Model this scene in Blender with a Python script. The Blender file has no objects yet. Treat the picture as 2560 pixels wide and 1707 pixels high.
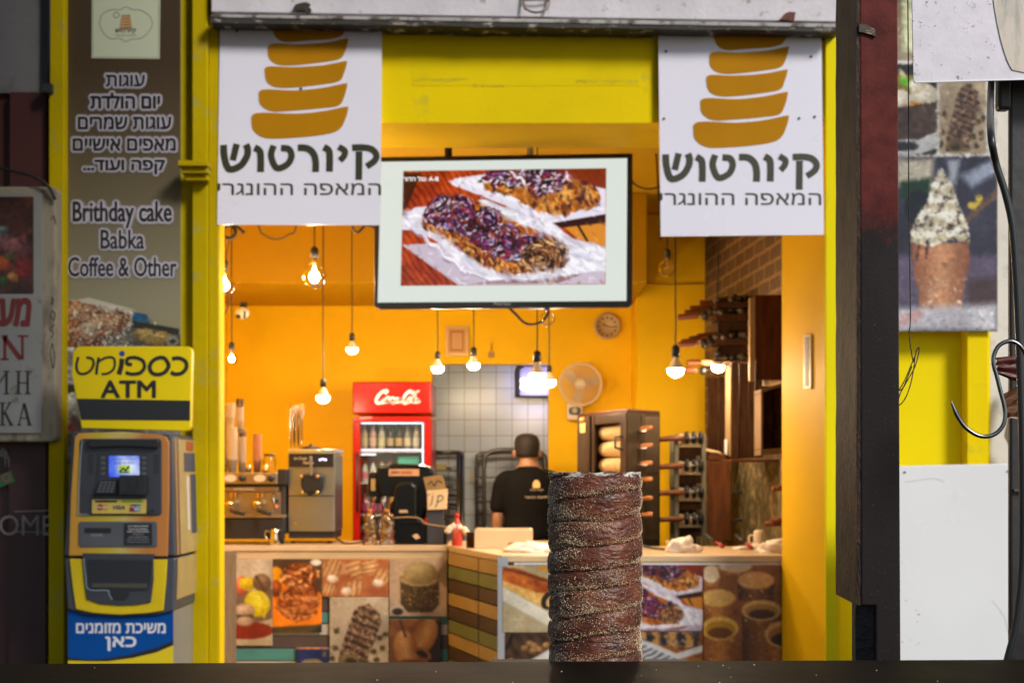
import bpy, bmesh, math, random
import numpy as np
from mathutils import Vector, Matrix, noise as mnoise

R = math.radians
random.seed(7)
SC = bpy.context.scene
C = SC.collection
F = 2560 * 50 / 36.0            # pixels of the 2560-wide photo per unit of x/depth
EYE = 1.4                       # camera height
HZ = 1180.0                     # picture row of the horizon

# ------------------------------------------------------------------ camera
cam = bpy.data.cameras.new('camera')
cam.lens = 50.0
cam.sensor_width = 36.0
cam.shift_y = (HZ - 853.5) / 2560.0
cam.clip_start = 0.05
cam.clip_end = 200.0
cam.dof.use_dof = True
cam.dof.focus_distance = 1.60
cam.dof.aperture_fstop = 14.0
cam_o = bpy.data.objects.new('camera', cam)
cam_o.location = (0, 0, EYE)
cam_o.rotation_euler = (R(90), 0, 0)
C.objects.link(cam_o)
SC.camera = cam_o

# ------------------------------------------------------------------ sky, sun, exposure
SUN_DIR = Vector((-0.55, 0.62, -0.56)).normalized()        # the way the light travels
SUN_EL = math.asin(-SUN_DIR.z)
SUN_AZ = math.atan2(-SUN_DIR.x, -SUN_DIR.y)
world = bpy.data.worlds.new('World')
SC.world = world
world.use_nodes = True
wn = world.node_tree
bg = wn.nodes['Background']
sky = wn.nodes.new('ShaderNodeTexSky')
sky.sky_type = 'NISHITA'
sky.sun_disc = False
sky.sun_elevation = SUN_EL
sky.sun_rotation = SUN_AZ
wn.links.new(sky.outputs[0], bg.inputs[0])
bg.inputs[1].default_value = 0.10
sun = bpy.data.lights.new('sun', 'SUN')
sun.energy = 3.1
sun.angle = R(15)
sun.color = (1.0, 0.95, 0.90)
sun_o = bpy.data.objects.new('sun', sun)
sun_o.rotation_euler = SUN_DIR.to_track_quat('-Z', 'Y').to_euler()
sun_o.location = (4, -4, 6)
C.objects.link(sun_o)
SC.view_settings.view_transform = 'Standard'
SC.view_settings.look = 'None'
SC.view_settings.gamma = 1.0
SC.view_settings.exposure = 0.0
BULB = 500.0                     # strength of the lamp bulbs
SC.render.engine = 'CYCLES'
SC.cycles.use_denoising = True
SC.cycles.max_bounces = 8
SC.cycles.diffuse_bounces = 4
SC.cycles.transparent_max_bounces = 64
SC.cycles.caustics_reflective = False
SC.cycles.caustics_refractive = False
SC.cycles.sample_clamp_indirect = 6.0

# ------------------------------------------------------------------ helpers
def lin(r, g, b, k=1.0):
    f = lambda v: ((v / 255.0) / 12.92 if v <= 10 else ((v / 255.0 + 0.055) / 1.055) ** 2.4)
    return (f(r) * k, f(g) * k, f(b) * k)

def P(x, y, d):
    """point seen at pixel (x, y) of the photo, d metres from the camera"""
    return Vector(((x - 1280) / F * d, d, EYE - (y - HZ) / F * d))

def px(x, d): return (x - 1280) / F * d
def pz(y, d): return EYE - (y - HZ) / F * d

MATS = {}
def mat(name, rgb, rough=0.55, metal=0.0, var=0.0, scale=6.0, bump=0.0, bscale=None, spec=0.5, second=None,
        thresh=None, stretch=None, emit=None, estr=0.0, alpha=None, coat=0.0, trans=0.0):
    """principled material; base colour wanders by noise (var), or shows patches of a second colour above a noise threshold"""
    if name in MATS: return MATS[name]
    m = bpy.data.materials.new(name); m.use_nodes = True
    t = m.node_tree; b = t.nodes['Principled BSDF']
    b.inputs['Roughness'].default_value = rough
    b.inputs['Metallic'].default_value = metal
    b.inputs['Specular IOR Level'].default_value = spec
    b.inputs['Coat Weight'].default_value = coat
    b.inputs['Transmission Weight'].default_value = trans
    b.inputs['Base Color'].default_value = (*rgb, 1)
    if alpha is not None: b.inputs['Alpha'].default_value = alpha
    if var or second or bump:
        co = t.nodes.new('ShaderNodeTexCoord'); mp = t.nodes.new('ShaderNodeMapping')
        t.links.new(co.outputs['Object'], mp.inputs[0])
        if stretch: mp.inputs['Scale'].default_value = stretch
        n = t.nodes.new('ShaderNodeTexNoise'); n.inputs['Scale'].default_value = scale
        n.inputs['Detail'].default_value = 7; n.inputs['Roughness'].default_value = 0.62
        t.links.new(mp.outputs[0], n.inputs['Vector'])
        if var or second:
            ra = t.nodes.new('ShaderNodeValToRGB'); e = ra.color_ramp.elements
            if second:
                lo, hi = thresh or (0.55, 0.65)
                e[0].position = lo; e[0].color = (*rgb, 1); e[1].position = hi; e[1].color = (*second, 1)
            else:
                e[0].position = 0.3; e[1].position = 0.7
                e[0].color = (*[c * (1 - var) for c in rgb], 1); e[1].color = (*[min(1, c * (1 + var)) for c in rgb], 1)
            t.links.new(n.outputs['Fac'], ra.inputs[0])
            src = ra.outputs[0]
            if second and var:
                n2 = t.nodes.new('ShaderNodeTexNoise'); n2.inputs['Scale'].default_value = scale * 0.35; n2.inputs['Detail'].default_value = 4
                t.links.new(mp.outputs[0], n2.inputs['Vector'])
                mr = t.nodes.new('ShaderNodeMapRange'); mr.inputs[1].default_value = .3; mr.inputs[2].default_value = .7
                mr.inputs[3].default_value = 1 - var; mr.inputs[4].default_value = 1 + var
                t.links.new(n2.outputs['Fac'], mr.inputs[0])
                mx = t.nodes.new('ShaderNodeVectorMath'); mx.operation = 'SCALE'
                t.links.new(src, mx.inputs[0]); t.links.new(mr.outputs[0], mx.inputs['Scale'])
                src = mx.outputs[0]
            t.links.new(src, b.inputs['Base Color'])
            rr = t.nodes.new('ShaderNodeMapRange'); rr.inputs[3].default_value = max(.02, rough - .1); rr.inputs[4].default_value = min(1, rough + .12)
            t.links.new(n.outputs['Fac'], rr.inputs[0]); t.links.new(rr.outputs[0], b.inputs['Roughness'])
        if bump:
            nb = t.nodes.new('ShaderNodeTexNoise'); nb.inputs['Scale'].default_value = bscale or scale * 3; nb.inputs['Detail'].default_value = 6
            t.links.new(mp.outputs[0], nb.inputs['Vector'])
            bp = t.nodes.new('ShaderNodeBump'); bp.inputs['Strength'].default_value = bump; bp.inputs['Distance'].default_value = 0.01
            t.links.new(nb.outputs['Fac'], bp.inputs['Height']); t.links.new(bp.outputs[0], b.inputs['Normal'])
    if emit:
        b.inputs['Emission Color'].default_value = (*emit, 1); b.inputs['Emission Strength'].default_value = estr
    MATS[name] = m
    return m

def thin_glass(name, tint, gloss=0.12):
    if name in MATS: return MATS[name]
    m = bpy.data.materials.new(name); m.use_nodes = True; t = m.node_tree
    t.nodes.remove(t.nodes['Principled BSDF'])
    out = t.nodes['Material Output']
    tr = t.nodes.new('ShaderNodeBsdfTransparent'); tr.inputs[0].default_value = (*tint, 1)
    gl = t.nodes.new('ShaderNodeBsdfGlossy'); gl.inputs['Roughness'].default_value = 0.04
    lw = t.nodes.new('ShaderNodeLayerWeight'); lw.inputs[0].default_value = 0.25
    mr = t.nodes.new('ShaderNodeMapRange'); mr.inputs[3].default_value = gloss * .4; mr.inputs[4].default_value = min(1, gloss * 5)
    t.links.new(lw.outputs['Fresnel'], mr.inputs[0])
    mx = t.nodes.new('ShaderNodeMixShader')
    t.links.new(mr.outputs[0], mx.inputs[0]); t.links.new(tr.outputs[0], mx.inputs[1]); t.links.new(gl.outputs[0], mx.inputs[2])
    t.links.new(mx.outputs[0], out.inputs[0])
    MATS[name] = m
    return m

def emat(name, rgb, strength):
    if name in MATS: return MATS[name]
    m = bpy.data.materials.new(name); m.use_nodes = True; b = m.node_tree.nodes['Principled BSDF']
    b.inputs['Base Color'].default_value = (0.02, 0.02, 0.02, 1)
    b.inputs['Emission Color'].default_value = (*rgb, 1); b.inputs['Emission Strength'].default_value = strength
    MATS[name] = m
    return m

class MB:
    """collects shapes for ONE mesh object"""
    def __init__(s): s.v = []; s.f = []; s.sm = []
    def add(s, vs, fs, smooth=False):
        o = len(s.v); s.v += [tuple(v) for v in vs]
        for f in fs: s.f.append([i + o for i in f]); s.sm.append(smooth)
        return s
    def box(s, x0, x1, y0, y1, z0, z1):
        v = [(x0,y0,z0),(x1,y0,z0),(x1,y1,z0),(x0,y1,z0),(x0,y0,z1),(x1,y0,z1),(x1,y1,z1),(x0,y1,z1)]
        return s.add(v, [(0,3,2,1),(4,5,6,7),(0,1,5,4),(1,2,6,5),(2,3,7,6),(3,0,4,7)])
    def pbox(s, x0, y0, x1, y1, d, t):
        """box whose front covers a pixel rectangle at depth d"""
        return s.box(px(x0, d), px(x1, d), d, d + t, pz(y1, d), pz(y0, d))
    def prism(s, pts, d, t):
        """polygon in pixels at depth d, t thick behind it"""
        w = [P(x, y, d) for x, y in pts]
        a = sum(w[i].x * w[(i+1) % len(w)].z - w[(i+1) % len(w)].x * w[i].z for i in range(len(w)))
        if a < 0: w = w[::-1]
        n = len(w)
        v = w + [p + Vector((0, t, 0)) for p in w]
        return s.add(v, [tuple(range(n)), tuple(range(2*n-1, n-1, -1))] + [(i, i+n, (i+1) % n + n, (i+1) % n) for i in range(n)])
    def plan(s, pts, z0, z1):
        """polygon in plan (x, y), from z0 to z1"""
        a = sum(pts[i][0]*pts[(i+1) % len(pts)][1] - pts[(i+1) % len(pts)][0]*pts[i][1] for i in range(len(pts)))
        if a < 0: pts = pts[::-1]
        n = len(pts)
        v = [(x, y, z0) for x, y in pts] + [(x, y, z1) for x, y in pts]
        return s.add(v, [tuple(range(n-1, -1, -1)), tuple(range(n, 2*n))] + [(i, (i+1) % n, (i+1) % n + n, i+n) for i in range(n)])
    def tube(s, pts, r, seg=8, closed=False, taper=None):
        pts = [Vector(p) for p in pts]; n = len(pts); vs = []; fs = []
        up = Vector((0.13, 0.31, 0.94))
        prev = None
        for i, p in enumerate(pts):
            if closed: tn = pts[(i+1) % n] - pts[i-1]
            else: tn = pts[min(i+1, n-1)] - pts[max(i-1, 0)]
            if tn.length < 1e-9: tn = Vector((0, 0, 1))
            tn.normalize()
            if prev is None:
                a = tn.cross(up)
                if a.length < .05: a = tn.cross(Vector((1, 0, 0)))
            else:
                a = prev - tn * prev.dot(tn)
            a.normalize(); prev = a
            b = tn.cross(a)
            rr = r if taper is None else r * taper[i]
            for k in range(seg):
                an = 2*math.pi*k/seg
                vs.append(p + a*math.cos(an)*rr + b*math.sin(an)*rr)
        for i in range(n if closed else n-1):
            for k in range(seg):
                j = (i+1) % n
                fs.append((i*seg+k, i*seg+(k+1) % seg, j*seg+(k+1) % seg, j*seg+k))
        if not closed: fs += [tuple(range(seg-1, -1, -1)), tuple(range((n-1)*seg, n*seg))]
        return s.add(vs, fs, True)
    def lathe(s, prof, c, seg=24, axis='Z', cap=True, sx=1, sy=1):
        """prof: list of (r, h) along the axis through c"""
        vs = []; fs = []; n = len(prof)
        for r, h in prof:
            for k in range(seg):
                a = 2*math.pi*k/seg; u, w = r*math.cos(a)*sx, r*math.sin(a)*sy
                if axis == 'Z': p = (c[0]+u, c[1]+w, c[2]+h)
                elif axis == 'Y': p = (c[0]+u, c[1]+h, c[2]+w)
                else: p = (c[0]+h, c[1]+u, c[2]+w)
                vs.append(p)
        for i in range(n-1):
            for k in range(seg):
                q = (i*seg+k, i*seg+(k+1) % seg, (i+1)*seg+(k+1) % seg, (i+1)*seg+k)
                fs.append(q if axis != 'Y' else q[::-1])
        if cap:
            fs.append(tuple(range(seg-1, -1, -1)) if axis != 'Y' else tuple(range(seg)))
            e = tuple(range((n-1)*seg, n*seg)); fs.append(e if axis != 'Y' else e[::-1])
        return s.add(vs, fs, True)
    def ribbon(s, pts, w, d, t=0.001, smooth=True, taper=None):
        """flat stroke through pixel points at depth d, w pixels wide (lettering)"""
        p = spline(pts, 6) if smooth and len(pts) > 2 else [Vector((a, b)) for a, b in pts]
        n = len(p); L = []; Rr = []
        for i in range(n):
            tn = p[min(i+1, n-1)] - p[max(i-1, 0)]; tn.normalize()
            nn = Vector((-tn.y, tn.x)) * (w/2 * (1 if taper is None else taper[0] + (taper[1]-taper[0])*i/(n-1)))
            L.append(p[i] + nn); Rr.append(p[i] - nn)
        vs = []
        for a, b in zip(L, Rr):
            qa, qb = P(a.x, a.y, d), P(b.x, b.y, d)
            vs += [qa, qb, qa + Vector((0, t, 0)), qb + Vector((0, t, 0))]
        fs = []
        for i in range(n-1):
            a = 4*i; b = a+4
            fs += [(a, b, b+1, a+1), (a+2, a+3, b+3, b+2), (a, a+2, b+2, b), (a+1, b+1, b+3, a+3)]
        fs += [(0, 1, 3, 2), (4*n-4, 4*n-2, 4*n-1, 4*n-3)]
        return s.add(vs, fs)
    def blob(s, c, rx, ry, rz, amp=0.25, freq=3.0, seed=0, sub=3, flat=False):
        bm = bmesh.new(); bmesh.ops.create_icosphere(bm, subdivisions=sub, radius=1)
        vs = []
        for v in bm.verts:
            k = 1 + amp * mnoise.noise(Vector(v.co) * freq + Vector((seed*3.1, seed, 0))) + amp*.5*mnoise.noise(Vector(v.co)*freq*2.7 + Vector((seed, 0, 5)))
            z = v.co.z * k
            if flat and z < 0: z *= 0.1
            vs.append((c[0]+v.co.x*k*rx, c[1]+v.co.y*k*ry, c[2]+z*rz))
        fs = [[v.index for v in f.verts] for f in bm.faces]; bm.free()
        return s.add(vs, fs, True)
    def rings(s, rs, seg=16, cap=True):
        """loft through ellipses (centre, rx, ry) stacked along z"""
        vs = []; fs = []
        for c, rx, ry in rs:
            for k in range(seg):
                a = 2*math.pi*k/seg; vs.append((c[0]+rx*math.cos(a), c[1]+ry*math.sin(a), c[2]))
        for i in range(len(rs)-1):
            for k in range(seg): fs.append((i*seg+k, i*seg+(k+1) % seg, (i+1)*seg+(k+1) % seg, (i+1)*seg+k))
        if cap: fs += [tuple(range(seg-1, -1, -1)), tuple(range((len(rs)-1)*seg, len(rs)*seg))]
        return s.add(vs, fs, True)

def spline(pts, k=6, closed=False):
    q = [Vector(p) for p in pts]; n = len(q); out = []
    for i in range(n if closed else n-1):
        if closed: a, b, c, e = q[i-1], q[i], q[(i+1) % n], q[(i+2) % n]
        else: a, b, c, e = q[max(i-1, 0)], q[i], q[i+1], q[min(i+2, n-1)]
        for j in range(k):
            t = j/k
            out.append(0.5*((2*b) + (c-a)*t + (2*a-5*b+4*c-e)*t*t + (3*b-a-3*c+e)*t**3))
    if not closed: out.append(q[-1])
    return out

def rr(x0, y0, x1, y1, r, n=5):
    out = []
    for cx, cy, a0 in ((x1-r, y0+r, -90), (x1-r, y1-r, 0), (x0+r, y1-r, 90), (x0+r, y0+r, 180)):
        for i in range(n+1):
            a = R(a0 + 90*i/n); out.append((cx + r*math.cos(a), cy + r*math.sin(a)))
    return out

def circ(cx, cy, r, n=28, ry=None): return [(cx + r*math.cos(2*math.pi*i/n), cy + (ry or r)*math.sin(2*math.pi*i/n)) for i in range(n)]

def put(o, parent):
    o.parent = parent
    o.matrix_parent_inverse = Matrix.Translation(ORG.get(parent.name, Vector((0, 0, 0)))).inverted()

ORG = {}                         # world origin of each empty
def obj(name, mb, m, parent=None, bevel=0.0, mods=None):
    me = bpy.data.meshes.new(name)
    me.from_pydata(mb.v, [], mb.f)
    me.polygons.foreach_set('use_smooth', mb.sm)
    me.materials.append(m)
    me.update()
    o = bpy.data.objects.new(name, me); C.objects.link(o)
    if parent is not None: put(o, parent)
    if bevel:
        bv = o.modifiers.new('bevel', 'BEVEL'); bv.width = bevel; bv.segments = 2; bv.limit_method = 'ANGLE'; bv.angle_limit = R(40)
    return o

def tag(o, label, cat, group=None):
    o['label'] = label; o['category'] = cat
    if group: o['group'] = group
    return o

def thing(name, label, cat, loc=(0, 0, 0), group=None):
    o = bpy.data.objects.new(name, None); C.objects.link(o)
    o.location = loc; o.empty_display_size = 0.05
    ORG[o.name] = Vector(loc)
    return tag(o, label, cat, group)

def struct(name, mb, m):
    o = obj(name, mb, m); o['kind'] = 'structure'; return o

def dup(root, delta, label=None, group=None):
    """copy of a thing with its parts and sub-parts, moved by delta"""
    r = root.copy(); C.objects.link(r); r.location = Vector(root.location) + Vector(delta)
    if label: r['label'] = label
    if group: r['group'] = group
    for ch in list(root.children):
        c = ch.copy(); C.objects.link(c); c.parent = r; c.matrix_parent_inverse = ch.matrix_parent_inverse.copy()
        for g in list(ch.children):
            e = g.copy(); C.objects.link(e); e.parent = c; e.matrix_parent_inverse = g.matrix_parent_inverse.copy()
    return r

from mathutils.geometry import tessellate_polygon
def glyphs(s, shear):
    """outlines of a string: list of (vertices, triangles), one per closed contour with its holes"""
    cu = bpy.data.curves.new('tmp', 'FONT')
    cu.body = s; cu.resolution_u = 3; cu.shear = shear; cu.fill_mode = 'NONE'
    tmp = bpy.data.objects.new('tmp', cu); C.objects.link(tmp)
    me = bpy.data.meshes.new_from_object(tmp.evaluated_get(bpy.context.evaluated_depsgraph_get()))
    bpy.data.objects.remove(tmp); bpy.data.curves.remove(cu)
    co = [(v.co.x, v.co.y) for v in me.vertices]; nxt = {}
    for ed in me.edges: nxt.setdefault(ed.vertices[0], []).append(ed.vertices[1]); nxt.setdefault(ed.vertices[1], []).append(ed.vertices[0])
    bpy.data.meshes.remove(me)
    seen = set(); loops = []
    for v in range(len(co)):
        if v in seen or v not in nxt: continue
        lp = [v]; seen.add(v); cur = v
        while True:
            n_ = [q for q in nxt[cur] if q not in seen]
            if not n_: break
            cur = min(n_) if len(lp) == 1 else n_[0]; seen.add(cur); lp.append(cur)
        if len(lp) > 2: loops.append([co[q] for q in lp])
    area = lambda l: .5*sum(l[i][0]*l[(i+1) % len(l)][1]-l[(i+1) % len(l)][0]*l[i][1] for i in range(len(l)))
    def inside(p, l):
        r = False
        for i in range(len(l)):
            (ax, ay), (bx, by) = l[i], l[(i+1) % len(l)]
            if (ay > p[1]) != (by > p[1]) and p[0] < (bx-ax)*(p[1]-ay)/(by-ay)+ax: r = not r
        return r
    ars = [area(l) for l in loops]; out = []
    home = {}
    for i, l in enumerate(loops):                 # a hole lies wholly inside a contour that runs the other way
        box = [j for j in range(len(loops)) if j != i and ars[j]*ars[i] < 0 and abs(ars[j]) > abs(ars[i]) and all(inside(p, loops[j]) for p in l[::3])]
        if box: home[i] = min(box, key=lambda j: abs(ars[j]))
    for i, l in enumerate(loops):
        if i in home: continue
        hs = [loops[k] for k in home if home[k] == i]
        vv = [p for q in [l]+hs for p in q]
        out.append((vv, [tuple(t_) for t_ in tessellate_polygon([[Vector((x, y, 0)) for x, y in q] for q in [l]+hs])]))
    return out

def text(name, s, rect, d, m, parent, bold=0.0, t=0.0012, shear=0.0, heb=False):
    """lettering stretched into a pixel rectangle at depth d; bold: strokes widened by that share of the height"""
    gl = glyphs(s[::-1] if heb else s, shear)
    pts = np.array([p for vv, _ in gl for p in vv]); lo, hi = pts.min(0), pts.max(0)
    bw = max(0.0, bold)*(rect[3]-rect[1])
    rings_ = [(0, 0)] + ([(bw*math.cos(2*math.pi*i/10), bw*math.sin(2*math.pi*i/10)) for i in range(10)] if bw > .01 else [])
    vs = []; fs = []; lay = 0
    for gi, (vv, tri) in enumerate(gl):
        u = (np.array(vv)-lo)/(hi-lo)
        x = rect[0]+bw+u[:, 0]*(rect[2]-rect[0]-2*bw); y = rect[3]-bw-u[:, 1]*(rect[3]-rect[1]-2*bw)
        for ci, (ox, oy) in enumerate(rings_):
            o = len(vs); dy = .00003*(ci+(gi % 3)*len(rings_)/3)
            for a, b in zip(x, y): vs.append(((a+ox-1280)/F*d, d+dy, EYE-(b+oy-HZ)/F*d))
            for a, b, c in tri:
                p, q, r = vs[o+a], vs[o+b], vs[o+c]
                k = (q[0]-p[0])*(r[2]-p[2])-(q[2]-p[2])*(r[0]-p[0])
                fs.append((o+a, o+b, o+c) if k > 0 else (o+a, o+c, o+b))
    me = bpy.data.meshes.new(name); me.from_pydata(vs, [], fs); me.materials.append(m); me.update()
    o = bpy.data.objects.new(name, me); C.objects.link(o)
    so = o.modifiers.new('thickness', 'SOLIDIFY'); so.thickness = min(t, .0008); so.offset = -1
    if parent is not None: put(o, parent)
    return o

# ------------------------------------------------------------------ printed pictures (colours of a printed sheet, one per mesh vertex)
class Pic:
    def __init__(s, x0, y0, x1, y1, res=1.9, bg=(120, 100, 80), seed=1):
        s.b = (x0, y0, x1, y1); s.nx = max(6, int((x1-x0)/res)); s.ny = max(6, int((y1-y0)/res))
        s.X, s.Y = np.meshgrid(np.linspace(x0, x1, s.nx), np.linspace(y0, y1, s.ny))
        s.c = np.empty((s.ny, s.nx, 3)); s.c[:] = bg
        s.rng = np.random.default_rng(seed); s.soft = res*1.2
    def noise(s, scale, oct=3):
        out = np.zeros_like(s.X); amp = 1.0; tot = 0
        for o in range(oct):
            sc = scale/2**o
            w = int((s.b[2]-s.b[0])/sc)+3; h = int((s.b[3]-s.b[1])/sc)+3
            g = s.rng.random((h, w))
            fx = (s.X-s.b[0])/sc; fy = (s.Y-s.b[1])/sc
            ix = fx.astype(int); iy = fy.astype(int); fx = fx-ix; fy = fy-iy
            fx = fx*fx*(3-2*fx); fy = fy*fy*(3-2*fy)
            out += amp*((g[iy, ix]*(1-fx)+g[iy, ix+1]*fx)*(1-fy)+(g[iy+1, ix]*(1-fx)+g[iy+1, ix+1]*fx)*fy)
            tot += amp; amp *= .55
        return out/tot
    def fill(s, m, col, a=1.0):
        m = (m*a)[..., None]; s.c = s.c*(1-m) + np.asarray(col, float)*m
    def mix(s, m, ca, cb, t, a=1.0):
        t = np.clip(t, 0, 1)[..., None]; col = np.asarray(ca, float)*(1-t)+np.asarray(cb, float)*t
        m = (m*a)[..., None]; s.c = s.c*(1-m)+col*m
    def poly(s, pts, soft=None):
        soft = soft or s.soft; n = len(pts); ins = np.zeros(s.X.shape, bool); dd = np.full(s.X.shape, 1e9)
        for i in range(n):
            (ax, ay), (bx, by) = pts[i], pts[(i+1) % n]
            c = (ay > s.Y) != (by > s.Y)
            with np.errstate(divide='ignore', invalid='ignore'):
                xi = (bx-ax)*(s.Y-ay)/((by-ay) if by != ay else 1e-9)+ax
            ins ^= c & (s.X < xi)
            dx, dy = bx-ax, by-ay; L = dx*dx+dy*dy or 1e-9
            t = np.clip(((s.X-ax)*dx+(s.Y-ay)*dy)/L, 0, 1)
            dd = np.minimum(dd, np.hypot(s.X-ax-t*dx, s.Y-ay-t*dy))
        sd = np.where(ins, -dd, dd)
        return np.clip(.5-sd/soft, 0, 1)
    def er(s, cx, cy, rx, ry, rot=0):
        a = R(rot); u = (s.X-cx)*math.cos(a)+(s.Y-cy)*math.sin(a); v = -(s.X-cx)*math.sin(a)+(s.Y-cy)*math.cos(a)
        return u/rx, v/ry
    def ell(s, cx, cy, rx, ry, rot=0, soft=None):
        u, v = s.er(cx, cy, rx, ry, rot); return np.clip(.5-(np.hypot(u, v)-1)*min(rx, ry)/(soft or s.soft), 0, 1)
    def line(s, pts, w):
        dd = np.full(s.X.shape, 1e9)
        for (ax, ay), (bx, by) in zip(pts, pts[1:]):
            dx, dy = bx-ax, by-ay; L = dx*dx+dy*dy or 1e-9
            t = np.clip(((s.X-ax)*dx+(s.Y-ay)*dy)/L, 0, 1)
            dd = np.minimum(dd, np.hypot(s.X-ax-t*dx, s.Y-ay-t*dy))
        return np.clip(.5-(dd-w/2)/s.soft, 0, 1)
    def ball(s, cx, cy, rx, ry, dark, light, rot=0, hl=(-.3, -.45), amp=.25, ns=10):
        m = s.ell(cx, cy, rx, ry, rot); u, v = s.er(cx, cy, rx, ry, rot)
        t = 1-np.hypot(u-hl[0], v-hl[1])*.72 + (s.noise(ns)-.5)*2*amp
        s.mix(m, dark, light, t); return m
    def specks(s, m, n, col, r=1.6):
        ys, xs = np.where(m > .5)
        if not len(ys): return
        for k in s.rng.integers(0, len(ys), n):
            cx, cy = s.X[ys[k], xs[k]], s.Y[ys[k], xs[k]]
            rad = r*(.6+.8*s.rng.random())
            d = (np.abs(s.X-cx) < rad*2) & (np.abs(s.Y-cy) < rad*2)
            s.c[d & (np.hypot(s.X-cx, s.Y-cy) < rad)] = np.asarray(col)*(0.75+.4*s.rng.random())
    def dabs(s, m, n, L, W, ang, cols, jit=.35, a=.9, own=0.0):
        """many short soft brush dabs inside a mask; own > 0: dabs take the colour already there, made lighter or darker"""
        ys, xs = np.where(m > .5)
        if not len(ys): return
        hx = (s.b[2]-s.b[0])/(s.nx-1); hy = (s.b[3]-s.b[1])/(s.ny-1)
        for k in s.rng.integers(0, len(ys), n):
            iy, ix = ys[k], xs[k]; cx, cy = s.X[iy, ix], s.Y[iy, ix]
            th_ = (ang(cx, cy) if callable(ang) else ang) + s.rng.normal(0, jit)
            l = L*(.5+s.rng.random()); w = W*(.6+.8*s.rng.random()); r = int(max(l, w)*1.2/min(hx, hy))+2
            sl = (slice(max(0, iy-r), iy+r+1), slice(max(0, ix-r), ix+r+1))
            dx = s.X[sl]-cx; dy = s.Y[sl]-cy; c_, s__ = math.cos(th_), math.sin(th_)
            u = (dx*c_+dy*s__)/l; v = (-dx*s__+dy*c_)/w
            k_ = (np.clip(1.25-np.sqrt(u*u+v*v), 0, .5)*2*a)[..., None]
            col = s.c[iy, ix]*(1+own*(s.rng.random()*2-1)) if own else np.asarray(cols[s.rng.integers(len(cols))], float)*(.8+.4*s.rng.random())
            s.c[sl] = s.c[sl]*(1-k_)+col*k_
    def texture(s, amount=.20, size=4.0, n=None):
        one = np.ones_like(s.X); n = n or int(s.nx*s.ny/9)
        s.dabs(one, n, size, size*.55, lambda x, y: x*.03+y*.05, None, .8, .75, own=amount)
        s.c *= (1+(s.noise((s.b[2]-s.b[0])*.5)-.5)*.35)[..., None]
        p = np.pad(s.c, ((1, 1), (1, 1), (0, 0)), 'edge')
        s.c = (p[:-2, 1:-1]+p[2:, 1:-1]+p[1:-1, :-2]+p[1:-1, 2:]+2*p[1:-1, 1:-1])/6
    def wood(s, ca, cb, ang=0, w=10):
        a = R(ang); v = -s.X*math.sin(a)+s.Y*math.cos(a)+s.noise(60)*16
        s.mix(np.ones_like(s.X), ca, cb, .5+.5*np.sin(v*2*math.pi/w)*.5+(s.noise(25)-.5)*1.3)

def pic_mat(name, rough=.35, emit=0.0, k=1.0):
    if name in MATS: return MATS[name]
    m = bpy.data.materials.new(name); m.use_nodes = True; t = m.node_tree; b = t.nodes['Principled BSDF']
    at = t.nodes.new('ShaderNodeAttribute'); at.attribute_name = 'Col'
    b.inputs['Roughness'].default_value = rough
    if emit:
        b.inputs['Base Color'].default_value = (.01, .01, .01, 1)
        t.links.new(at.outputs['Color'], b.inputs['Emission Color']); b.inputs['Emission Strength'].default_value = emit
    else:
        t.links.new(at.outputs['Color'], b.inputs['Base Color'])
    MATS[name] = m
    return m

def picture(name, pic, corners, m, parent=None, k=1.0, thick=0.003):
    """grid mesh carrying the printed picture; corners: tl, tr, br, bl in the world"""
    tl, tr, br, bl = [np.array(c, float) for c in corners]
    u = np.linspace(0, 1, pic.nx)[None, :, None]; v = np.linspace(0, 1, pic.ny)[:, None, None]
    w = (tl*(1-u)+tr*u)*(1-v)+(bl*(1-u)+br*u)*v
    nx, ny = pic.nx, pic.ny
    i = np.arange((ny-1)*nx).reshape(ny-1, nx)[:, :-1].ravel()
    q = np.stack([i, i+nx, i+nx+1, i+1], 1)
    me = bpy.data.meshes.new(name)
    me.vertices.add(nx*ny); me.vertices.foreach_set('co', w.reshape(-1).astype('f'))
    me.loops.add(q.size); me.loops.foreach_set('vertex_index', q.ravel().astype('i'))
    me.polygons.add(len(q)); me.polygons.foreach_set('loop_start', (np.arange(len(q))*4).astype('i'))
    me.update(calc_edges=True)
    c = np.clip(pic.c, 0, 255)/255.0
    c = np.where(c <= .04045, c/12.92, ((c+.055)/1.055)**2.4)*k
    at = me.color_attributes.new('Col', 'FLOAT_COLOR', 'POINT')
    at.data.foreach_set('color', np.concatenate([np.clip(c, 0, 1).reshape(-1, 3), np.ones((nx*ny, 1))], 1).ravel().astype('f'))
    me.materials.append(m)
    o = bpy.data.objects.new(name, me); C.objects.link(o)
    so = o.modifiers.new('sheet', 'SOLIDIFY'); so.thickness = thick; so.offset = -1
    if parent is not None: put(o, parent)
    return o

def front(x0, y0, x1, y1, d): return [P(x0, y0, d), P(x1, y0, d), P(x1, y1, d), P(x0, y1, d)]

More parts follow.
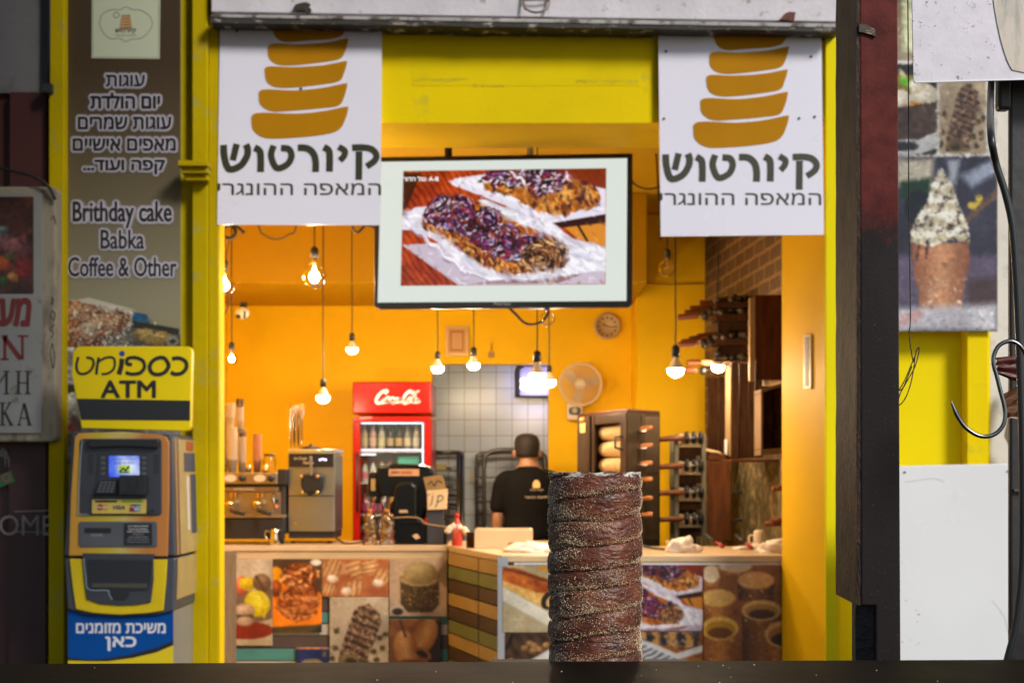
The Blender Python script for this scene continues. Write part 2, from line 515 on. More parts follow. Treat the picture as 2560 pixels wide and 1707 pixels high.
# ------------------------------------------------------------------ shared materials
yellow_ext = mat('yellow_facade_paint', (.83, .62, .003), .65, spec=.06, var=.10, scale=3.2, second=(.42, .37, .05), thresh=(.62, .80), bump=.15, bscale=30)
yellow_worn_dimmed = mat('worn_dimmed_yellow_paint', (.47, .345, .002), .7, spec=.05, var=.12, scale=7, second=(.34, .31, .07), thresh=(.56, .72), bump=.2, bscale=30)  # base darkened to imitate the dim left side; olive patches are wear
yellow_in = mat('orange_yellow_interior_paint', (.86, .53, .004), .5, spec=.12, var=.07, scale=1.3, bump=.08, bscale=25)
white_acr = mat('white_acrylic', (.80, .79, .90), .28, var=.02, scale=1.5)
sign_green = mat('dark_green_lettering', (.035, .040, .018), .45)
sign_orange = mat('orange_brown_emblem', (.46, .205, .004), .6, spec=.08, var=.06, scale=3)
black_pl = mat('black_plastic', (.018, .018, .02), .38)
dark_gr = mat('charcoal_plastic', (.045, .048, .06), .42, var=.08, scale=9)
mid_gr = mat('grey_plastic', (.10, .105, .12), .45, var=.08, scale=9)
steel = mat('brushed_steel', (.38, .36, .34), .32, metal=1.0, var=.04, scale=6)
dark_steel = mat('dark_steel_tube', (.16, .16, .16), .32, metal=.9, var=.1, scale=6)
wood_top = mat('pale_laminate_wood', (.62, .44, .25), .32, var=.14, scale=5, stretch=(1, 6, 6), bump=.03)
wood_edge = mat('worn_wood_edge', (.42, .33, .20), .55, var=.2, scale=9, stretch=(1, 6, 12), bump=.1)
wood_dark = mat('dark_stained_wood', (.050, .020, .008), .75, spec=.08, var=.5, scale=7, stretch=(6, 6, .8), bump=.2, bscale=14)
wood_red = mat('reddish_pine_board', (.11, .039, .014), .75, spec=.08, var=.35, scale=6, stretch=(6, 6, .8), bump=.12, bscale=14)
wood_handle = mat('turned_wood_handle', (.52, .20, .06), .42, var=.25, scale=12)
wood_handle_dark = mat('worn_dark_wood_handle', (.19, .060, .024), .5, spec=.3, var=.3, scale=12)
black_cord = mat('black_cord', (.012, .011, .010), .6)
brass = mat('gold_metal', (.75, .52, .22), .28, metal=1.0, var=.1, scale=8)
paper_white = mat('white_paper', (.78, .76, .72), .6, var=.04, scale=8)
white_pl = mat('white_plastic', (.72, .70, .66), .4, var=.03, scale=6)
red_gloss = mat('glossy_red_enamel', (.34, .009, .005), .25, spec=.18)
clear = thin_glass('clear_glass', (.97, .96, .93), .12)
cello = thin_glass('cellophane', (.985, .98, .97), .26)
cup_clear = thin_glass('clear_cup_plastic', (.995, .99, .985), .10)
bulb_glow = emat('lit_bulb', (1.0, .75, .49), BULB)
filament_glow = emat('lit_filament', (1.0, .68, .36), BULB*1.6)
pic_print = pic_mat('printed_sheet', .32)
pic_screen = pic_mat('lit_screen', .2, emit=.95)
# ================================================================== the setting
g = MB(); g.box(-40, 40, -30, 7.1, -0.2, 0.0)
struct('ground', g, mat('street_asphalt', (.06, .058, .055), .85, var=.25, scale=3, bump=.3))

# ------------------------------------------------------------------ the bakery building
FD = 7.1                                    # facade plane
shop = thing('bakery_building', 'bright yellow painted bakery front with an open shop room behind', 'building', (0, FD, 0))
LX, RX = px(548, FD), px(2062, FD)          # edges of the opening at the facade
LI, RI = px(561, 7.64), px(1955, 7.64)      # and at the inner side of the wall
lz = pz(308, FD)
b = MB(); b.box(px(480, FD), px(2100, FD), FD, 7.64, lz, 5.2)
obj('lintel_wall', b, yellow_ext, shop)
b = MB(); b.pbox(1030, 60, 1598, 215, FD-.0012, .0011)
obj('repainted_patch', b, mat('patched_yellow_paint', (.76, .585, .003), .65, spec=.06, var=.06, scale=4), shop)
b = MB(); rn_ = random.Random(2)
for x0, y0, x1 in ((1034, 194, 1170), (1180, 209, 1260), (1440, 198, 1596)):
    n_ = 14; h_ = 12 if y0 < 250 else 26
    b.prism([(x0+(x1-x0)*i/n_, y0+rn_.uniform(0, 4)) for i in range(n_+1)]+[(x0+(x1-x0)*i/n_, y0+h_-rn_.uniform(0, h_*.6)) for i in range(n_, -1, -1)], FD-.0018 if y0 < 250 else FD-.0006, .0005)
obj('old_stain', b, mat('dull_olive_stain', (.62, .49, .02), .7, spec=.05, var=.12, scale=14), shop)
# left jamb, pilaster with capital, door strip
b = MB(); b.plan([(px(520, FD), FD), (LX, FD), (LI, 7.64), (px(480, FD), 7.64)], 0, lz)
obj('door_jamb', b, yellow_ext, shop)
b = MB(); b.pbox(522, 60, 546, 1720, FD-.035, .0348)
obj('jamb_strip', b, yellow_worn_dimmed, shop, bevel=.004)
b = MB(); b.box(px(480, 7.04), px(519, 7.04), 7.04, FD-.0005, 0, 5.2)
pil = obj('pilaster', b, yellow_worn_dimmed, shop, bevel=.006)
b = MB()
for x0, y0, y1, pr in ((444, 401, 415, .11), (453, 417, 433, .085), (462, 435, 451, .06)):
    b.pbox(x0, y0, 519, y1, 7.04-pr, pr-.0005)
obj('capital', b, yellow_worn_dimmed, pil, bevel=.004)
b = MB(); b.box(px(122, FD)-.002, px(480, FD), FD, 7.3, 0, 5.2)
obj('side_wall', b, mat('shaded_yellow_wall', (.50, .38, .005), .6, spec=.05, var=.12, scale=4, bump=.2, bscale=20), shop)  # yellow darkened, with the left side's shade put into the paint
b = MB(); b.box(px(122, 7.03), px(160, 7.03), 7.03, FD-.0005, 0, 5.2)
obj('edge_trim', b, yellow_worn_dimmed, shop, bevel=.005)
# right jamb with splayed reveal
b = MB(); b.plan([(RX, FD), (px(2100, FD), FD), (px(2100, FD), 7.64), (RI, 7.64)], 0, lz)
obj('door_jamb', b, yellow_in, shop)
b = MB(); b.pbox(2064, 95, 2098, 1720, FD-.03, .0295)
obj('jamb_strip', b, mat('lemon_paint_on_board', (.80, .68, .006), .65, spec=.06, var=.08, scale=3, second=(.45, .46, .05), thresh=(.60, .68), stretch=(1, 1, .5)), shop, bevel=.004)
b = MB(); b.pbox(2066, 76, 2098, 92, FD-.02, .0195)
obj('unpainted_patch', b, mat('bare_white_plaster', (.6, .6, .6), .7, var=.1), shop)
# interior shell
CZ = 3.3
b = MB(); b.plan([(-2.35, 7.64), (-2.2, 7.64), (-2.2, 14.2), (-2.35, 14.2)], 0, CZ); obj('left_wall', b, yellow_in, shop)
b = MB(); b.box(-2.35, px(480, FD)-.001, 7.3, 7.64, 0, 5.2); obj('front_wall', b, yellow_in, shop)
b = MB(); b.box(-2.35, 4, 7.64, 14.2, CZ, CZ+.15); obj('ceiling', b, mat('shade_darkened_ceiling_paint', (.60, .39, .005), .6, var=.06, scale=2), shop)  # wall colour darkened: shade above the lamps painted into the ceiling
b = MB(); b.box(-2.35, 4, 7.1, 14.2, -.1, .012); obj('floor', b, mat('grey_floor_tiles', (.25, .24, .22), .4, var=.2, scale=5), shop)
DH = pz(910, 11)                             # kitchen doorway
xd0, xd1 = px(1080, 11), px(1371, 11)
xc = px(1592, 10.5)
b = MB(); b.box(-2.2, xd0, 11, 11.12, 0, CZ); b.box(xd1, px(1600, 11), 11, 11.12, 0, CZ); b.box(xd0, xd1, 11, 11.12, DH, CZ)
obj('back_wall', b, yellow_in, shop)
b = MB(); b.box(-2.2, xc, 9.67, 10.999, 2.684, CZ); obj('ceiling_beam', b, mat('shade_darkened_beam_paint', (.44, .255, .003), .5, spec=.2, var=.04, scale=2), shop, bevel=.01)  # darker than the walls to imitate the weak light above the bulbs
BX0 = px(1765, 10.4)
b = MB(); b.box(xc+.001, 2.2, 10.5, 11.1, 0, CZ); obj('wall_pier', b, yellow_in, shop)
b = MB(); b.box(xc+.001, BX0+.2, 10.46, 10.499, pz(705, 10.46), CZ); obj('wall_band', b, yellow_in, shop, bevel=.01)
# kitchen behind
tile = bpy.data.materials.new('pale_blue_wall_tiles'); tile.use_nodes = True
t = tile.node_tree; bs = t.nodes['Principled BSDF']
co = t.nodes.new('ShaderNodeTexCoord'); mp = t.nodes.new('ShaderNodeMapping'); mp.inputs['Rotation'].default_value = (R(90), 0, 0)
br = t.nodes.new('ShaderNodeTexBrick'); br.offset = 0; br.inputs['Scale'].default_value = 1
TS = 39.6*11.75/F
br.inputs['Brick Width'].default_value = TS; br.inputs['Row Height'].default_value = TS
br.inputs['Mortar Size'].default_value = .0028; br.inputs['Mortar Smooth'].default_value = .1
br.inputs['Color1'].default_value = (.74, .87, 1.0, 1); br.inputs['Color2'].default_value = (.69, .82, .95, 1); br.inputs['Mortar'].default_value = (.36, .36, .30, 1)
t.links.new(co.outputs['Object'], mp.inputs[0]); t.links.new(mp.outputs[0], br.inputs['Vector']); t.links.new(br.outputs['Color'], bs.inputs['Base Color'])
bs.inputs['Roughness'].default_value = .22
bp = t.nodes.new('ShaderNodeBump'); bp.inputs['Strength'].default_value = .3; bp.inputs['Distance'].default_value = .004
inv = t.nodes.new('ShaderNodeMath'); inv.operation = 'SUBTRACT'; inv.inputs[0].default_value = 1
t.links.new(br.outputs['Fac'], inv.inputs[1]); t.links.new(inv.outputs[0], bp.inputs['Height']); t.links.new(bp.outputs[0], bs.inputs['Normal'])
b = MB(); b.box(-2.0, 2.2, 11.75, 11.85, 0, CZ); obj('tiled_kitchen_wall', b, tile, shop)
kw = mat('white_kitchen_wall', (.72, .74, .76), .4, var=.03)
b = MB(); b.box(-2.0, -1.9, 11.121, 11.749, 0, CZ); obj('kitchen_end_wall', b, kw, shop)
b = MB(); b.box(2.0, 2.1, 11.121, 11.749, 0, CZ); obj('kitchen_end_wall', b, kw, shop)
# right hand wall: rough brick above, dark stone below
brick = bpy.data.materials.new('dusty_brown_brick'); brick.use_nodes = True
t = brick.node_tree; bs = t.nodes['Principled BSDF']
co = t.nodes.new('ShaderNodeTexCoord'); sp = t.nodes.new('ShaderNodeSeparateXYZ'); cb = t.nodes.new('ShaderNodeCombineXYZ')
t.links.new(co.outputs['Object'], sp.inputs[0]); t.links.new(sp.outputs['Y'], cb.inputs['X']); t.links.new(sp.outputs['Z'], cb.inputs['Y'])
nz = t.nodes.new('ShaderNodeTexNoise'); nz.inputs['Scale'].default_value = 9
av = t.nodes.new('ShaderNodeMixRGB'); av.inputs[0].default_value = .018; av.blend_type = 'ADD'
t.links.new(cb.outputs[0], av.inputs[1]); t.links.new(co.outputs['Object'], nz.inputs['Vector']); t.links.new(nz.outputs['Color'], av.inputs[2])
br = t.nodes.new('ShaderNodeTexBrick'); br.inputs['Scale'].default_value = 1
br.inputs['Brick Width'].default_value = .26; br.inputs['Row Height'].default_value = .092; br.inputs['Mortar Size'].default_value = .011; br.inputs['Mortar Smooth'].default_value = .3
br.inputs['Color1'].default_value = (.105, .056, .02, 1); br.inputs['Color2'].default_value = (.14, .076, .028, 1); br.inputs['Mortar'].default_value = (.30, .18, .06, 1)
t.links.new(av.outputs[0], br.inputs['Vector'])
n2 = t.nodes.new('ShaderNodeTexNoise'); n2.inputs['Scale'].default_value = 22; n2.inputs['Detail'].default_value = 6
mm = t.nodes.new('ShaderNodeMixRGB'); mm.blend_type = 'MULTIPLY'; mm.inputs[0].default_value = .6
t.links.new(co.outputs['Object'], n2.inputs['Vector']); t.links.new(br.outputs['Color'], mm.inputs[1]); t.links.new(n2.outputs['Fac'], mm.inputs[2]); t.links.new(mm.outputs[0], bs.inputs['Base Color'])
bp = t.nodes.new('ShaderNodeBump'); bp.inputs['Strength'].default_value = .7; bp.inputs['Distance'].default_value = .012
t.links.new(n2.outputs['Fac'], bp.inputs['Height']); t.links.new(bp.outputs[0], bs.inputs['Normal']); bs.inputs['Roughness'].default_value = .8
BX1 = 1.62                                  # the wall's near end
def wall_x(d): return BX0 + (10.45-d)/(10.45-7.75)*(BX1-BX0)
zs = pz(1150, 9)
b = MB(); b.plan([(BX0, 10.459), (BX1, 7.645), (BX1+.3, 7.645), (BX0+.3, 10.459)], zs, CZ); obj('brick_wall', b, brick, shop)
b = MB(); b.plan([(BX0, 10.459), (BX1, 7.645), (BX1+.3, 7.645), (BX0+.3, 10.459)], 0, zs-.0005)
obj('stone_wall', b, mat('dark_speckled_stone', (.10, .075, .030), .75, second=(.34, .25, .10), thresh=(.48, .66), var=.4, scale=17, bump=.5, bscale=40), shop)
b = MB(); b.tube([Vector((px(1592, 10.4), 10.44, pz(706, 10.44))), Vector((px(1680, 10.4), 10.44, pz(711, 10.44))), Vector((BX0-.01, 10.44, pz(708, 10.44)))], .006)
tag(obj('wall_cable', b, mat('painted_over_cable', (.30, .14, .01), .6)), 'thin painted cable running level across the orange wall beside the bricks', 'cable')
# switch plate on the reveal
def reveal(x, y, off=0.0):
    """a point on the right reveal seen at pixel (x, y)"""
    ax, ay, bx, by = RX, FD, RI, 7.64
    k = (x-1280)/F
    s = (k*ay-ax)/((bx-ax)-k*(by-ay)); d = ay+s*(by-ay)
    n = Vector((-(by-ay), (bx-ax), 0)).normalized()
    return Vector((ax+s*(bx-ax), d, pz(y, d))) + n*off
def rev_box(x0, y0, x1, y1, o0, o1):
    m = MB(); v = [reveal(x, y, o) for o in (o1, o0) for x, y in ((x0, y0), (x1, y0), (x1, y1), (x0, y1))]
    return m.add(v, [(0, 3, 2, 1), (4, 5, 6, 7), (0, 1, 5, 4), (1, 2, 6, 5), (2, 3, 7, 6), (3, 0, 4, 7)])
sw = thing('mirror_strip', 'narrow silvery framed strip fixed on the orange door reveal', 'wall strip', reveal(2023, 970))
obj('frame', rev_box(2014, 836, 2032, 972, .001, .012), mat('cream_frame', (.72, .55, .30), .4), sw, bevel=.003)
obj('mirror', rev_box(2018, 842, 2028, 966, .012, .014), mat('silver_mirror', (.22, .20, .17), .6, metal=.3), sw)

# ------------------------------------------------------------------ neighbours left and right
nb = thing('neighbour_building', 'dark neighbouring wall of grey plaster over dark red tiles, left of the yellow bakery', 'building', (-3.2, FD, 0))
b = MB(); b.box(-6, px(121, FD), FD, 7.6, pz(233, FD), 5.2)
obj('plaster_wall', b, mat('dirty_grey_plaster', (.15, .145, .145), .85, var=.25, scale=3.5, bump=.4, bscale=14, second=(.10, .095, .09), thresh=(.55, .7)), nb)
redt = bpy.data.materials.new('dark_red_wall_tiles'); redt.use_nodes = True
t = redt.node_tree; bs = t.nodes['Principled BSDF']; co = t.nodes.new('ShaderNodeTexCoord'); mp = t.nodes.new('ShaderNodeMapping'); mp.inputs['Rotation'].default_value = (R(90), 0, 0)
br = t.nodes.new('ShaderNodeTexBrick'); br.offset = 0; br.inputs['Scale'].default_value = 1; br.inputs['Brick Width'].default_value = .24; br.inputs['Row Height'].default_value = .24
br.inputs['Mortar Size'].default_value = .0025; br.inputs['Color1'].default_value = (.058, .016, .014, 1); br.inputs['Color2'].default_value = (.072, .020, .017, 1); br.inputs['Mortar'].default_value = (.05, .02, .018, 1)
t.links.new(co.outputs['Object'], mp.inputs[0]); t.links.new(mp.outputs[0], br.inputs['Vector']); t.links.new(br.outputs['Color'], bs.inputs['Base Color']); bs.inputs['Roughness'].default_value = .5
b = MB(); b.box(-6, px(28, FD), FD+.03, 7.6, 0, pz(233, FD)-.001); b.box(px(28, FD)+.0005, px(119, FD), FD-.02, 7.6, 0, pz(233, FD)-.001)
obj('red_tile_wall', b, redt, nb)
b = MB(); b.box(px(28, FD), px(118, FD), FD-.028, FD-.0205, 0, pz(1100, FD))
obj('lower_wall_panel', b, mat('dark_maroon_paint', (.045, .016, .015), .6, var=.15, scale=6), nb)
gt = mat('faded_grey_spray_paint', (.20, .18, .17), .7, var=.3, scale=20)
text('graffiti_lettering', 'ROME', (-40, 1287, 133, 1338), FD-.030, gt, nb, bold=-.004)
b = MB()
b.ribbon([(36, 1278), (120, 1276)], 3, FD-.030, smooth=False); b.ribbon([(36, 1329), (118, 1329)], 2.5, FD-.030, smooth=False)
b.prism([(-6, 1135), (6, 1118), (16, 1126), (24, 1145), (22, 1172), (20, 1148), (15, 1146), (13, 1168), (11, 1144), (0, 1140), (-8, 1150)], FD-.030, .002)
obj('graffiti_marks', b, gt, nb)
b = MB(); b.prism([(-20, 1196), (26, 1176), (37, 1203), (-10, 1222)], FD-.031, .0025)
gm = obj('green_graffiti', b, mat('green_spray_paint', (.03, .13, .05), .7, var=.2), nb)
b = MB(); b.ribbon([(x, y) for x, y in circ(15, 1194, 9, 16)]+[(24, 1194)], 5, FD-.034)
obj('pink_graffiti_ring', b, mat('pink_spray_paint', (.25, .07, .07), .7), nb)
b = MB(); b.tube([P(127, -300, 7.04), P(126, 100, 7.04), P(125, 222, 7.04)], .011); b.box(px(108, 7.03), px(134, 7.03), 7.0, 7.095, pz(235, 7.03), pz(213, 7.03))
tag(obj('conduit', b, mat('dark_conduit', (.03, .03, .03), .5)), 'dark conduit pipe ending in a small box above the red tiles', 'pipe')

# ------------------------------------------------------------------ right of the bakery: yellow wall, white wall
nr = thing('yellow_wall', 'lemon yellow wall with a raised pillar strip beneath the picture board', 'wall', (3, 7.15, 0))
b = MB(); b.box(px(2100, FD)+.001, px(2475, 7.2), 7.2, 7.6, 0, 5.2)
obj('wall_face', b, mat('lemon_yellow_wall', (.86, .69, .004), .6, spec=.06, var=.05, scale=2.5, bump=.08, bscale=20), nr)
b = MB(); b.box(px(2418, 7.1), px(2471, 7.1), 7.1, 7.1995, 0, 5.2)
obj('pillar_strip', b, yellow_ext, nr, bevel=.004)
wr = thing('white_wall', 'cracked dirty white plaster wall past the yellow pillar', 'wall', (3.4, 7.15, 0))
b = MB(); b.box(px(2475, 7.2)+.001, 8, 7.2, 7.6, 0, 5.2)
obj('plaster', b, mat('dirty_white_plaster', (.66, .64, .60), .75, second=(.40, .37, .32), thresh=(.56, .74), var=.08, scale=6, bump=.4, bscale=18), wr)
b = MB(); b.tube([P(2545, 960, 7.1), P(2520, 1090, 7.1), P(2556, 1160, 7.1)], .02)
obj('pipe', b, mat('grey_drain_pipe', (.42, .40, .42), .4), wr)
wp = thing('white_board', 'big glossy white panel standing before the yellow wall right of the red post', 'panel', (3, 6.6, 0))
pw = [(2236, 1165), (2310, 1163), (2345, 1162), (2390, 1161), (2450, 1160), (2500, 1159), (2541, 1158), (2541, 1900), (2236, 1900)]
b = MB(); b.prism(pw, 6.6, .03); obj('panel', b, mat('glossy_white_panel', (.78, .79, .79), .24, var=.05, scale=4.0, second=(.60, .62, .60), thresh=(.66, .80)), wp, bevel=.004)
b = MB(); rn_ = random.Random(6)
for i in range(9): b.prism(circ(2250+rn_.uniform(0, 60), 1520+rn_.uniform(-20, 110), rn_.uniform(.8, 2.6), 8), 6.5992, .0006)
b.ribbon([(2262, 1205), (2330, 1196), (2360, 1204)], 1.2, 6.5992, t=.0006); b.ribbon([(2480, 1500), (2510, 1540), (2520, 1580)], 1.0, 6.5992, t=.0006)
obj('scuff', b, mat('grey_scuff', (.42, .43, .42), .6), wp)
for x, y in ((2262, 1180), (2520, 1178)):
    b = MB(); b.prism(circ(x, y, 3, 10), 6.597, .003); obj('screw', b, dark_steel, wp)
b = MB(); b.box(px(2300, 6.7), px(2330, 6.7), 6.632, 6.66, 0, pz(1500, 6.6)); b.box(px(2460, 6.7), px(2490, 6.7), 6.632, 6.66, 0, pz(1500, 6.6)); obj('batten', b, wood_edge, wp)

# added unseen screen above the view, made to shade the left shop front
cn = thing('shade_screen', 'added corrugated screen, unseen above the view, shading the left of the shop front', 'shade screen', (-4, 3.5, 3.1))
b = MB(); n = 70; W_ = 11.0; X1 = .88
for i in range(n):
    x0 = X1-W_+i*(W_/n); x1 = x0+W_/n
    y0 = 3.5+.02*(i % 2); y1 = 3.5+.02*((i+1) % 2)
    b.add([(x0, y0, 3.1), (x1, y1, 3.1), (x1, y1, 9), (x0, y0, 9), (x0, y0+.004, 3.1), (x1, y1+.004, 3.1), (x1, y1+.004, 9), (x0, y0+.004, 9)],
          [(0, 3, 2, 1), (4, 5, 6, 7), (0, 1, 5, 4), (3, 7, 6, 2)])
obj('screen_sheet', b, mat('grey_screen_sheet', (.22, .22, .22), .6, var=.2), cn)
b = MB(); b.box(X1-W_, X1, 3.53, 3.6, 3.1, 3.2); b.box(X1-W_, X1-W_+.1, 3.53, 3.63, 0, 3.09); obj('shade_screen_girder', b, dark_steel, cn)

# ------------------------------------------------------------------ roller shutter above the opening
rs = thing('roller_shutter', 'grimy white rolled up shutter across the top of the shop opening', 'shutter', (0, 7, 3.7))
white_grime = mat('speckled_white_paint', (.60, .58, .62), .55, second=(.17, .13, .09), thresh=(.60, .72), var=.10, scale=16, bump=.2, bscale=40)
grime = mat('blackened_rail_paint', (.035, .032, .026), .7, second=(.40, .36, .32), thresh=(.56, .66), var=.3, scale=15, stretch=(1, 1, 3), bump=.5, bscale=30)
b = MB(); b.prism([(528, -420), (2098, -420), (2098, 55), (1400, 44), (528, 30)], 7.0, .0995); obj('shutter_curtain', b, white_grime, rs, bevel=.004)
b = MB(); b.prism([(526, 36), (1400, 48), (2099, 60), (2099, 70), (1400, 58), (526, 44)], 6.945, .1545); obj('edge_lip', b, mat('chipped_white_rail', (.40, .38, .37), .6, second=(.09, .07, .055), thresh=(.48, .60), var=.2, scale=14), rs, bevel=.003)
top_l = [(526, 40)] + [(526+i*39.3, 40+i*.65) for i in range(1, 41)]
bot = [(526+i*39.3, 58+i*.52+random.uniform(-1.3, 1.3)+(1.5 if i % 7 == 3 else 0)) for i in range(41)]
b = MB(); b.prism(top_l + bot[::-1], 6.95, .1495); obj('bottom_rail', b, grime, rs)
b = MB()
b.tube([P(1309, -20, 6.985), P(1309, 10, 6.975), P(1312, 22, 6.965), P(1328, 30, 6.96), P(1340, 32, 6.96), P(1355, 30, 6.96), P(1370, 22, 6.965), P(1373, 10, 6.975), P(1373, -20, 6.985)], .006)
b.tube([P(1312, 2, 6.985), P(1330, 1, 6.975), P(1352, 1, 6.975), P(1370, 3, 6.985)], .004)
obj('handle', b, mat('rusty_handle', (.20, .17, .15), .5, metal=.4, second=(.25, .11, .05), thresh=(.5, .6), var=.2, scale=30), rs)
b = MB(); b.prism([(1951, 48), (1960, 36), (1972, 30), (1989, 31), (1986, 51), (1980, 53)], 6.96, .039); obj('lock_tab', b, mat('rust', (.14, .055, .035), .8, var=.4, scale=40, bump=.4), rs)
b = MB(); b.prism([(733, 22), (738, 12), (748, 9), (757, 7), (766, 6), (775, 10), (770, 15), (778, 24), (774, 30), (780, 42), (778, 50), (772, 38), (762, 27), (750, 26), (742, 28)], 6.975, .024); obj('dirt_clump', b, mat('black_grime', (.05, .035, .025), .9, var=.5, scale=40, bump=.6), rs)

# ------------------------------------------------------------------ the two hanging signs
BANDS = [[(485,150),(476,200),(500,250),(560,276),(700,268),(850,258),(920,238),(945,205),(965,150)],
 [(465,290),(443,345),(460,395),(520,425),(620,427),(800,407),(910,387),(945,345),(968,265),(955,254),(820,280),(640,292)],
 [(440,437),(425,490),(445,545),(510,572),(620,572),(800,552),(910,530),(940,480),(960,412),(945,402),(800,428),(600,440)],
 [(408,587),(385,640),(400,690),(470,728),(600,724),(800,707),(905,690),(940,640),(962,557),(945,547),(800,575),(620,592)],
 [(365,740),(338,810),(355,860),(420,900),(520,905),(700,893),(850,872),(920,837),(955,765),(968,708),(950,699),(800,728),(620,744)]]
LETTERS = [([(995,966),(1060,964),(1120,975),(1152,1010),(1142,1050),(1090,1088)], 42), ([(1040,990),(1038,1175)], 43),
 ([(905,960),(945,985),(942,1018),(915,1050)], 40), ([(808,962),(842,985),(848,1040),(846,1122)], 44),
 ([(640,966),(700,970),(742,1005),(756,1060),(755,1124)], 44),
 ([(482,952),(465,1020),(502,1098),(570,1075),(598,1020),(580,975),(530,968)], 42), ([(356,965),(390,987),(397,1040),(396,1124)], 44),
 ([(154,948),(160,1030),(190,1105),(262,1085),(305,1025),(312,975),(300,945)], 44), ([(240,942),(214,1048)], 42)]
def hanging_sign(label, corners, f, d, holes, name='hanging_sign'):
    xs = [c[0] for c in corners]; ys = [c[1] for c in corners]
    t_ = thing(name, label, 'sign', P(sum(xs)/4, max(ys), d), 'white bakery signs over the opening')
    m = MB(); m.prism(corners, d, .006); obj('panel', m, white_acr, t_)
    m = MB()
    for q in BANDS:
        sp = spline([f(500+x*.38255, y*.38255) for x, y in q], 4, closed=True)
        sp = [(v.x, max(v.y, min(ys)+1)) for v in sp]
        m.prism(sp, d-.0022, .002)
    obj('spiral_emblem', m, sign_orange, t_)
    m = MB()
    for q, w in LETTERS: m.ribbon([f(500+x*.38255, y*.38255) for x, y in q], w*.38255, d-.0022, t=.002)
    obj('shop_name_lettering', m, sign_green, t_)
    a = f(500+116*.38255, 1197*.38255); c_ = f(500+1183*.38255, 1277*.38255)
    text('lower_lettering', 'המאפה ההונגרי', (a[0], a[1], c_[0], c_[1]), d-.0012, sign_green, t_, bold=.012, heb=True)
    m = MB()
    for x, y in holes: m.prism(circ(x, y, 3.2, 10), d-.004, .0039)
    obj('screw', m, black_pl, t_)
    return t_
hanging_sign('white sign with orange spiral emblem overlapping the left edge of the television',
             [(550, 40), (955, 40), (951, 563), (543, 562)], lambda x, y: (x, y), 7.06, [(592, 78), (908, 77), (752, 222)])
hanging_sign('white sign with orange spiral emblem above the brick wall, next to the red post',
             [(1645, 50), (2053, 50), (2060, 587), (1652, 591)], lambda x, y: (.9875*x+1112.5, y*1.012+19), 7.06, [(2028, 142), (1660, 297), (1998, 296), (1665, 129), (2037, 292)])

# ------------------------------------------------------------------ tall banner on the left wall
bn = thing('tall_banner', 'tall brown banner advertising cakes in Hebrew and English above the cash machine', 'banner', P(305, 1160, 7.085))
pc = Pic(158, -60, 452, 1160, 2.2, (78, 64, 46), 3)
tt = np.clip((pc.Y-150)/600, 0, 1); one = np.ones_like(pc.X)
pc.mix(one, (86, 70, 50), (168, 160, 128), tt**1.1)
pc.fill(one*0+((pc.X < 164)*1.0), (60, 52, 40), .3)
pc.fill(pc.poly([(158, 756), (222, 744), (330, 772), (360, 805), (360, 900), (158, 900)]), (228, 218, 200))
pc.fill(pc.poly([(330, 780), (368, 786), (372, 806), (330, 802)]), (36, 96, 140))
pc.fill(pc.poly([(330, 800), (448, 822), (448, 842), (325, 818)]), (48, 44, 38))
pc.fill(pc.poly([(158, 790), (452, 838), (452, 1160), (158, 1160)]), (92, 88, 82))
pc.fill(pc.poly([(158, 860), (452, 868), (452, 1160), (158, 1160)]), (150, 148, 148))
pc.ball(200, 790, 92, 34, (96, 46, 20), (216, 148, 92), 12, ns=6, amp=.5)
pc.ball(190, 840, 72, 40, (84, 36, 16), (206, 130, 78), 20, ns=6, amp=.5)
pc.ball(262, 810, 66, 30, (116, 64, 30), (222, 170, 120), -16, ns=5, amp=.5)
pc.ball(222, 828, 24, 22, (150, 110, 80), (226, 206, 180), 30, ns=4, amp=.6)
pc.ball(392, 845, 62, 20, (120, 92, 40), (206, 178, 106), 12, ns=4, amp=.4)
pc.fill(pc.ell(430, 852, 16, 13, 0), (150, 148, 130)); pc.fill(pc.ell(431, 853, 8, 6, 0), (40, 38, 36))
mm = pc.poly([(158, 745), (330, 775), (330, 865), (158, 865)]); pc.specks(mm, 900, (240, 226, 200), 1.3)
pc.fill(pc.poly([(158, 868), (190, 868), (190, 880), (158, 880)]), (205, 205, 205))
pc.fill(pc.poly([(158, 885), (188, 885), (188, 905), (158, 905)]), (90, 90, 88)); pc.specks(pc.poly([(158, 885), (188, 885), (188, 905), (158, 905)]), 120, (170, 165, 150))
for y in (915, 935, 950): pc.fill(pc.poly([(158, y), (200, y+4), (200, y+10), (158, y+8)]), (196, 198, 214))
pc.fill(pc.poly([(158, 960), (200, 965), (200, 985), (158, 985)]), (60, 46, 40))
pc.ball(176, 1010, 18, 30, (150, 146, 140), (236, 232, 226), 10, ns=5, amp=.4)
pc.mix(pc.poly([(158, 1036), (205, 1036), (205, 1160), (158, 1160)]), (90, 50, 40), (170, 165, 165), (pc.noise(14)-.3)*2.2)
pc.fill(pc.ell(177, 1068, 14, 7, -20), (170, 60, 60))
pc.dabs(pc.poly([(158, 750), (330, 772), (448, 835), (452, 1160), (158, 1160)]), 2600, 4, 2.4, 0, None, 2, .8, own=.35)
picture('banner_sheet', pc, front(158, -60, 452, 1160, 7.09), pic_print, bn, k=.64)
cream = mat('cream_print', (.52, .56, .40), .4)
b = MB(); b.prism([(230, -50), (401, -50), (399, 148), (229, 146)], 7.0868, .001); obj('cream_plaque', b, cream, bn)
b = MB(); b.ribbon([(233, -50), (232, 143), (396, 145), (397, -50)], 1.2, 7.086, smooth=False)
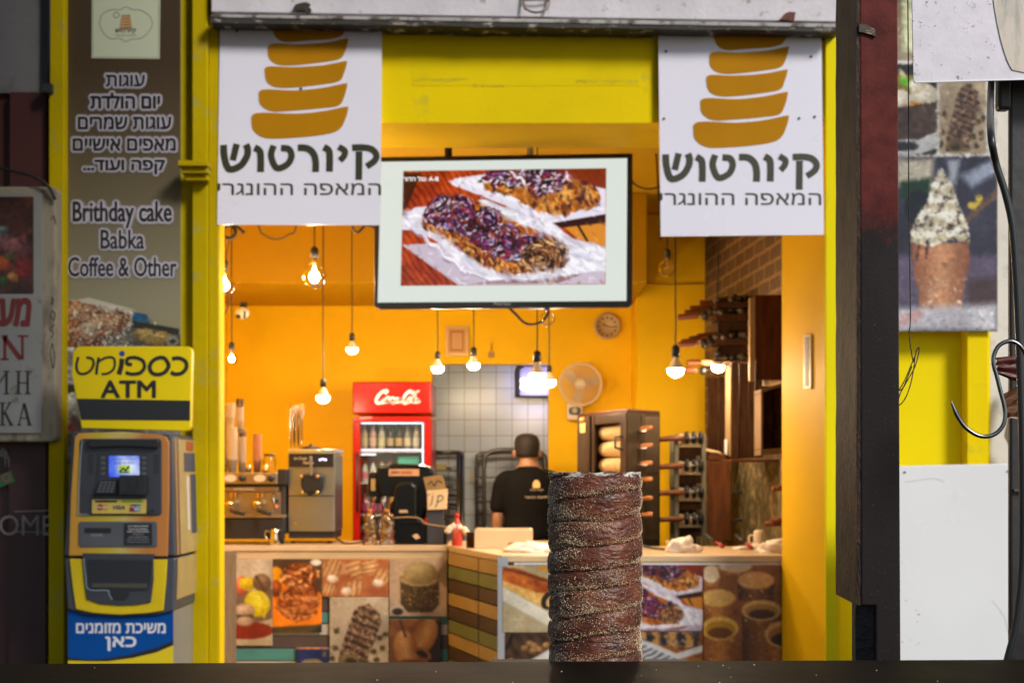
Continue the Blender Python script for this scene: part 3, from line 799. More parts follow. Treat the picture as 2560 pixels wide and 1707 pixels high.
fr = [(248, 60), (256, 37), (278, 25), (300, 25), (315, 18), (331, 25), (350, 26), (371, 38), (381, 60), (370, 82), (350, 97), (330, 98), (314, 105), (300, 97), (276, 97), (258, 82), (248, 60)]
b.ribbon(fr, 1.8, 7.086)
obj('plaque_outline', b, mat('grey_green_print', (.20, .22, .16), .5), bn)
b = MB()
for k_ in range(5):
    w = 12+1.1*k_; y = 38+k_*7.2; b.prism([(315-w, y+1), (315+w-1, y-1), (315+w-2, y+5), (315-w, y+6)], 7.086, .0008)
obj('plaque_emblem', b, mat('brown_orange_print', (.42, .19, .05), .5), bn)
dkp = mat('dark_print', (.018, .017, .016), .45)
text('plaque_lettering', 'קיורטוש', (288, 72, 340, 85), 7.086, dkp, bn, bold=.03, heb=True)
text('plaque_lettering', 'המאפה ההונגרי', (288, 87, 341, 91), 7.086, mat('grey_green_print', (.2, .22, .16)), bn, heb=True)
text('plaque_lettering', '®', (283, 31, 298, 46), 7.086, dkp, bn)
halo_a = mat('lavender_white_print', (.50, .48, .57), .45); halo_b = mat('greyish_print_fringe', (.26, .235, .22), .45)
for s_, r_, h_ in (('עוגות', (264, 187, 363, 218), 1), ('יום הולדת', (225, 231, 401, 273), 1), ('עוגות שמרים', (194, 291, 429, 325), 1), ('מאפים אישיים', (181, 345, 440, 378), 1),
                ('קפה ועוד...', (207, 399, 413, 437), 1), ('Brithday cake', (181, 503, 430, 571), 0), ('Babka', (251, 574, 361, 623), 0), ('Coffee & Other', (170, 642, 442, 692), 0)):
    bo = .05 if h_ else .022
    e1, e2 = 3.2, 6.0
    text('letter_fringe', s_, (r_[0]-e2, r_[1]-e2, r_[2]+e2, r_[3]+e2), 7.0872, halo_b, bn, bold=bo+.11, t=.0002, heb=bool(h_))
    text('letter_halo', s_, (r_[0]-e1, r_[1]-e1, r_[2]+e1, r_[3]+e1), 7.0865, halo_a, bn, bold=bo+.06, t=.0002, heb=bool(h_))
    text('lettering', s_, r_, 7.0858, dkp, bn, bold=bo, t=.0004, heb=bool(h_))

# ------------------------------------------------------------------ old sign on the far left
os_ = thing('old_shop_sign', 'weathered white shop sign with red and black Cyrillic letters in a stained concrete frame', 'sign', P(40, 1100, 6.95))
b = MB(); b.prism(rr(-700, 466, 141, 1104, 16), 6.95, .12); 
obj('frame', b, mat('stained_beige_concrete', (.30, .26, .19), .8, second=(.10, .085, .06), thresh=(.52, .68), var=.15, scale=8, bump=.5, bscale=22, stretch=(1, 1, .35)), os_, bevel=.012)
b = MB(); b.prism([(-690, 484), (104, 484), (104, 1082), (-690, 1082)], 6.938, .0118)
obj('sign_face', b, mat('rust_stained_shaded_white_enamel', (.27, .27, .26), .5, second=(.14, .11, .065), thresh=(.60, .70), var=.1, scale=9, bump=.1), os_)  # white base darkened to imitate far-left shade; second colour is rust staining
pc = Pic(-120, 492, 84, 734, 2.2, (60, 30, 24), 11)
pc.mix(np.ones_like(pc.X), (44, 22, 20), (92, 48, 38), pc.noise(40))
for cx, cy, rx, ry, a, b2 in ((-10, 600, 40, 26, (90, 60, 60), (160, 110, 110)), (42, 620, 34, 30, (80, 40, 44), (150, 96, 96)), (6, 660, 22, 20, (120, 50, 20), (190, 90, 40)), (58, 672, 22, 26, (90, 22, 22), (150, 44, 40)),
                              (32, 692, 14, 12, (130, 80, 30), (196, 140, 70)), (8, 700, 10, 9, (30, 70, 20), (60, 120, 40)), (24, 640, 16, 8, (60, 60, 30), (110, 110, 60)), (10, 575, 14, 10, (40, 60, 60), (120, 150, 150)), (60, 600, 12, 16, (70, 30, 40), (140, 80, 80))):
    pc.ball(cx, cy, rx, ry, a, b2, ns=8)
pc.texture(.3, 6)
picture('faded_food_print', pc, front(-120, 492, 84, 734, 6.9365), pic_print, os_, k=.9)
dred = mat('dark_red_letters', (.16, .022, .022), .5)
text('red_lettering', 'דעמ', (-40, 744, 79, 816), 6.936, dred, os_, bold=.05, shear=.15)
def serif(mb, strokes, d):
    for x0, y0, x1, y1, w in strokes: mb.ribbon([(x0, y0), (x1, y1)], w, d, smooth=False, t=.001)
b = MB()
serif(b, [(12, 842, 12, 898, 8), (4, 840, 20, 840, 5), (2, 898, 22, 898, 5), (10, 842, 52, 898, 12), (56, 842, 56, 898, 7), (44, 840, 71, 840, 5)], 6.937)
serif(b, [(-62, 842, -62, 898, 9), (-30, 842, -30, 898, 9), (-62, 870, -30, 870, 5)], 6.937)
obj('red_latin_lettering', b, dred, os_)
b = MB()
serif(b, [(-20, 930, -20, 984, 6), (-28, 928, -12, 928, 3), (-28, 984, -12, 984, 3), (16, 930, 16, 984, 6), (8, 928, 24, 928, 3), (8, 984, 24, 984, 3), (-18, 980, 14, 934, 3.5)], 6.937)
serif(b, [(46, 930, 46, 984, 6), (38, 928, 54, 928, 3), (38, 984, 54, 984, 3), (69, 930, 69, 984, 6), (61, 928, 77, 928, 3), (61, 984, 77, 984, 3), (46, 957, 69, 957, 3.5)], 6.937)
serif(b, [(6, 1008, 6, 1062, 6), (-2, 1007, 14, 1007, 3), (-2, 1062, 14, 1062, 3), (8, 1036, 24, 1009, 3.5), (12, 1030, 28, 1062, 6), (22, 1062, 34, 1062, 3), (20, 1007, 28, 1007, 4)], 6.937)
serif(b, [(60, 1008, 47, 1062, 3.5), (60, 1008, 74, 1062, 7), (52, 1045, 68, 1045, 3), (42, 1062, 53, 1062, 3), (67, 1062, 80, 1062, 3)], 6.937)
obj('black_cyrillic_lettering', b, dkp, os_)
b = MB()
for q in ([(127, 740), (131, 750), (129, 762), (134, 745)], [(132, 775), (126, 788), (134, 800), (138, 786), (131, 776)], [(136, 812), (126, 822), (134, 834), (126, 846)], [(130, 858), (126, 885), (133, 920), (137, 890), (131, 858)], [(128, 550), (134, 540), (140, 560)]):
    b.ribbon(q, 2, 6.9485)
obj('marker_scribble', b, mat('black_marker', (.03, .028, .025), .6), os_)
b = MB(); b.tube(spline([P(-60, 405, 6.99), P(20, 425, 6.93), P(80, 440, 6.92), P(120, 465, 6.92), P(138, 500, 6.93)], 5), .008)
tag(obj('loose_cable', b, black_cord), 'slack dark cable drooping over the top of the weathered white sign', 'cable')
# ================================================================== cash machine
AD = 6.6
atm = thing('cash_machine', 'free standing cash machine with orange fascia, blue base panel and yellow sign on top', 'cash machine', P(300, 1880, AD))
case_m = mat('dark_blue_grey_casing', (.060, .066, .085), .4, var=.06, scale=8)
xr0, xr1 = px(430, AD), px(437, AD)
# body: sides taper a little to the top
def hull(pts, d0, d1): 
    m = MB(); m.prism(pts, d0, d1-d0); return m
obj('upper_casing', hull([(186, 1079), (427, 1085), (431, 1093), (438, 1390), (160, 1390), (178, 1100)], AD, AD+.47), case_m, atm, bevel=.010)
obj('lower_casing', hull([(161, 1394), (438, 1394), (434, 1526), (395, 1536), (300, 1541), (215, 1536), (168, 1522)], AD+.002, AD+.47), case_m, atm, bevel=.008)
base_y = 1886
obj('base_casing', hull([(169, 1524), (433, 1524), (433, base_y), (169, base_y)], AD+.03, AD+.469), mat('grey_base_casing', (.26, .25, .22), .45, var=.06, scale=6), atm, bevel=.004)
fas = bpy.data.materials.new('orange_yellow_fascia'); fas.use_nodes = True
t = fas.node_tree; bs = t.nodes['Principled BSDF']; co = t.nodes.new('ShaderNodeTexCoord'); sp = t.nodes.new('ShaderNodeSeparateXYZ'); t.links.new(co.outputs['Generated'], sp.inputs[0])
nz = t.nodes.new('ShaderNodeTexNoise'); nz.inputs['Scale'].default_value = 1.4; t.links.new(co.outputs['Generated'], nz.inputs['Vector'])
ma = t.nodes.new('ShaderNodeMath'); ma.operation = 'MULTIPLY_ADD'; ma.inputs[1].default_value = .55
t.links.new(nz.outputs['Fac'], ma.inputs[0])
m2 = t.nodes.new('ShaderNodeMath'); m2.operation = 'MULTIPLY'; m2.inputs[1].default_value = .62; t.links.new(sp.outputs['X'], m2.inputs[0]); t.links.new(m2.outputs[0], ma.inputs[2])
ra = t.nodes.new('ShaderNodeValToRGB'); e = ra.color_ramp.elements
e[0].position = .30; e[0].color = (.70, .34, .04, 1); e[1].position = .95; e[1].color = (.62, .22, .05, 1)
x = e.new(.48); x.color = (.62, .48, .04, 1); x = e.new(.62); x.color = (.66, .52, .16, 1); x = e.new(.75); x.color = (.55, .22, .05, 1)
t.links.new(ma.outputs[0], ra.inputs[0]); t.links.new(ra.outputs[0], bs.inputs['Base Color']); bs.inputs['Roughness'].default_value = .32; bs.inputs['Metallic'].default_value = .1
obj('fascia', hull([(196, 1082)]+[(305, 1079)]+[(400, 1086), (416, 1092), (423, 1104), (423, 1250), (419, 1391), (171, 1389), (176, 1240), (186, 1092)], AD-.012, AD-.0005), fas, atm, bevel=.006)
yel_p = mat('golden_yellow_panel', (.74, .53, .012), .35, spec=.3, var=.10, scale=4)
obj('lower_fascia', hull([(173, 1396), (418, 1398), (414, 1460), (408, 1526), (370, 1532), (300, 1536), (235, 1532), (189, 1522), (180, 1460)], AD-.010, AD+.0015), yel_p, atm, bevel=.005)
# screen recess
rec = obj('screen_recess', hull(rr(199, 1096, 404, 1288, 9), AD-.020, AD-.0125), dark_gr, atm, bevel=.004)
obj('recess_lip', (lambda m: m.ribbon([(206, 1101), (201, 1150), (196, 1276), (200, 1284), (220, 1286)], 2, AD-.0225, t=.002))(MB()), mat('pale_edge_plastic', (.30, .38, .42), .3), rec)
obj('hood', hull([(215, 1098), (398, 1100), (394, 1120), (300, 1116), (222, 1120)], AD-.045, AD-.0205), black_pl, rec, bevel=.006)
obj('console', hull([(246, 1130), (372, 1132), (370, 1186), (365, 1240), (232, 1240), (242, 1188)], AD-.026, AD-.0205), mat('slate_plastic', (.034, .038, .05), .4), rec, bevel=.004)
pc = Pic(272, 1139, 348, 1192, 1.0, (40, 80, 230), 5)
pc.mix(np.ones_like(pc.X), (30, 70, 235), (238, 244, 255), np.clip(1.25-np.hypot((pc.X-326)/52, (pc.Y-1166)/38)*1.05+(pc.noise(26)-.5)*.7, 0, 1))
pc.fill(pc.poly([(296, 1163), (325, 1163), (325, 1182), (296, 1182)]), (170, 210, 60))
pc.fill(pc.line([(300, 1178), (308, 1170), (314, 1176), (322, 1166)], 4), (16, 24, 20)); pc.fill(pc.ell(301, 1168, 2, 2), (200, 60, 30)); pc.fill(pc.line([(300, 1180), (322, 1180)], 3), (20, 40, 24))
scr = picture('screen', pc, front(272, 1139, 348, 1192, AD-.030), pic_mat('cash_machine_screen', .2, emit=.9), rec, thick=.003)
text('screen_lettering', 'ללא דמי שירות', (284, 1153, 334, 1161), AD-.0315, mat('navy_text', (.02, .06, .22), .5), scr, heb=True)
text('screen_lettering', 'משיכת מזומנים כאן', (279, 1146, 340, 1150), AD-.0315, MATS['navy_text'], scr, heb=True)
for k_ in range(4):
    for x0 in (252, 354):
        b = MB(); b.prism(rr(x0, 1140+k_*13, x0+11, 1148+k_*13, 2), AD-.030, .004); obj('side_key', b, mid_gr, rec)
b = MB()
for k_ in range(7):
    b.pbox(219, 1137+k_*7, 233, 1140+k_*7, AD-.0215, .001); b.pbox(384, 1137+k_*7, 398, 1140+k_*7, AD-.0215, .001)
obj('speaker_vent', b, black_pl, rec)
b = MB(); b.add([tuple(P(248, 1200, AD-.028)), tuple(P(294, 1200, AD-.028)), tuple(P(290, 1234, AD-.058)), tuple(P(236, 1234, AD-.058)), tuple(P(236, 1237, AD-.026)), tuple(P(290, 1237, AD-.026))],
      [(0, 3, 2, 1), (3, 4, 5, 2), (0, 4, 3), (1, 2, 5), (0, 1, 5, 4)])
kp = obj('keypad', b, black_pl, rec)
b = MB()
for i in range(4):
    for j in range(4):
        d_ = AD-.032-.0065*j; b.prism(rr(250-j*2.4+i*10.5, 1203+j*7.2, 258-j*2.4+i*10.5, 1208.5+j*7.2, 1), d_-.003, .004)
obj('key', b, mid_gr, kp)
crd = obj('card_reader', hull([(298, 1187), (366, 1187), (364, 1238), (297, 1236)], AD-.06, AD-.0265), mat('card_reader_plastic', (.02, .021, .026), .3), rec, bevel=.004)
b = MB(); b.prism(rr(314, 1195, 346, 1206, 3), AD-.064, .004); b.prism(rr(322, 1204, 341, 1222, 2), AD-.067, .007); b.prism(rr(311, 1221, 341, 1231, 3), AD-.064, .004)
obj('card_slot', b, black_pl, crd)
b = MB(); b.prism(circ(381, 1276, 9, 20), AD-.030, .010); jk = obj('headphone_jack', b, dark_gr, rec)
b = MB(); b.prism(circ(381, 1276, 4.5, 16), AD-.033, .003); obj('socket', b, black_pl, jk)
lg = obj('card_logo_strip', hull(rr(230, 1248, 365, 1283, 2), AD-.028, AD-.0205), mat('pale_yellow_strip', (.70, .52, .10), .35, var=.15, scale=9), rec)
b = MB(); b.prism(rr(237, 1250, 293, 1255, 2.5), AD-.030, .002); obj('slot', b, black_pl, lg)
b = MB(); b.prism(rr(304, 1250, 359, 1255, 2.5), AD-.030, .002); obj('slot', b, mat('green_light_strip', (.16, .34, .02), .4), lg)
b = MB(); b.prism(circ(250, 1267, 7.8, 20), AD-.030, .002); obj('emblem', b, mat('logo_red', (.45, .03, .03), .4), lg)
b = MB(); b.prism(circ(263, 1267, 7.8, 20), AD-.0295, .0015); obj('emblem', b, mat('logo_amber', (.62, .34, .02), .4), lg)
text('logo_lettering', 'MasterCard', (243, 1264.5, 270, 1269.5), AD-.031, paper_white, lg, bold=.02)
text('logo_lettering', 'VISA', (282, 1263, 312, 1273), AD-.030, mat('logo_navy', (.02, .03, .12), .4), lg, bold=.05, shear=.25)
for x0, c_ in ((324, (.35, .03, .04)), (332, (.02, .05, .20)), (341, (.02, .22, .26))):
    b = MB(); b.prism([(x0+2, 1260), (x0+11, 1260), (x0+8, 1278), (x0-1, 1278)], AD-.030-.0004*(x0-320)/10, .0018); obj('emblem', b, mat('logo_%d' % x0, c_, .4), lg)
text('logo_lettering', 'UnionPay', (326, 1264, 350, 1269), AD-.0335, paper_white, lg, bold=.02); text('logo_lettering', '银联', (335, 1269, 349, 1276), AD-.0335, paper_white, lg, bold=.02)
# middle panel
mp_ = obj('notice_panel', hull(rr(196, 1303, 393, 1367, 7), AD-.018, AD-.0125), mid_gr, atm, bevel=.003)
b = MB(); b.pbox(211, 1319, 277, 1332, AD-.020, .0019); obj('paper_slot', b, black_pl, mp_)
text('lettering', 'פתקית', (228, 1334, 256, 1343), AD-.0195, mat('pale_grey_text', (.34, .36, .40), .5), mp_, bold=.01, heb=True)
b = MB(); b.pbox(310, 1308, 380, 1362, AD-.0205, .0024); nt = obj('notice', b, black_pl, mp_)
for k_, (s_, w) in enumerate((('השימוש במכשיר כרוך', 26), ('בתשלום דמי שירות', 24), ('בסכום המוצג על המסך', 28), ('דמי השירות', 14), ('שווים לסכום המוצג', 24), ('ייתכן עמלה מצד הבנק', 28), ('המנפיק עם הכרטיס', 27))):
    text('lettering', s_, (345-w, 1313+k_*6.6, 345+w, 1317.6+k_*6.6), AD-.022, paper_white if k_ < 3 else mat('pale_grey_text', (.3, .3, .3)), nt, bold=.02 if k_ < 3 else 0, heb=True)
# cash bin
bn_ = obj('cash_bin', hull([(206, 1382), (387, 1384), (384, 1396), (384, 1450), (377, 1505), (345, 1511), (300, 1513), (250, 1509), (216, 1497), (210, 1450), (206, 1396)], AD-.020, AD-.0125), dark_gr, atm, bevel=.004)
obj('bin_opening', hull([(218, 1398), (380, 1400), (375, 1460), (368, 1475), (324, 1477), (322, 1490), (312, 1500), (288, 1500), (277, 1490), (272, 1474), (226, 1471), (219, 1440)], AD-.0225, AD-.0205), mat('dark_bin_inside', (.022, .024, .03), .35), bn_)
obj('bin_lip', (lambda m: m.ribbon([(209, 1394), (214, 1440), (221, 1472), (268, 1475), (272, 1484), (280, 1498)], 2, AD-.0235, t=.002))(MB()), MATS['pale_edge_plastic'], bn_)
obj('cash_tray', hull([(229, 1457), (368, 1458), (366, 1470), (229, 1468)], AD-.026, AD-.0226), mat('olive_tray', (.075, .07, .05), .4), bn_, bevel=.002)
# base panel
bl = obj('base_panel', hull([(170, 1523), (232, 1535), (300, 1540), (372, 1535), (433, 1526), (433, base_y), (170, base_y)], AD+.024, AD+.0295), mat('blue_panel', (.003, .070, .30), .35, spec=.15, var=.05, scale=4), atm)
obj('black_swoosh', hull([(170, 1643)]+[(220, 1648), (268, 1645), (330, 1634), (390, 1618), (433, 1600), (433, 1612), (390, 1630), (330, 1644), (268, 1652), (220, 1652), (170, 1650)], AD+.021, AD+.0235), black_pl, bl)
obj('yellow_swoosh', hull([(170, 1650), (220, 1652), (268, 1652), (330, 1644), (390, 1630), (433, 1612), (433, base_y), (170, base_y)], AD+.0205, AD+.0235), mat('yellow_panel', (.72, .54, .012), .35), bl)
wt = mat('white_lettering', (.72, .72, .76), .45)
text('lettering', 'משיכת מזומנים', (190, 1556, 414, 1582), AD+.022, wt, bl, bold=.035, heb=True)
text('lettering', 'כאן', (263, 1590, 341, 1626), AD+.022, wt, bl, bold=.035, heb=True)
# side with stickers
def side(y0, y1, k0, k1, o, top_x=431):
    m = MB(); xs = lambda y: px(431+(y-1093)/297*7, AD) if y < 1390 else px(438-(y-1394)/132*4, AD) if y < 1526 else xr0+.004
    v = []
    for oo in (o, o-.002):
        for (k, y) in ((k0, y0), (k1, y0), (k1, y1), (k0, y1)): v.append((xs(y)+oo, AD+.47*k, pz(y, AD)))
    return m.add(v, [(0, 1, 2, 3), (7, 6, 5, 4), (0, 4, 5, 1), (1, 5, 6, 2), (2, 6, 7, 3), (3, 7, 4, 0)])
obj('side_panel', side(1096, 1388, .22, .99, .003), mat('ochre_side_print', (.46, .34, .14), .4, var=.15, scale=8), atm)
obj('side_stripe', side(1096, 1388, .08, .14, .003), mat('copper_stripe', (.52, .25, .10), .35), atm)
obj('side_sticker', side(1130, 1178, .45, .92, .0055), mat('navy_sticker', (.03, .05, .14), .4), atm)
obj('side_sticker', side(1100, 1124, .55, .85, .0055), mat('red_print', (.42, .07, .03), .4), atm)
obj('side_sticker', side(1185, 1340, .72, .97, .0055), MATS['navy_sticker'], atm)
obj('side_lettering', side(1190, 1330, .55, .62, .0055), wt, atm)
obj('base_side', side(1396, 1500, .1, .98, .003), mat('ochre_side_print', (.46, .34, .14)), atm)
# yellow sign on top
TD = AD+.10
top = obj('top_sign', hull([(192, 868), (198, 866), (470, 866), (477, 870), (479, 880), (476, 1066), (472, 1075), (462, 1077), (204, 1070), (178.6, 932), (183, 880)], TD, TD+.05), mat('yellow_sign_panel', (.88, .66, .004), .4, spec=.2, var=.03, scale=4), atm, bevel=.004)
b = MB(); b.prism([(192, 996), (475.5, 1001), (475, 1051), (203, 1049)], TD-.002, .0019); obj('black_band', b, black_pl, top)
text('lettering', 'ATM', (251, 950, 390, 995), TD-.0015, dkp, top, bold=.045)
b = MB()
b.ribbon([(430, 897), (448, 895), (463, 903), (466, 918), (455, 932), (438, 935), (427, 930)], 10, TD-.0016)
b.ribbon([(x, y) for x, y in [(420, 908), (412, 896), (398, 894), (382, 902), (374, 917), (380, 932), (396, 936), (412, 930), (421, 917), (420, 906)]], 10, TD-.0017)
b.ribbon([(330, 911), (318, 909), (320, 896), (340, 894), (357, 902), (361, 918), (350, 932), (330, 935), (314, 931)], 9, TD-.0018)
b.ribbon([(305, 896), (303, 915), (297, 936)], 12, TD-.0016)
b.ribbon([(247, 893), (243, 915), (241, 936)], 7, TD-.0016); b.ribbon([(245, 905), (262, 895), (280, 893), (287, 903), (284, 922), (270, 933), (254, 935)], 6, TD-.0017)
b.ribbon([(196, 892), (191, 915), (197, 932), (212, 934), (226, 926), (234, 909), (230, 897), (216, 893)], 6.5, TD-.0017)
obj('black_lettering', b, dkp, top)
b = MB(); b.prism(circ(305, 883.5, 7, 18), TD-.0018, .0017); obj('blue_dot', b, mat('blue_dot', (.02, .06, .36), .4), top)

# ================================================================== television
VD = 7.85
tv = thing('television', 'large black framed television showing a chocolate babka, hung from the ceiling in the opening', 'television', P(1258, 770, VD))
b = MB()
q = [(936, 393), (1582, 383), (1581, 760), (1573, 768), (945, 772), (935, 763)]
b.prism(q, VD, .05); frm = obj('casing', b, black_pl, tv, bevel=.006)
def babka(pc, fx, fy):
    f = lambda *p: [(fx(x), fy(y)) for x, y in p]
    sx = abs(fx(1)-fx(0)); one = np.ones_like(pc.X)
    pc.wood((120, 26, 12), (206, 78, 26), 55, 14*sx)
    pc.fill(pc.poly(f((1007, 428), (1053, 430), (1010, 540))), (44, 12, 10), .9)
    pc.fill(pc.poly(f((1400, 560), (1520, 520), (1520, 640), (1470, 620))), (224, 140, 40))
    pc.fill(pc.line(f((1450, 570), (1472, 606)), 6*sx), (30, 16, 10))
    pc.fill(pc.poly(f((1300, 420), (1518, 420), (1518, 480))), (120, 40, 18), .8)
    # back tray
    pc.fill(pc.poly(f((1360, 556), (1518, 540), (1518, 562), (1395, 575))), (50, 14, 12))
    pc.fill(pc.poly(f((1128, 455), (1135, 445), (1235, 432), (1330, 430), (1518, 478), (1518, 540), (1380, 562), (1130, 462))), (236, 228, 244))
    pc.fill(pc.poly(f((1140, 452), (1240, 438), (1500, 492), (1500, 520), (1385, 545))), (250, 246, 252))
    bm = pc.poly(f((1200, 452), (1230, 428), (1380, 422), (1440, 450), (1500, 480), (1505, 505), (1480, 525), (1400, 542), (1350, 530), (1280, 492), (1215, 472)))
    n1 = pc.noise(16*sx); n2 = pc.noise(7*sx)
    pc.mix(bm, (150, 70, 20), (238, 160, 60), n2*1.5-.2)
    tp = pc.poly(f((1200, 452), (1230, 426), (1390, 424), (1440, 452), (1420, 470), (1360, 500), (1300, 470), (1240, 470)))
    w = np.sin((pc.X*.8-pc.Y*.6)/sx*.33+n1*9)
    pc.mix(tp, (60, 18, 70), (170, 80, 170), .5+.4*w+(n2-.5)*1.8); pc.fill(np.clip((pc.noise(10*sx, 2)-.56)*9, 0, 1)*tp, (236, 224, 246), .95); pc.fill(np.clip((pc.noise(11*sx, 2)-.64)*9, 0, 1)*tp, (24, 10, 26), .9)
    pc.fill(pc.ell(fx(1450), fy(492), 50*sx, 24*sx, 0), (236, 170, 80)); pc.fill(pc.ell(fx(1440), fy(510), 34*sx, 9*sx, -8), (30, 14, 10))
    pc.fill(pc.line(f((1410, 500), (1445, 486), (1475, 500)), 5*sx), (250, 214, 140))
    # front dish
    pc.fill(pc.poly(f((1008, 612), (1150, 715), (1518, 715), (1518, 620), (1430, 600))), (206, 190, 206))
    pc.fill(pc.poly(f((1180, 712), (1400, 712), (1460, 690), (1300, 698))), (120, 70, 60), .7)
    dish = f((1008, 540), (1040, 518), (1080, 515), (1215, 500), (1260, 520), (1300, 525), (1340, 548), (1390, 565), (1430, 600), (1518, 628), (1518, 680), (1430, 690), (1340, 704), (1270, 700), (1200, 690), (1150, 655), (1090, 600), (1040, 575), (1008, 575))
    dm = pc.poly(dish); pc.mix(dm, (214, 206, 226), (252, 250, 255), pc.noise(26*sx)*1.6-.2)
    ed = [(1025, 560), (1045, 580), (1062, 585), (1075, 610), (1095, 615), (1112, 645), (1135, 650), (1160, 680), (1190, 682), (1230, 700), (1262, 698), (1290, 690), (1320, 700), (1360, 690), (1400, 668)]
    pc.fill(pc.line(f(*ed), 9*sx), (250, 248, 255)); pc.fill(pc.line(f(*[(x+3, y+9) for x, y in ed]), 4*sx), (176, 160, 186), .8)
    loaf = [(1056, 545), (1075, 505), (1100, 488), (1160, 486), (1220, 515), (1290, 555), (1350, 580), (1400, 598), (1425, 630), (1428, 655), (1400, 680), (1330, 685), (1265, 690), (1215, 670), (1150, 625), (1090, 585), (1062, 570)]
    lm = pc.poly(f(*loaf)); pc.mix(lm, (120, 46, 14), (236, 140, 50), n2*1.6-.3)
    topm = pc.poly(f((1056, 545), (1075, 505), (1100, 488), (1160, 486), (1220, 515), (1290, 555), (1350, 580), (1395, 598), (1340, 640), (1290, 660), (1240, 650), (1180, 610), (1120, 580), (1080, 566)))
    n3 = pc.noise(20*sx); n4 = pc.noise(6*sx, 2)
    for cx, cy, r in ((1085, 540, 30), (1100, 510, 26), (1150, 520, 36), (1170, 560, 34), (1120, 560, 28), (1220, 550, 34), (1215, 600, 40), (1270, 590, 34), (1265, 640, 36), (1320, 620, 34), (1300, 660, 26), (1360, 610, 26)):
        m_ = pc.ell(fx(cx), fy(cy), r*sx, r*sx*.85)*topm
        rad = np.hypot(pc.X-fx(cx), (pc.Y-fy(cy))*1.2)/sx
        pc.mix(m_, (34, 12, 40), (150, 70, 140), .45+.4*np.sin(rad*.5+n3*9+n4*5)+(n2-.5)*1.6)
        pc.fill(m_*np.clip((pc.noise(12*sx)-.58)*9, 0, 1), (170, 34, 66), .8)
    PALB = [(24, 12, 24), (24, 12, 24), (50, 20, 46), (84, 38, 84), (30, 14, 20), (150, 30, 62), (110, 20, 40), (176, 92, 48), (40, 18, 20)]; PALW = [(244, 240, 250), (206, 192, 226), (150, 120, 176), (236, 214, 226)]
    for cx, cy, r in ((1085, 540, 32), (1100, 510, 28), (1150, 520, 36), (1170, 560, 36), (1120, 560, 30), (1220, 550, 36), (1215, 600, 40), (1270, 590, 36), (1265, 640, 38), (1320, 620, 36), (1300, 660, 28), (1360, 610, 30)):
        m_ = pc.ell(fx(cx), fy(cy), r*sx, r*sx*.85)*topm; tang = lambda x, y: math.atan2((y-fy(cy+r*.2)), (x-fx(cx)))+math.pi/2
        pc.dabs(m_, int(70*max(sx, .6)), 9*sx, 2.6*sx, tang, PALB, .35, .9); pc.dabs(m_, int(21*max(sx, .6)), 6*sx, 1.5*sx, tang, PALW, .4, .95)
    side = np.clip(lm-topm, 0, 1); pc.dabs(side, int(420*sx), 8*sx, 3*sx, .9, [(196, 104, 36), (236, 156, 66), (140, 66, 20), (90, 36, 14), (240, 180, 96)], .5, .8); pc.dabs(side, int(70*sx), 7*sx, 3*sx, 1.4, [(50, 20, 24), (110, 30, 40)], .4, .85)
    pc.fill(tp, (52, 22, 50), .75); pc.dabs(tp, int(420*sx), 10*sx, 3*sx, -.6, PALB, .8, .9); pc.dabs(tp, int(100*sx), 7*sx, 1.8*sx, -.6, PALW, .8, .95); pc.dabs(np.clip(bm-tp, 0, 1), int(260*sx), 9*sx, 4*sx, 1.0, [(206, 120, 40), (240, 170, 80), (150, 80, 26), (70, 30, 40)], .6, .8)
    cut = pc.ell(fx(1370), fy(642), 62*sx, 44*sx, -12)*lm
    rad = np.hypot((pc.X-fx(1352)), (pc.Y-fy(650))*1.6)/sx
    pc.mix(cut, (30, 14, 10), (226, 168, 110), .45+.6*np.sin(rad*.50+n3*13+n4*4)+(n2-.5)*.8)
    pc.dabs(cut, int(230*sx), 11*sx, 2.0*sx, lambda x, y: math.atan2((y-fy(650))*1.6, x-fx(1352))+math.pi/2, [(30, 14, 10), (30, 14, 10), (60, 28, 16), (120, 60, 30), (232, 180, 124), (200, 130, 76)], .25, .9)
    pc.dabs(dm*(1-lm), int(160*sx), 22*sx, 5*sx, .55, [(252, 250, 255), (214, 204, 226), (232, 226, 240)], .4, .5)
    pc.dabs(one, int(500*sx), 9*sx, 2.5*sx, .6, None, .7, .7, own=.22)
pc = Pic(1007, 425, 1518, 715, 1.9, (180, 60, 20), 21)
babka(pc, lambda x: x, lambda y: y)
inner = Pic(951, 402, 1571, 756, 1.9, (222, 230, 222), 5)
ix0 = (1007-951)/620; iy0 = (426-402)/354
jx = np.clip(((inner.X-1007)/511*(pc.nx-1)).round().astype(int), 0, pc.nx-1); jy = np.clip(((inner.Y-426)/288*(pc.ny-1)).round().astype(int), 0, pc.ny-1)
ins = (inner.X > 1007) & (inner.X < 1518) & (inner.Y > 426) & (inner.Y < 714)
inner.c[ins] = pc.c[jy, jx][ins]
scr = picture('screen', inner, [P(953, 405, VD-.004), P(1568, 396, VD-.004), P(1566, 752, VD-.004), P(944, 756, VD-.004)], pic_screen, tv)
text('screen_lettering', 'רודה לגנ: A-B', (1008, 441, 1097, 453), VD-.006, emat('lit_white_text', (1, 1, 1), 1.0), scr, bold=.03)
text('maker_lettering', 'Peerless', (1235, 755, 1277, 763), VD-.0015, mat('silver_print', (.45, .45, .45), .4), frm)
b = MB(); b.tube([P(1121, 400, VD+.03), Vector((px(1121, VD), VD+.03, CZ))], .022); obj('ceiling_pole', b, black_pl, tv)
b = MB(); b.tube([P(1325, 400, VD+.03), Vector((px(1325, VD), VD+.03, CZ))], .022); obj('ceiling_pole', b, white_pl, tv)
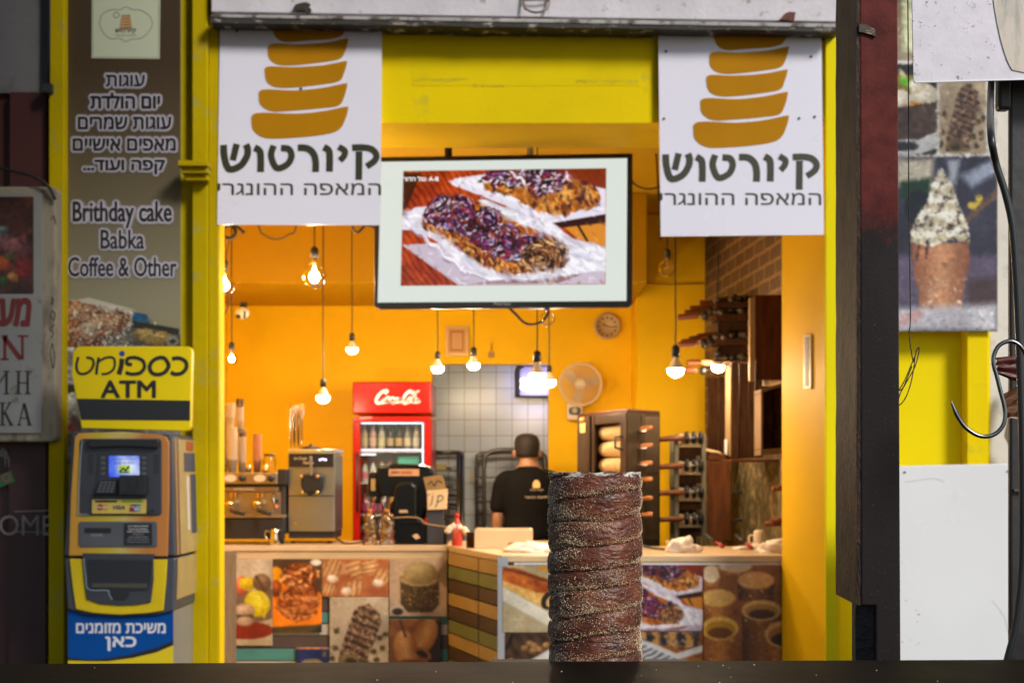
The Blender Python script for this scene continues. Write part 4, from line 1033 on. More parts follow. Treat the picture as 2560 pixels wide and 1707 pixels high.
b = MB(); b.pbox(1322, 768, 1362, 772, VD+.01, .03); obj('status_light', b, mat('pale_lens', (.7, .6, .5), .3), tv)
b = MB(); b.pbox(1360, 770, 1374, 776, VD+.01, .02); obj('cable_plug', b, black_pl, tv)

# ================================================================== hanging lamps
def lamp(x, s0, s1, bc, br, d, kind, label, group='pendant lamps hung from the ceiling', ctop=None, ball=None):
    """cord, socket from row s0 to s1, bulb centred on row bc with radius br pixels"""
    k = d/F; X = px(x, d)
    t_ = thing('pendant_lamp', label, 'lamp', P(x, s0, d), group)
    m = MB(); m.tube(spline([P(x+(ctop or 0), s0-(s0-HZ+(CZ-EYE)/k), d), P(x+(ctop or 0)*.4-.6, s0-150, d), P(x+.3, s0-60, d), P(x, s0, d)], 5), .0042, 6)
    obj('cord', m, black_cord, t_)
    sw_ = (s1-s0)*k
    m = MB(); r0 = sw_*.36
    m.lathe([(r0, -sw_), (r0*1.02, -sw_*.35), (r0*.86, -sw_*.12), (r0*.45, 0), (r0*.2, sw_*.06)], (X, d, pz(s0, d)), 16)
    obj('socket', m, black_pl, t_)
    zc = pz(bc, d); rb = br*k*(.9 if kind == 'led' else 1)
    zt = pz(s1, d)-zc
    if kind == 'led':
        m = MB(); m.lathe([(r0*.62, zt+.001), (r0*.75, zt*.8), (rb*.94, rb*.32), (rb, rb*.12)], (X, d, zc), 20, cap=False)
        obj('bulb_neck', m, mat('white_bulb_neck', (.85, .72, .56), .4), t_)
        m = MB(); m.lathe([(rb*.98, rb*.12)]+[(rb*math.cos(a), rb*math.sin(a)*.86) for a in [R(-v) for v in (5, 20, 35, 50, 65, 78, 88)]], (X, d, zc), 20)
        obj('bulb', m, bulb_glow, t_)
    elif kind in ('globe', 'globe_off'):
        m = MB(); m.lathe([(r0*.55, zt), (r0*.58, rb*1.02)]+[(rb*math.cos(a), rb*math.sin(a)) for a in [R(v) for v in (68, 55, 40, 25, 10, -5, -20, -35, -50, -65, -78, -88)]], (X, d, zc), 24, cap=False)
        bl_ = obj('bulb', m, clear, t_)
        m = MB()
        if kind == 'globe':
            m.lathe([(rb*.06, rb*.75), (rb*.10, rb*.45), (rb*.34, rb*.22), (rb*.40, -rb*.1), (rb*.24, -rb*.42), (rb*.05, -rb*.5)], (X, d, zc), 14)
            obj('filament', m, filament_glow, bl_)
        else:
            m.tube([(X, d, zc+rb*.9), (X, d, zc+rb*.1)], rb*.07); m.tube([(X-rb*.3, d, zc-rb*.2), (X, d, zc+rb*.1), (X+rb*.3, d, zc-rb*.2)], rb*.03)
            obj('filament', m, brass, bl_)
        m = MB(); m.lathe([(r0*.6, rb*.9), (r0*.6, zt)], (X, d, zc), 12); obj('bulb_cap', m, brass, bl_)
    return t_
lamp(562, 649, 673, 713, 26, 8.3, 'globe', 'lit clear globe lamp half hidden by the left door jamb')
lamp(786, 617, 645, 691, 30, 8.0, 'globe', 'lit clear globe lamp hanging right under the middle of the sign beside the banner')
lamp(579, 855, 875, 897, 15, 9.4, 'globe', 'small lit clear bulb hanging low beside the left jamb, above the coffee machine')
lamp(880, 832, 852, 873, 15, 9.4, 'led', 'lit bulb hanging above the left end of the red fridge')
lamp(808, 946, 967, 993, 17.5, 9.4, 'led', 'lit bulb hanging lowest of all, above the soft ice cream machine')
lamp(1094, 878, 897, 920, 16, 9.5, 'led', 'lit bulb hanging beside the framed certificate at its left')
lamp(1184, 868, 890, 912, 16, 9.5, 'led', 'lit bulb hanging between the framed certificate and the small charm')
lamp(1343, 877, 905, 938, 21, 8.3, 'led', 'large lit bulb hanging in front of the insect killer')
lamp(1373, 912, 930, 954, 18, 9.3, 'led', 'lit bulb hanging closest to the wall fan')
lamp(1369, 742, 760, 796, 19, 9.0, 'globe_off', 'unlit clear globe lamp just under the lower edge of the television')
lamp(1689, 863, 892, 925, 22.5, 8.2, 'led', 'big lit bulb hanging before the orange pier left of the brick wall')
lamp(1795, 875, 897, 917, 17, 9.0, 'led', 'lit bulb hanging close to the wooden skewer shelves')
lamp(1668, 621, 643, 670, 23, 9.2, 'globe_off', 'unlit clear globe lamp beneath the lower left corner of the sign by the post')
lamp(1933, 755, 784, 800, 10, 8.6, 'none', 'empty black lamp socket without a bulb in front of the wooden boards')

# cables under the ceiling
def cable(name, label, pts, r, d=None, m=None):
    q = [P(*p) if len(p) == 3 else P(p[0], p[1], d) for p in pts]
    mb = MB(); mb.tube(spline(q, 6), r, 6); return tag(obj(name, mb, m or black_cord), label, 'cable')
ztop = lambda d: HZ-(CZ-EYE)*F/d
mb = MB(); mb.tube(spline([P(x, y, 8.2) for x, y in circ(573, 580, 16, 14)], 4, closed=True), .011, 8, closed=True); mb.tube(spline([P(566, ztop(8.2), 8.2), P(576, 540, 8.2), P(594, 566, 8.18), P(612, 584, 8.18)], 5), .010, 8)
tag(obj('coiled_cable', mb, black_cord), 'coil of thick black cable hanging beside the left jamb', 'cable')
cable('cable_loop', 'thin cable sagging in a loop just under the sign beside the banner', [(600, ztop(8.6)), (645, 560), (662, 588), (692, 598), (722, 586), (742, 562), (770, ztop(8.6))], .0048, 8.6)
cable('cable_loop', 'black cable sagging in a loop below the television', [(1271, 768), (1290, 786), (1310, 806), (1332, 811), (1355, 803), (1368, 786), (1373, 770)], .007, VD+.03)
cable('cable_loop', 'cable running from the sign behind the left side of the television', [(830, ztop(8)), (880, 566), (915, 563), (936, 570), (960, 590)], .007, 8.0)
cable('cable_loop', 'cable sagging in a loop above the right corner of the television', [(1540, ztop(8.6)), (1566, 374), (1590, 385), (1615, 381), (1650, ztop(8.6))], .005, 8.6)
cable('cable_loop', 'cable sagging from the television side behind the sign by the post', [(1575, 440), (1586, 460), (1605, 470), (1630, 472), (1665, 462)], .005, 8.3)
cable('hanging_cable', 'slanting cable dropping behind the left edge of the sign by the post', [(1636, ztop(8.5)), (1640, 380), (1645, 460), (1650, 530), (1652, 600)], .006, 8.5)
for i, (x, dx) in enumerate(((1066, 4), (1089, 1), (1105, 0), (1146, 0), (1183, 1), (1189, 0), (1208, 3), (1250, 1), (1345, 0), (1368, 1), (1378, 0), (1443, 0), (1498, 4), (1541, -4))):
    tag(cable('hanging_cable', '', [(x+dx, ztop(8.6)), (x, 390), (x-dx, 440)], .0045, 8.6), 'thin dark cord dropping from the ceiling behind the television', 'cable', 'cords behind the television')
cable('hanging_cable', 'thin wire hanging from the cable coil beside the left jamb', [(572, 600), (566, 640), (566, 700), (570, 760), (560, 790)], .003, 8.25)
# ================================================================== drinks fridge with bottles
RD = 10.25
fr_ = thing('drinks_fridge', 'tall glossy red drinks fridge with a glass door and white script lettering', 'fridge', P(980, 1660, RD))
gx0, gx1, gy0, gy1 = 900, 1061, 1053, 1480
b = MB(); b.pbox(882, 1046, 899, 1655, RD, .6); b.pbox(1062, 1046, 1079, 1655, RD, .6); b.box(px(899, RD), px(1062, RD), RD+.5, RD+.6, pz(1655, RD), pz(1046, RD)); b.box(px(899, RD), px(1062, RD), RD, RD+.499, pz(1655, RD), pz(1481, RD)); b.box(px(899, RD), px(1062, RD), RD, RD+.499, pz(1050, RD), pz(1046, RD))
bodyf = obj('cabinet', b, red_gloss, fr_)
hd = MB(); hd.prism(rr(881, 954, 1079, 1034, 5), RD-.035, .6); hdr = obj('header', hd, red_gloss, fr_, bevel=.012)
b = MB(); b.box(px(900, RD), px(1061, RD), RD+.46, RD+.49, pz(1480, RD), pz(1053, RD)); obj('back_liner', b, mat('white_fridge_liner', (.75, .76, .76), .4), fr_)
b = MB(); b.pbox(885, 1040, 1077, 1054, RD-.04, .0395); b.pbox(885, 1054, 900, 1480, RD-.04, .0395); b.pbox(1061, 1054, 1077, 1480, RD-.04, .0395); b.pbox(885, 1480, 1077, 1500, RD-.04, .0395)
dr = obj('door', b, red_gloss, fr_, bevel=.006)
b = MB(); b.pbox(900, 1054, 1061, 1480, RD-.02, .004); obj('pane', b, thin_glass('fridge_glass', (.96, .97, .97), .14), dr)
b = MB(); b.tube([P(893, 1130, RD-.07), P(893, 1280, RD-.07)], .010); obj('handle', b, black_pl, dr)
text('small_lettering', 'GLASSFRONT', (900, 1042, 930, 1046), RD-.0405, paper_white, dr)
b = MB()
for y in (1126, 1205, 1285, 1365, 1440): b.pbox(900, y, 1061, y+4, RD+.03, .40)
obj('shelf', b, mat('white_wire_shelf', (.7, .7, .72), .4), fr_)
b = MB(); b.pbox(903, 1056, 1058, 1059, RD+.02, .02);b.pbox(1055.5, 1060, 1058.5, 1250, RD+.015, .01)
obj('light_strip', b, emat('cool_light_strip', (.80, .92, 1.0), 2.5), fr_)
b = MB(); b.pbox(903, 1122, 1058, 1126, RD+.02, .006); b.pbox(903, 1133, 940, 1138, RD+.02, .006); obj('price_rail', b, emat('lit_price_rail', (.92, .9, 1.0), 1.6), fr_)
b = MB()
S = lambda pts, w: b.ribbon(pts, w*1.7, RD-.0375, t=.002)
S([(962, 984), (968, 977), (961, 977), (950, 984), (941, 998), (943, 1007), (952, 1006), (962, 998)], 4.2)
S([(968, 993), (962, 1000), (965, 1006), (972, 1001), (973, 993), (966, 993)], 3.2); S([(986, 994), (978, 995), (975, 1003), (981, 1006), (988, 1000)], 3.2)
S([(998, 995), (990, 996), (987, 1003), (993, 1006), (999, 999), (1000, 994), (999, 1006), (1004, 1002)], 3.2)
S([(1003, 1000), (1010, 999)], 3)
S([(1028, 985), (1032, 979), (1024, 978), (1013, 987), (1008, 1000), (1012, 1008), (1022, 1003)], 4.2)
S([(1025, 994), (1019, 1000), (1022, 1006), (1028, 1001), (1030, 994), (1024, 994)], 3); S([(1036, 1003), (1032, 1005), (1036, 988), (1041, 980), (1036, 995), (1034, 1005)], 3)
S([(1044, 995), (1038, 997), (1036, 1004), (1041, 1006), (1045, 999), (1046, 994), (1045, 1006), (1050, 1001)], 3); S([(955, 1009), (970, 1004), (985, 1010)], 2.5); S([(1030, 977), (1040, 980), (1048, 976)], 2.5)
obj('script_lettering', b, mat('white_lettering', (.72, .72, .76)), hdr)
def bottle_proto(name, label, x, yb, d, h, r, col, cap_c, lab_c, group):
    """a bottle standing at pixel x, base row yb"""
    t_ = thing(name, label, 'bottle', P(x, yb, d), group)
    X, Z = px(x, d), pz(yb, d)
    m = MB(); m.lathe([(r*.85, 0), (r, .01), (r, h*.55), (r*.95, h*.62), (r*.5, h*.82), (r*.36, h*.88), (r*.36, h*.93)], (X, d, Z), 16); obj('body', m, col, t_)
    m = MB(); m.lathe([(r*.42, h*.93), (r*.42, h)], (X, d, Z), 14); obj('cap', m, cap_c, t_)
    m = MB(); m.lathe([(r*1.02, h*.18), (r*1.02, h*.48)], (X, d, Z), 16, cap=False); obj('label_band', m, lab_c, t_)
    return t_
gb = 'bottles in the drinks fridge'
c_pal = [((.62, .48, .25), (.45, .3, .1), (.7, .62, .3)), ((.62, .36, .28), (.55, .1, .06), (.75, .55, .45)), ((.55, .55, .45), (.12, .45, .06), (.75, .72, .4)),
         ((.03, .025, .02), (.06, .1, .04), (.55, .42, .22)), ((.02, .03, .02), (.02, .02, .02), (.62, .42, .18)), ((.30, .28, .20), (.1, .1, .1), (.75, .7, .5)), ((.5, .48, .36), (.4, .4, .3), (.8, .76, .6))]
c_nam = ['amber bottle with a gold cap', 'pink bottle with a red cap', 'pale bottle with a green cap', 'dark bottle with a tan label', 'black bottle with an orange label', 'olive bottle with a cream label', 'beige bottle with a whitish label']
for i in range(7):
    a_, c_, l_ = c_pal[i]
    bottle_proto('drink_bottle', c_nam[i]+' on the top shelf of the red fridge', 911+i*21.6, 1125.5, RD+.12, .19, .026, mat('bottle_%d' % i, tuple(v*.55 for v in a_), .2), mat('cap_%d' % i, c_, .4), mat('band_%d' % i, tuple(v*.6 for v in l_), .5), gb)
pr = bottle_proto('drink_bottle', 'clear small bottle with a red cap on the second shelf of the fridge', 912, 1204.5, RD+.12, .15, .024, mat('water_bottle', (.55, .66, .66), .15), mat('cap_1', (.5, .1, .06)), mat('pink_band', (.62, .2, .3), .5), gb)
for i in (1, 2, 3): dup(pr, (px(912+i*21, RD+.12)-px(912, RD+.12), 0, 0))
for i in range(7):
    a_, c_, l_ = c_pal[(i+3) % 7]
    bottle_proto('drink_bottle', c_nam[(i+3) % 7]+' behind the front row on the top fridge shelf', 920+i*21.0, 1125.5, RD+.24, .20, .027, MATS['bottle_%d' % ((i+3) % 7)], MATS['cap_%d' % ((i+3) % 7)], MATS['band_%d' % ((i+3) % 7)], gb)
b = MB(); b.pbox(994, 1140, 1050, 1202, RD+.1, .25); tag(obj('drink_carton', b, mat('teal_carton', (.05, .42, .36), .4, var=.2, scale=20), bevel=.01), 'teal green carton on the second shelf of the red fridge', 'carton')
pr = bottle_proto('drink_bottle', 'crimson soda bottle on a lower shelf of the red fridge', 912, 1284.5, RD+.12, .17, .026, mat('cola_bottle', (.30, .02, .05), .2), black_pl, mat('magenta_band', (.42, .04, .22), .5), gb)
for i in (1, 2, 3, 4, 5, 6): dup(pr, (px(912+i*21.5, RD+.12)-px(912, RD+.12), 0, 0))
for i in range(7): dup(pr, (px(912+i*21.5, RD+.12)-px(912, RD+.12), 0, pz(1364.5, RD+.12)-pz(1284.5, RD+.12)))

# ================================================================== counters
CT = .952                                   # counter top height
LDp, RDp = 8.7, 7.66
lx1 = px(1120, LDp); rx0 = px(1255, RDp)
lc = thing('serving_counter', 'set back wooden counter of striped planks carrying the coffee machine, left side', 'counter', (-1.2, LDp, 0))
b = MB(); b.plan([(-2.19, LDp), (lx1, LDp), (lx1, LDp+.62), (-2.19, LDp+.62)], CT-.034, CT); obj('counter_top', b, wood_top, lc, bevel=.004)
b = MB(); b.plan([(-2.18, LDp+.03), (lx1-.002, LDp+.03), (lx1-.002, LDp+.6), (-2.18, LDp+.6)], 0, CT-.0345); obj('body', b, wood_edge, lc)
b = MB(); b.pbox(560, 1377, 1119, 1396, LDp+.012, .0175); obj('apron', b, mat('pale_apron_board', (.60, .42, .22), .5, var=.12, scale=5, stretch=(1, 5, 8)), lc)
PALS = {'teal': mat('teal_plank', (.055, .20, .17), .5, var=.12, scale=8), 'green': mat('sage_plank', (.16, .19, .08), .5, var=.12, scale=8), 'brown': mat('brown_plank', (.070, .045, .034), .5, var=.15, scale=8),
        'tan': mat('tan_plank', (.40, .27, .105), .5, var=.12, scale=8), 'cream': mat('cream_plank', (.42, .37, .28), .5, var=.1, scale=8)}
for c_, y0, y1 in (('cream', 1397, 1430), ('brown', 1431, 1462), ('teal', 1463, 1494), ('brown', 1496, 1528), ('teal', 1530, 1556), ('cream', 1560, 1586), ('brown', 1589, 1618), ('teal', 1621, 1650), ('cream', 1653, 1682), ('brown', 1684, 1712), ('teal', 1715, 1740)):
    b = MB(); b.pbox(565, y0, 1119, y1, LDp+.012, .0175); obj('plank', b, PALS[c_], lc, bevel=.002)
b = MB(); b.pbox(560, 1377, 590, 1760, LDp-.012, .0235); obj('end_post', b, mat('weathered_post', (.20, .14, .085), .6, var=.2, scale=8, stretch=(6, 6, .8)), lc, bevel=.003)
rc = thing('serving_counter', 'front wooden counter at the right of the opening with a diagonal striped end', 'counter', (.6, RDp, 0))
bk = 8.62
rxe = px(1954, RDp); rxb = wall_x(bk)-.01
poly = [(rx0, RDp), (rxe, RDp), (wall_x(RDp+.1)-.012, RDp+.1), (rxb, bk), (.62, bk), (.62, LDp+.62), (lx1+.0015, LDp+.62), (lx1+.0015, LDp-.001)]
b = MB(); b.plan(poly, CT-.036, CT); obj('counter_top', b, wood_top, rc, bevel=.004)
b = MB(); b.plan([(rx0+.03, RDp+.03), (rxe-.002, RDp+.03), (rxb-.01, bk-.02), (.60, bk-.02), (.60, LDp+.6), (lx1+.035, LDp+.6), (lx1+.035, LDp)], 0, CT-.0365); obj('body', b, wood_edge, rc)
b = MB(); b.pbox(1285, 1406, 1954, 1411, RDp+.006, .0235); obj('white_strip', b, white_pl, rc)
b = MB(); b.pbox(1244, 1393, 1262, 1760, RDp-.004, .012); obj('corner_strip', b, mat('aluminium_corner', (.58, .58, .62), .35, metal=.6), rc, bevel=.002)
b = MB(); b.pbox(1244, 1392, 1270, 1415, RDp-.008, .0035); obj('corner_plate', b, mat('aluminium_corner', (.58, .58, .62)), rc)
# planks of the diagonal end
E0, E1 = Vector((lx1+.004, LDp-.03, 0)), Vector((rx0-.004, RDp+.012, 0))
dirv = (E1-E0).normalized(); nrm = Vector((-dirv.y, dirv.x, 0)); 
if nrm.x > 0: nrm = -nrm
rows = ['tan', 'green', 'brown', 'tan', 'brown', 'green', 'tan', 'brown', 'green', 'tan']
zt = CT-.04
for i, c_ in enumerate(rows):
    z1 = zt-i*.0815; z0 = z1-.0735
    for s0, s1 in ((.0, .585), (.605, 1.0)):
        a, e = E0.lerp(E1, s0), E0.lerp(E1, s1)
        m = MB(); v = [a, e, e-nrm*.03, a-nrm*.03]
        m.plan([(q.x, q.y) for q in v], max(z0, .01), z1); obj('plank', m, PALS[c_], rc, bevel=.002)

# ------------------------------------------------------------------ picture boards on the counter fronts
def poster(label, x0, y0, x1, y1, d, paint, k=1.0, res=2.0, bg=(150, 120, 90), seed=1, name='picture_board', tex=.15):
    pc = Pic(x0, y0, x1, y1, res, bg, seed); paint(pc); pc.texture(tex, 3)
    o = picture(name, pc, front(x0, y0, x1, y1, d), pic_print, None, k=k, thick=.004)
    return tag(o, label, 'picture', 'food picture boards')
one_ = lambda p: np.ones_like(p.X)
def p_mac(p):
    p.mix(one_(p), (176, 158, 132), (206, 190, 164), p.noise(30)); p.fill(p.poly([(590, 1540), (681, 1525), (681, 1613), (590, 1613)]), (178, 156, 120)); 
    for i in range(12): p.fill(p.line([(592+i*8, 1575), (590+i*8, 1613)], 1.5), (140, 118, 90), .5)
    p.fill(p.poly([(590, 1480), (681, 1470), (681, 1545), (590, 1570)]), (110, 86, 70))
    p.ball(604, 1463, 16, 24, (160, 66, 48), (236, 128, 96)); p.ball(619, 1458, 22, 17, (170, 140, 12), (226, 200, 50)); p.ball(655, 1456, 24, 22, (84, 60, 40), (150, 118, 90), 40); p.fill(p.line([(640, 1440), (662, 1476)], 5), (70, 48, 34))
    p.ball(643, 1508, 34, 32, (180, 150, 10), (240, 226, 70), 50); p.fill(p.line([(648, 1482), (668, 1510), (660, 1542)], 5), (206, 176, 40))
    p.fill(p.ell(615, 1575, 70, 22), (120, 36, 24)); p.ball(612, 1525, 26, 17, (150, 116, 84), (212, 182, 150)); p.fill(p.poly([(590, 1536), (634, 1536), (630, 1550), (590, 1550)]), (70, 56, 44)); p.ball(612, 1552, 22, 12, (140, 108, 78), (200, 170, 138))
def p_bun(p):
    p.mix(one_(p), (60, 40, 28), (96, 70, 50), p.noise(20)); p.fill(p.ell(735, 1520, 80, 68), (226, 120, 20)); p.fill(p.ell(690, 1440, 18, 24), (226, 150, 20))
    p.ball(748, 1438, 46, 32, (96, 34, 12), (206, 110, 46), ns=8, amp=.6); p.ball(690, 1470, 14, 22, (90, 34, 14), (190, 90, 40), ns=8, amp=.6); p.ball(775, 1475, 20, 30, (90, 34, 14), (190, 90, 40), ns=8, amp=.6)
    m = p.ell(745, 1508, 52, 44); r = np.hypot(p.X-742, (p.Y-1486)*1.8); p.mix(m, (110, 44, 16), (214, 130, 62), .5+.3*np.sin(r*.30+p.noise(20)*6)+(p.noise(9)-.5)*.8); 
    m2 = p.ell(742, 1486, 40, 18); p.mix(m2, (90, 30, 10), (226, 140, 70), .5+.3*np.sin(r*.5+p.noise(14)*7)+(p.noise(8)-.5)*.8); p.dabs(m, 90, 9, 2.4, 0, [(90, 34, 12), (224, 150, 84), (160, 74, 30)], .9, .7); p.dabs(p.ell(748, 1438, 46, 32), 90, 8, 3, .5, [(70, 24, 10), (220, 130, 60), (250, 190, 120), (120, 50, 18)], 1.0, .8); p.fill(p.ell(790, 1405, 14, 8), (226, 220, 200))
    p.fill(p.poly([(681, 1566), (804, 1560), (804, 1580), (681, 1580)]), (30, 40, 34), .8)
def p_cone(p):
    p.mix(one_(p), (136, 70, 34), (186, 112, 66), p.noise(26)); p.fill(p.ell(870, 1420, 60, 14), (216, 180, 140), .5)
    for cx, cy, rx, ry, ro in ((830, 1420, 24, 34, 10), (888, 1420, 28, 22, 50), (925, 1415, 22, 24, 60), (958, 1440, 26, 20, 10), (884, 1470, 30, 20, -20), (822, 1472, 20, 16, 0)):
        m = p.ell(cx, cy, rx, ry, ro); u, v = p.er(cx, cy, rx, ry, ro); p.mix(m, (140, 84, 40), (232, 190, 136), .6+.28*np.sin(u*12+v*4+p.noise(20)*3)-np.hypot(u, v)*.35+(p.noise(8)-.5)*.3)
    for cx, cy in ((831, 1446), (866, 1477), (946, 1456)): p.ball(cx, cy, 14, 10, (190, 160, 130), (246, 232, 214))
def p_jar(p):
    p.mix(one_(p), (170, 140, 110), (206, 176, 140), np.clip((p.X-973)/145+p.noise(40)*.3, 0, 1)); p.fill(p.poly([(1118, 1400), (1118, 1470), (1085, 1440)]), (140, 110, 60), .7)
    p.fill(p.ell(1045, 1525, 72, 20), (196, 174, 150)); p.mix(p.poly([(1000, 1440), (1098, 1440), (1098, 1510), (1080, 1530), (1020, 1530), (1002, 1510)]), (50, 34, 14), (110, 82, 44), p.noise(8))
    mm = p.poly([(1002, 1470), (1098, 1470), (1095, 1515), (1006, 1515)]); p.specks(mm, 120, (190, 150, 80), 1.5)
    p.fill(p.ell(1049, 1448, 50, 17), (150, 120, 70)); p.ball(1050, 1430, 42, 27, (140, 112, 60), (196, 168, 112)); p.fill(p.line([(1003, 1448), (1030, 1462), (1070, 1462), (1096, 1446)], 3), (196, 166, 110)); p.fill(p.ell(994, 1528, 14, 9), (50, 42, 36))
def p_kur(p, x0=824, y0=1491, w=147, h=171, speck=True):
    fx = lambda u: x0+u*w; fy = lambda v: y0+v*h; s_ = w/147
    p.mix(one_(p), (160, 140, 112), (196, 176, 148), p.noise(40*s_))
    body = p.poly([(fx(.50), fy(.14)), (fx(.66), fy(.10)), (fx(.84), fy(.22)), (fx(.88), fy(.36)), (fx(.78), fy(.62)), (fx(.60), fy(1.0)), (fx(.15), fy(1.0)), (fx(.16), fy(.82)), (fx(.32), fy(.45)), (fx(.42), fy(.2))])
    a = R(25); v_ = (p.X-x0)*math.sin(a)*-1+(p.Y-y0)*math.cos(a)*1.0
    p.mix(body, (44, 26, 16), (168, 128, 92), .36+.30*np.sin(v_*.36/s_+p.noise(30*s_)*4)+(p.noise(7*s_)-.5)*1.2); p.fill(body*np.clip((p.noise(5*s_, 2)-.62)*9, 0, 1), (206, 176, 146), .8); p.fill(body*np.clip((p.noise(9*s_, 2)-.72)*9, 0, 1), (36, 22, 16), .6)
    p.fill(p.ell(fx(.34), fy(.92), w*.17, h*.09, 10), (110, 90, 50)); p.fill(p.ell(fx(.36), fy(.94), w*.10, h*.05, 10), (50, 34, 20))
    if speck:
        for cx, cy in ((.12, .5), (.1, .75), (.85, .6), (.9, .75), (.75, .8), (.8, .92), (.62, .95), (.95, .55), (.05, .9)):
            p.fill(p.ell(fx(cx), fy(cy), w*.05, h*.04), (56, 42, 22), .9); p.specks(p.ell(fx(cx), fy(cy), w*.10, h*.08), 14, (120, 100, 50), 1.3)
def p_rol(p):
    p.mix(one_(p), (96, 56, 28), (150, 98, 54), p.noise(30)); p.fill(p.poly([(1060, 1560), (1103, 1547), (1103, 1662), (1070, 1662)]), (40, 26, 16))
    for (cx, cy, ro) in ((1060, 1590, -62), (1014, 1622, 80)):
        m = p.ell(cx, cy, 48, 30, ro); u, v = p.er(cx, cy, 48, 30, ro); p.mix(m, (150, 96, 46), (214, 164, 104), .85-np.abs(v)*.9+(p.noise(9)-.5)*.4)
    p.fill(p.ell(1056, 1632, 24, 13, 30), (150, 96, 48)); p.fill(p.ell(1056, 1634, 16, 8, 30), (40, 22, 14)); p.fill(p.ell(1018, 1656, 30, 9, -5), (110, 66, 34)); p.fill(p.line([(1000, 1550), (1014, 1590)], 5), (60, 36, 20))
def p_blu(p):
    p.mix(one_(p), (12, 20, 52), (34, 50, 110), p.noise(30)); p.fill(p.ell(780, 1656, 26, 10), (150, 130, 100)); p.fill(p.poly([(740, 1617), (822, 1617), (822, 1621), (740, 1621)]), (220, 140, 80)); p.fill(p.poly([(806, 1628), (816, 1628), (816, 1640), (806, 1640)]), (96, 80, 60))
G1 = LDp-.006
poster('picture board of pink, yellow and beige macarons on the counter front', 590, 1397, 681, 1613, G1, p_mac, .9, seed=31)
poster('picture board of glazed cinnamon buns on an orange plate', 681.6, 1397, 804, 1580, G1, p_bun, .9, seed=32)
poster('wide picture board of striped cream cones on brown wood', 804.6, 1397, 971, 1491, G1, p_cone, .9, seed=33)
poster('picture board of a dessert in a jar with a pale dome', 973, 1397, 1118, 1540, G1, p_jar, .85, seed=34)
poster('picture board of a leaning chocolate chimney cake with crumbs', 824, 1492, 971, 1690, G1-.003, p_kur, .8, seed=35)
poster('picture board of two rolled tan pastries, below the jar dessert', 973, 1547, 1103, 1690, G1-.002, p_rol, .85, seed=36)
poster('dark blue picture board low on the teal planks', 740, 1617, 822, 1690, G1-.002, p_blu, .85, seed=37)
def p_str(p):
    p.mix(one_(p), (176, 156, 116), (206, 190, 152), p.noise(30))
    for i in range(18): p.fill(p.line([(1256, 1500+i*5.5), (1430, 1506+i*5.5)], 1.2), (150, 130, 96), .4)
    p.fill(p.poly([(1255, 1466), (1300, 1490), (1400, 1545), (1440, 1575), (1400, 1580), (1330, 1540), (1255, 1500)]), (226, 218, 196))
    m = p.poly([(1255, 1418), (1290, 1418), (1380, 1450), (1430, 1475), (1420, 1520), (1360, 1520), (1255, 1462)]); p.mix(m, (206, 140, 60), (240, 200, 120), p.noise(8))
    m = p.poly([(1255, 1418), (1290, 1418), (1380, 1450), (1430, 1475), (1400, 1482), (1350, 1482), (1255, 1450)]); p.mix(m, (150, 58, 16), (226, 130, 50), p.noise(14)*1.4-.2)
    p.fill(p.line([(1262, 1420), (1300, 1430), (1370, 1452)], 7), (84, 34, 14), .7); p.fill(p.ell(1372, 1500, 18, 24, 30), (40, 28, 24)); p.fill(p.ell(1376, 1503, 10, 14, 30), (216, 176, 110)); p.fill(p.ell(1361, 1420, 18, 8), (226, 160, 60))
def p_nut(p):
    p.wood((56, 38, 26), (104, 74, 52), 60, 26); p.fill(p.line([(1282, 1584), (1266, 1620)], 7), (24, 18, 14))
    p.fill(p.poly([(1300, 1664), (1372, 1622), (1560, 1600), (1560, 1700), (1300, 1700)]), (210, 206, 196)); 
    for cx, cy in ((1312, 1620), (1325, 1608), (1336, 1614), (1348, 1622), (1332, 1626), (1366, 1612), (1278, 1652)): p.ball(cx, cy, 10, 8, (120, 76, 36), (206, 160, 104), ns=4, amp=.5)
def p_tray(p):
    p.wood((120, 60, 24), (190, 110, 40), 40, 16); p.fill(p.poly([(1600, 1600), (1610, 1596), (1690, 1632), (1757, 1612), (1757, 1628), (1690, 1650), (1600, 1612)]), (228, 224, 220))
    m = p.poly([(1590, 1578), (1750, 1578), (1744, 1612), (1696, 1622), (1610, 1600)]); n1 = p.noise(12)
    p.mix(m, (40, 34, 44), (226, 160, 70), .5+.6*np.sin(p.X*.16+n1*6)+(p.noise(5)-.5)); p.fill(m*(p.noise(5) > .66), (200, 200, 214), .8)
    p.mix(p.poly([(1490, 1630), (1600, 1606), (1700, 1650), (1660, 1700), (1490, 1700)]), (90, 90, 96), (226, 228, 232), .5+.6*np.sin((p.X+p.Y*2)*.22+p.noise(16)*4)); p.fill(p.poly([(1640, 1660), (1757, 1640), (1757, 1700), (1640, 1700)]), (176, 116, 40), .8)
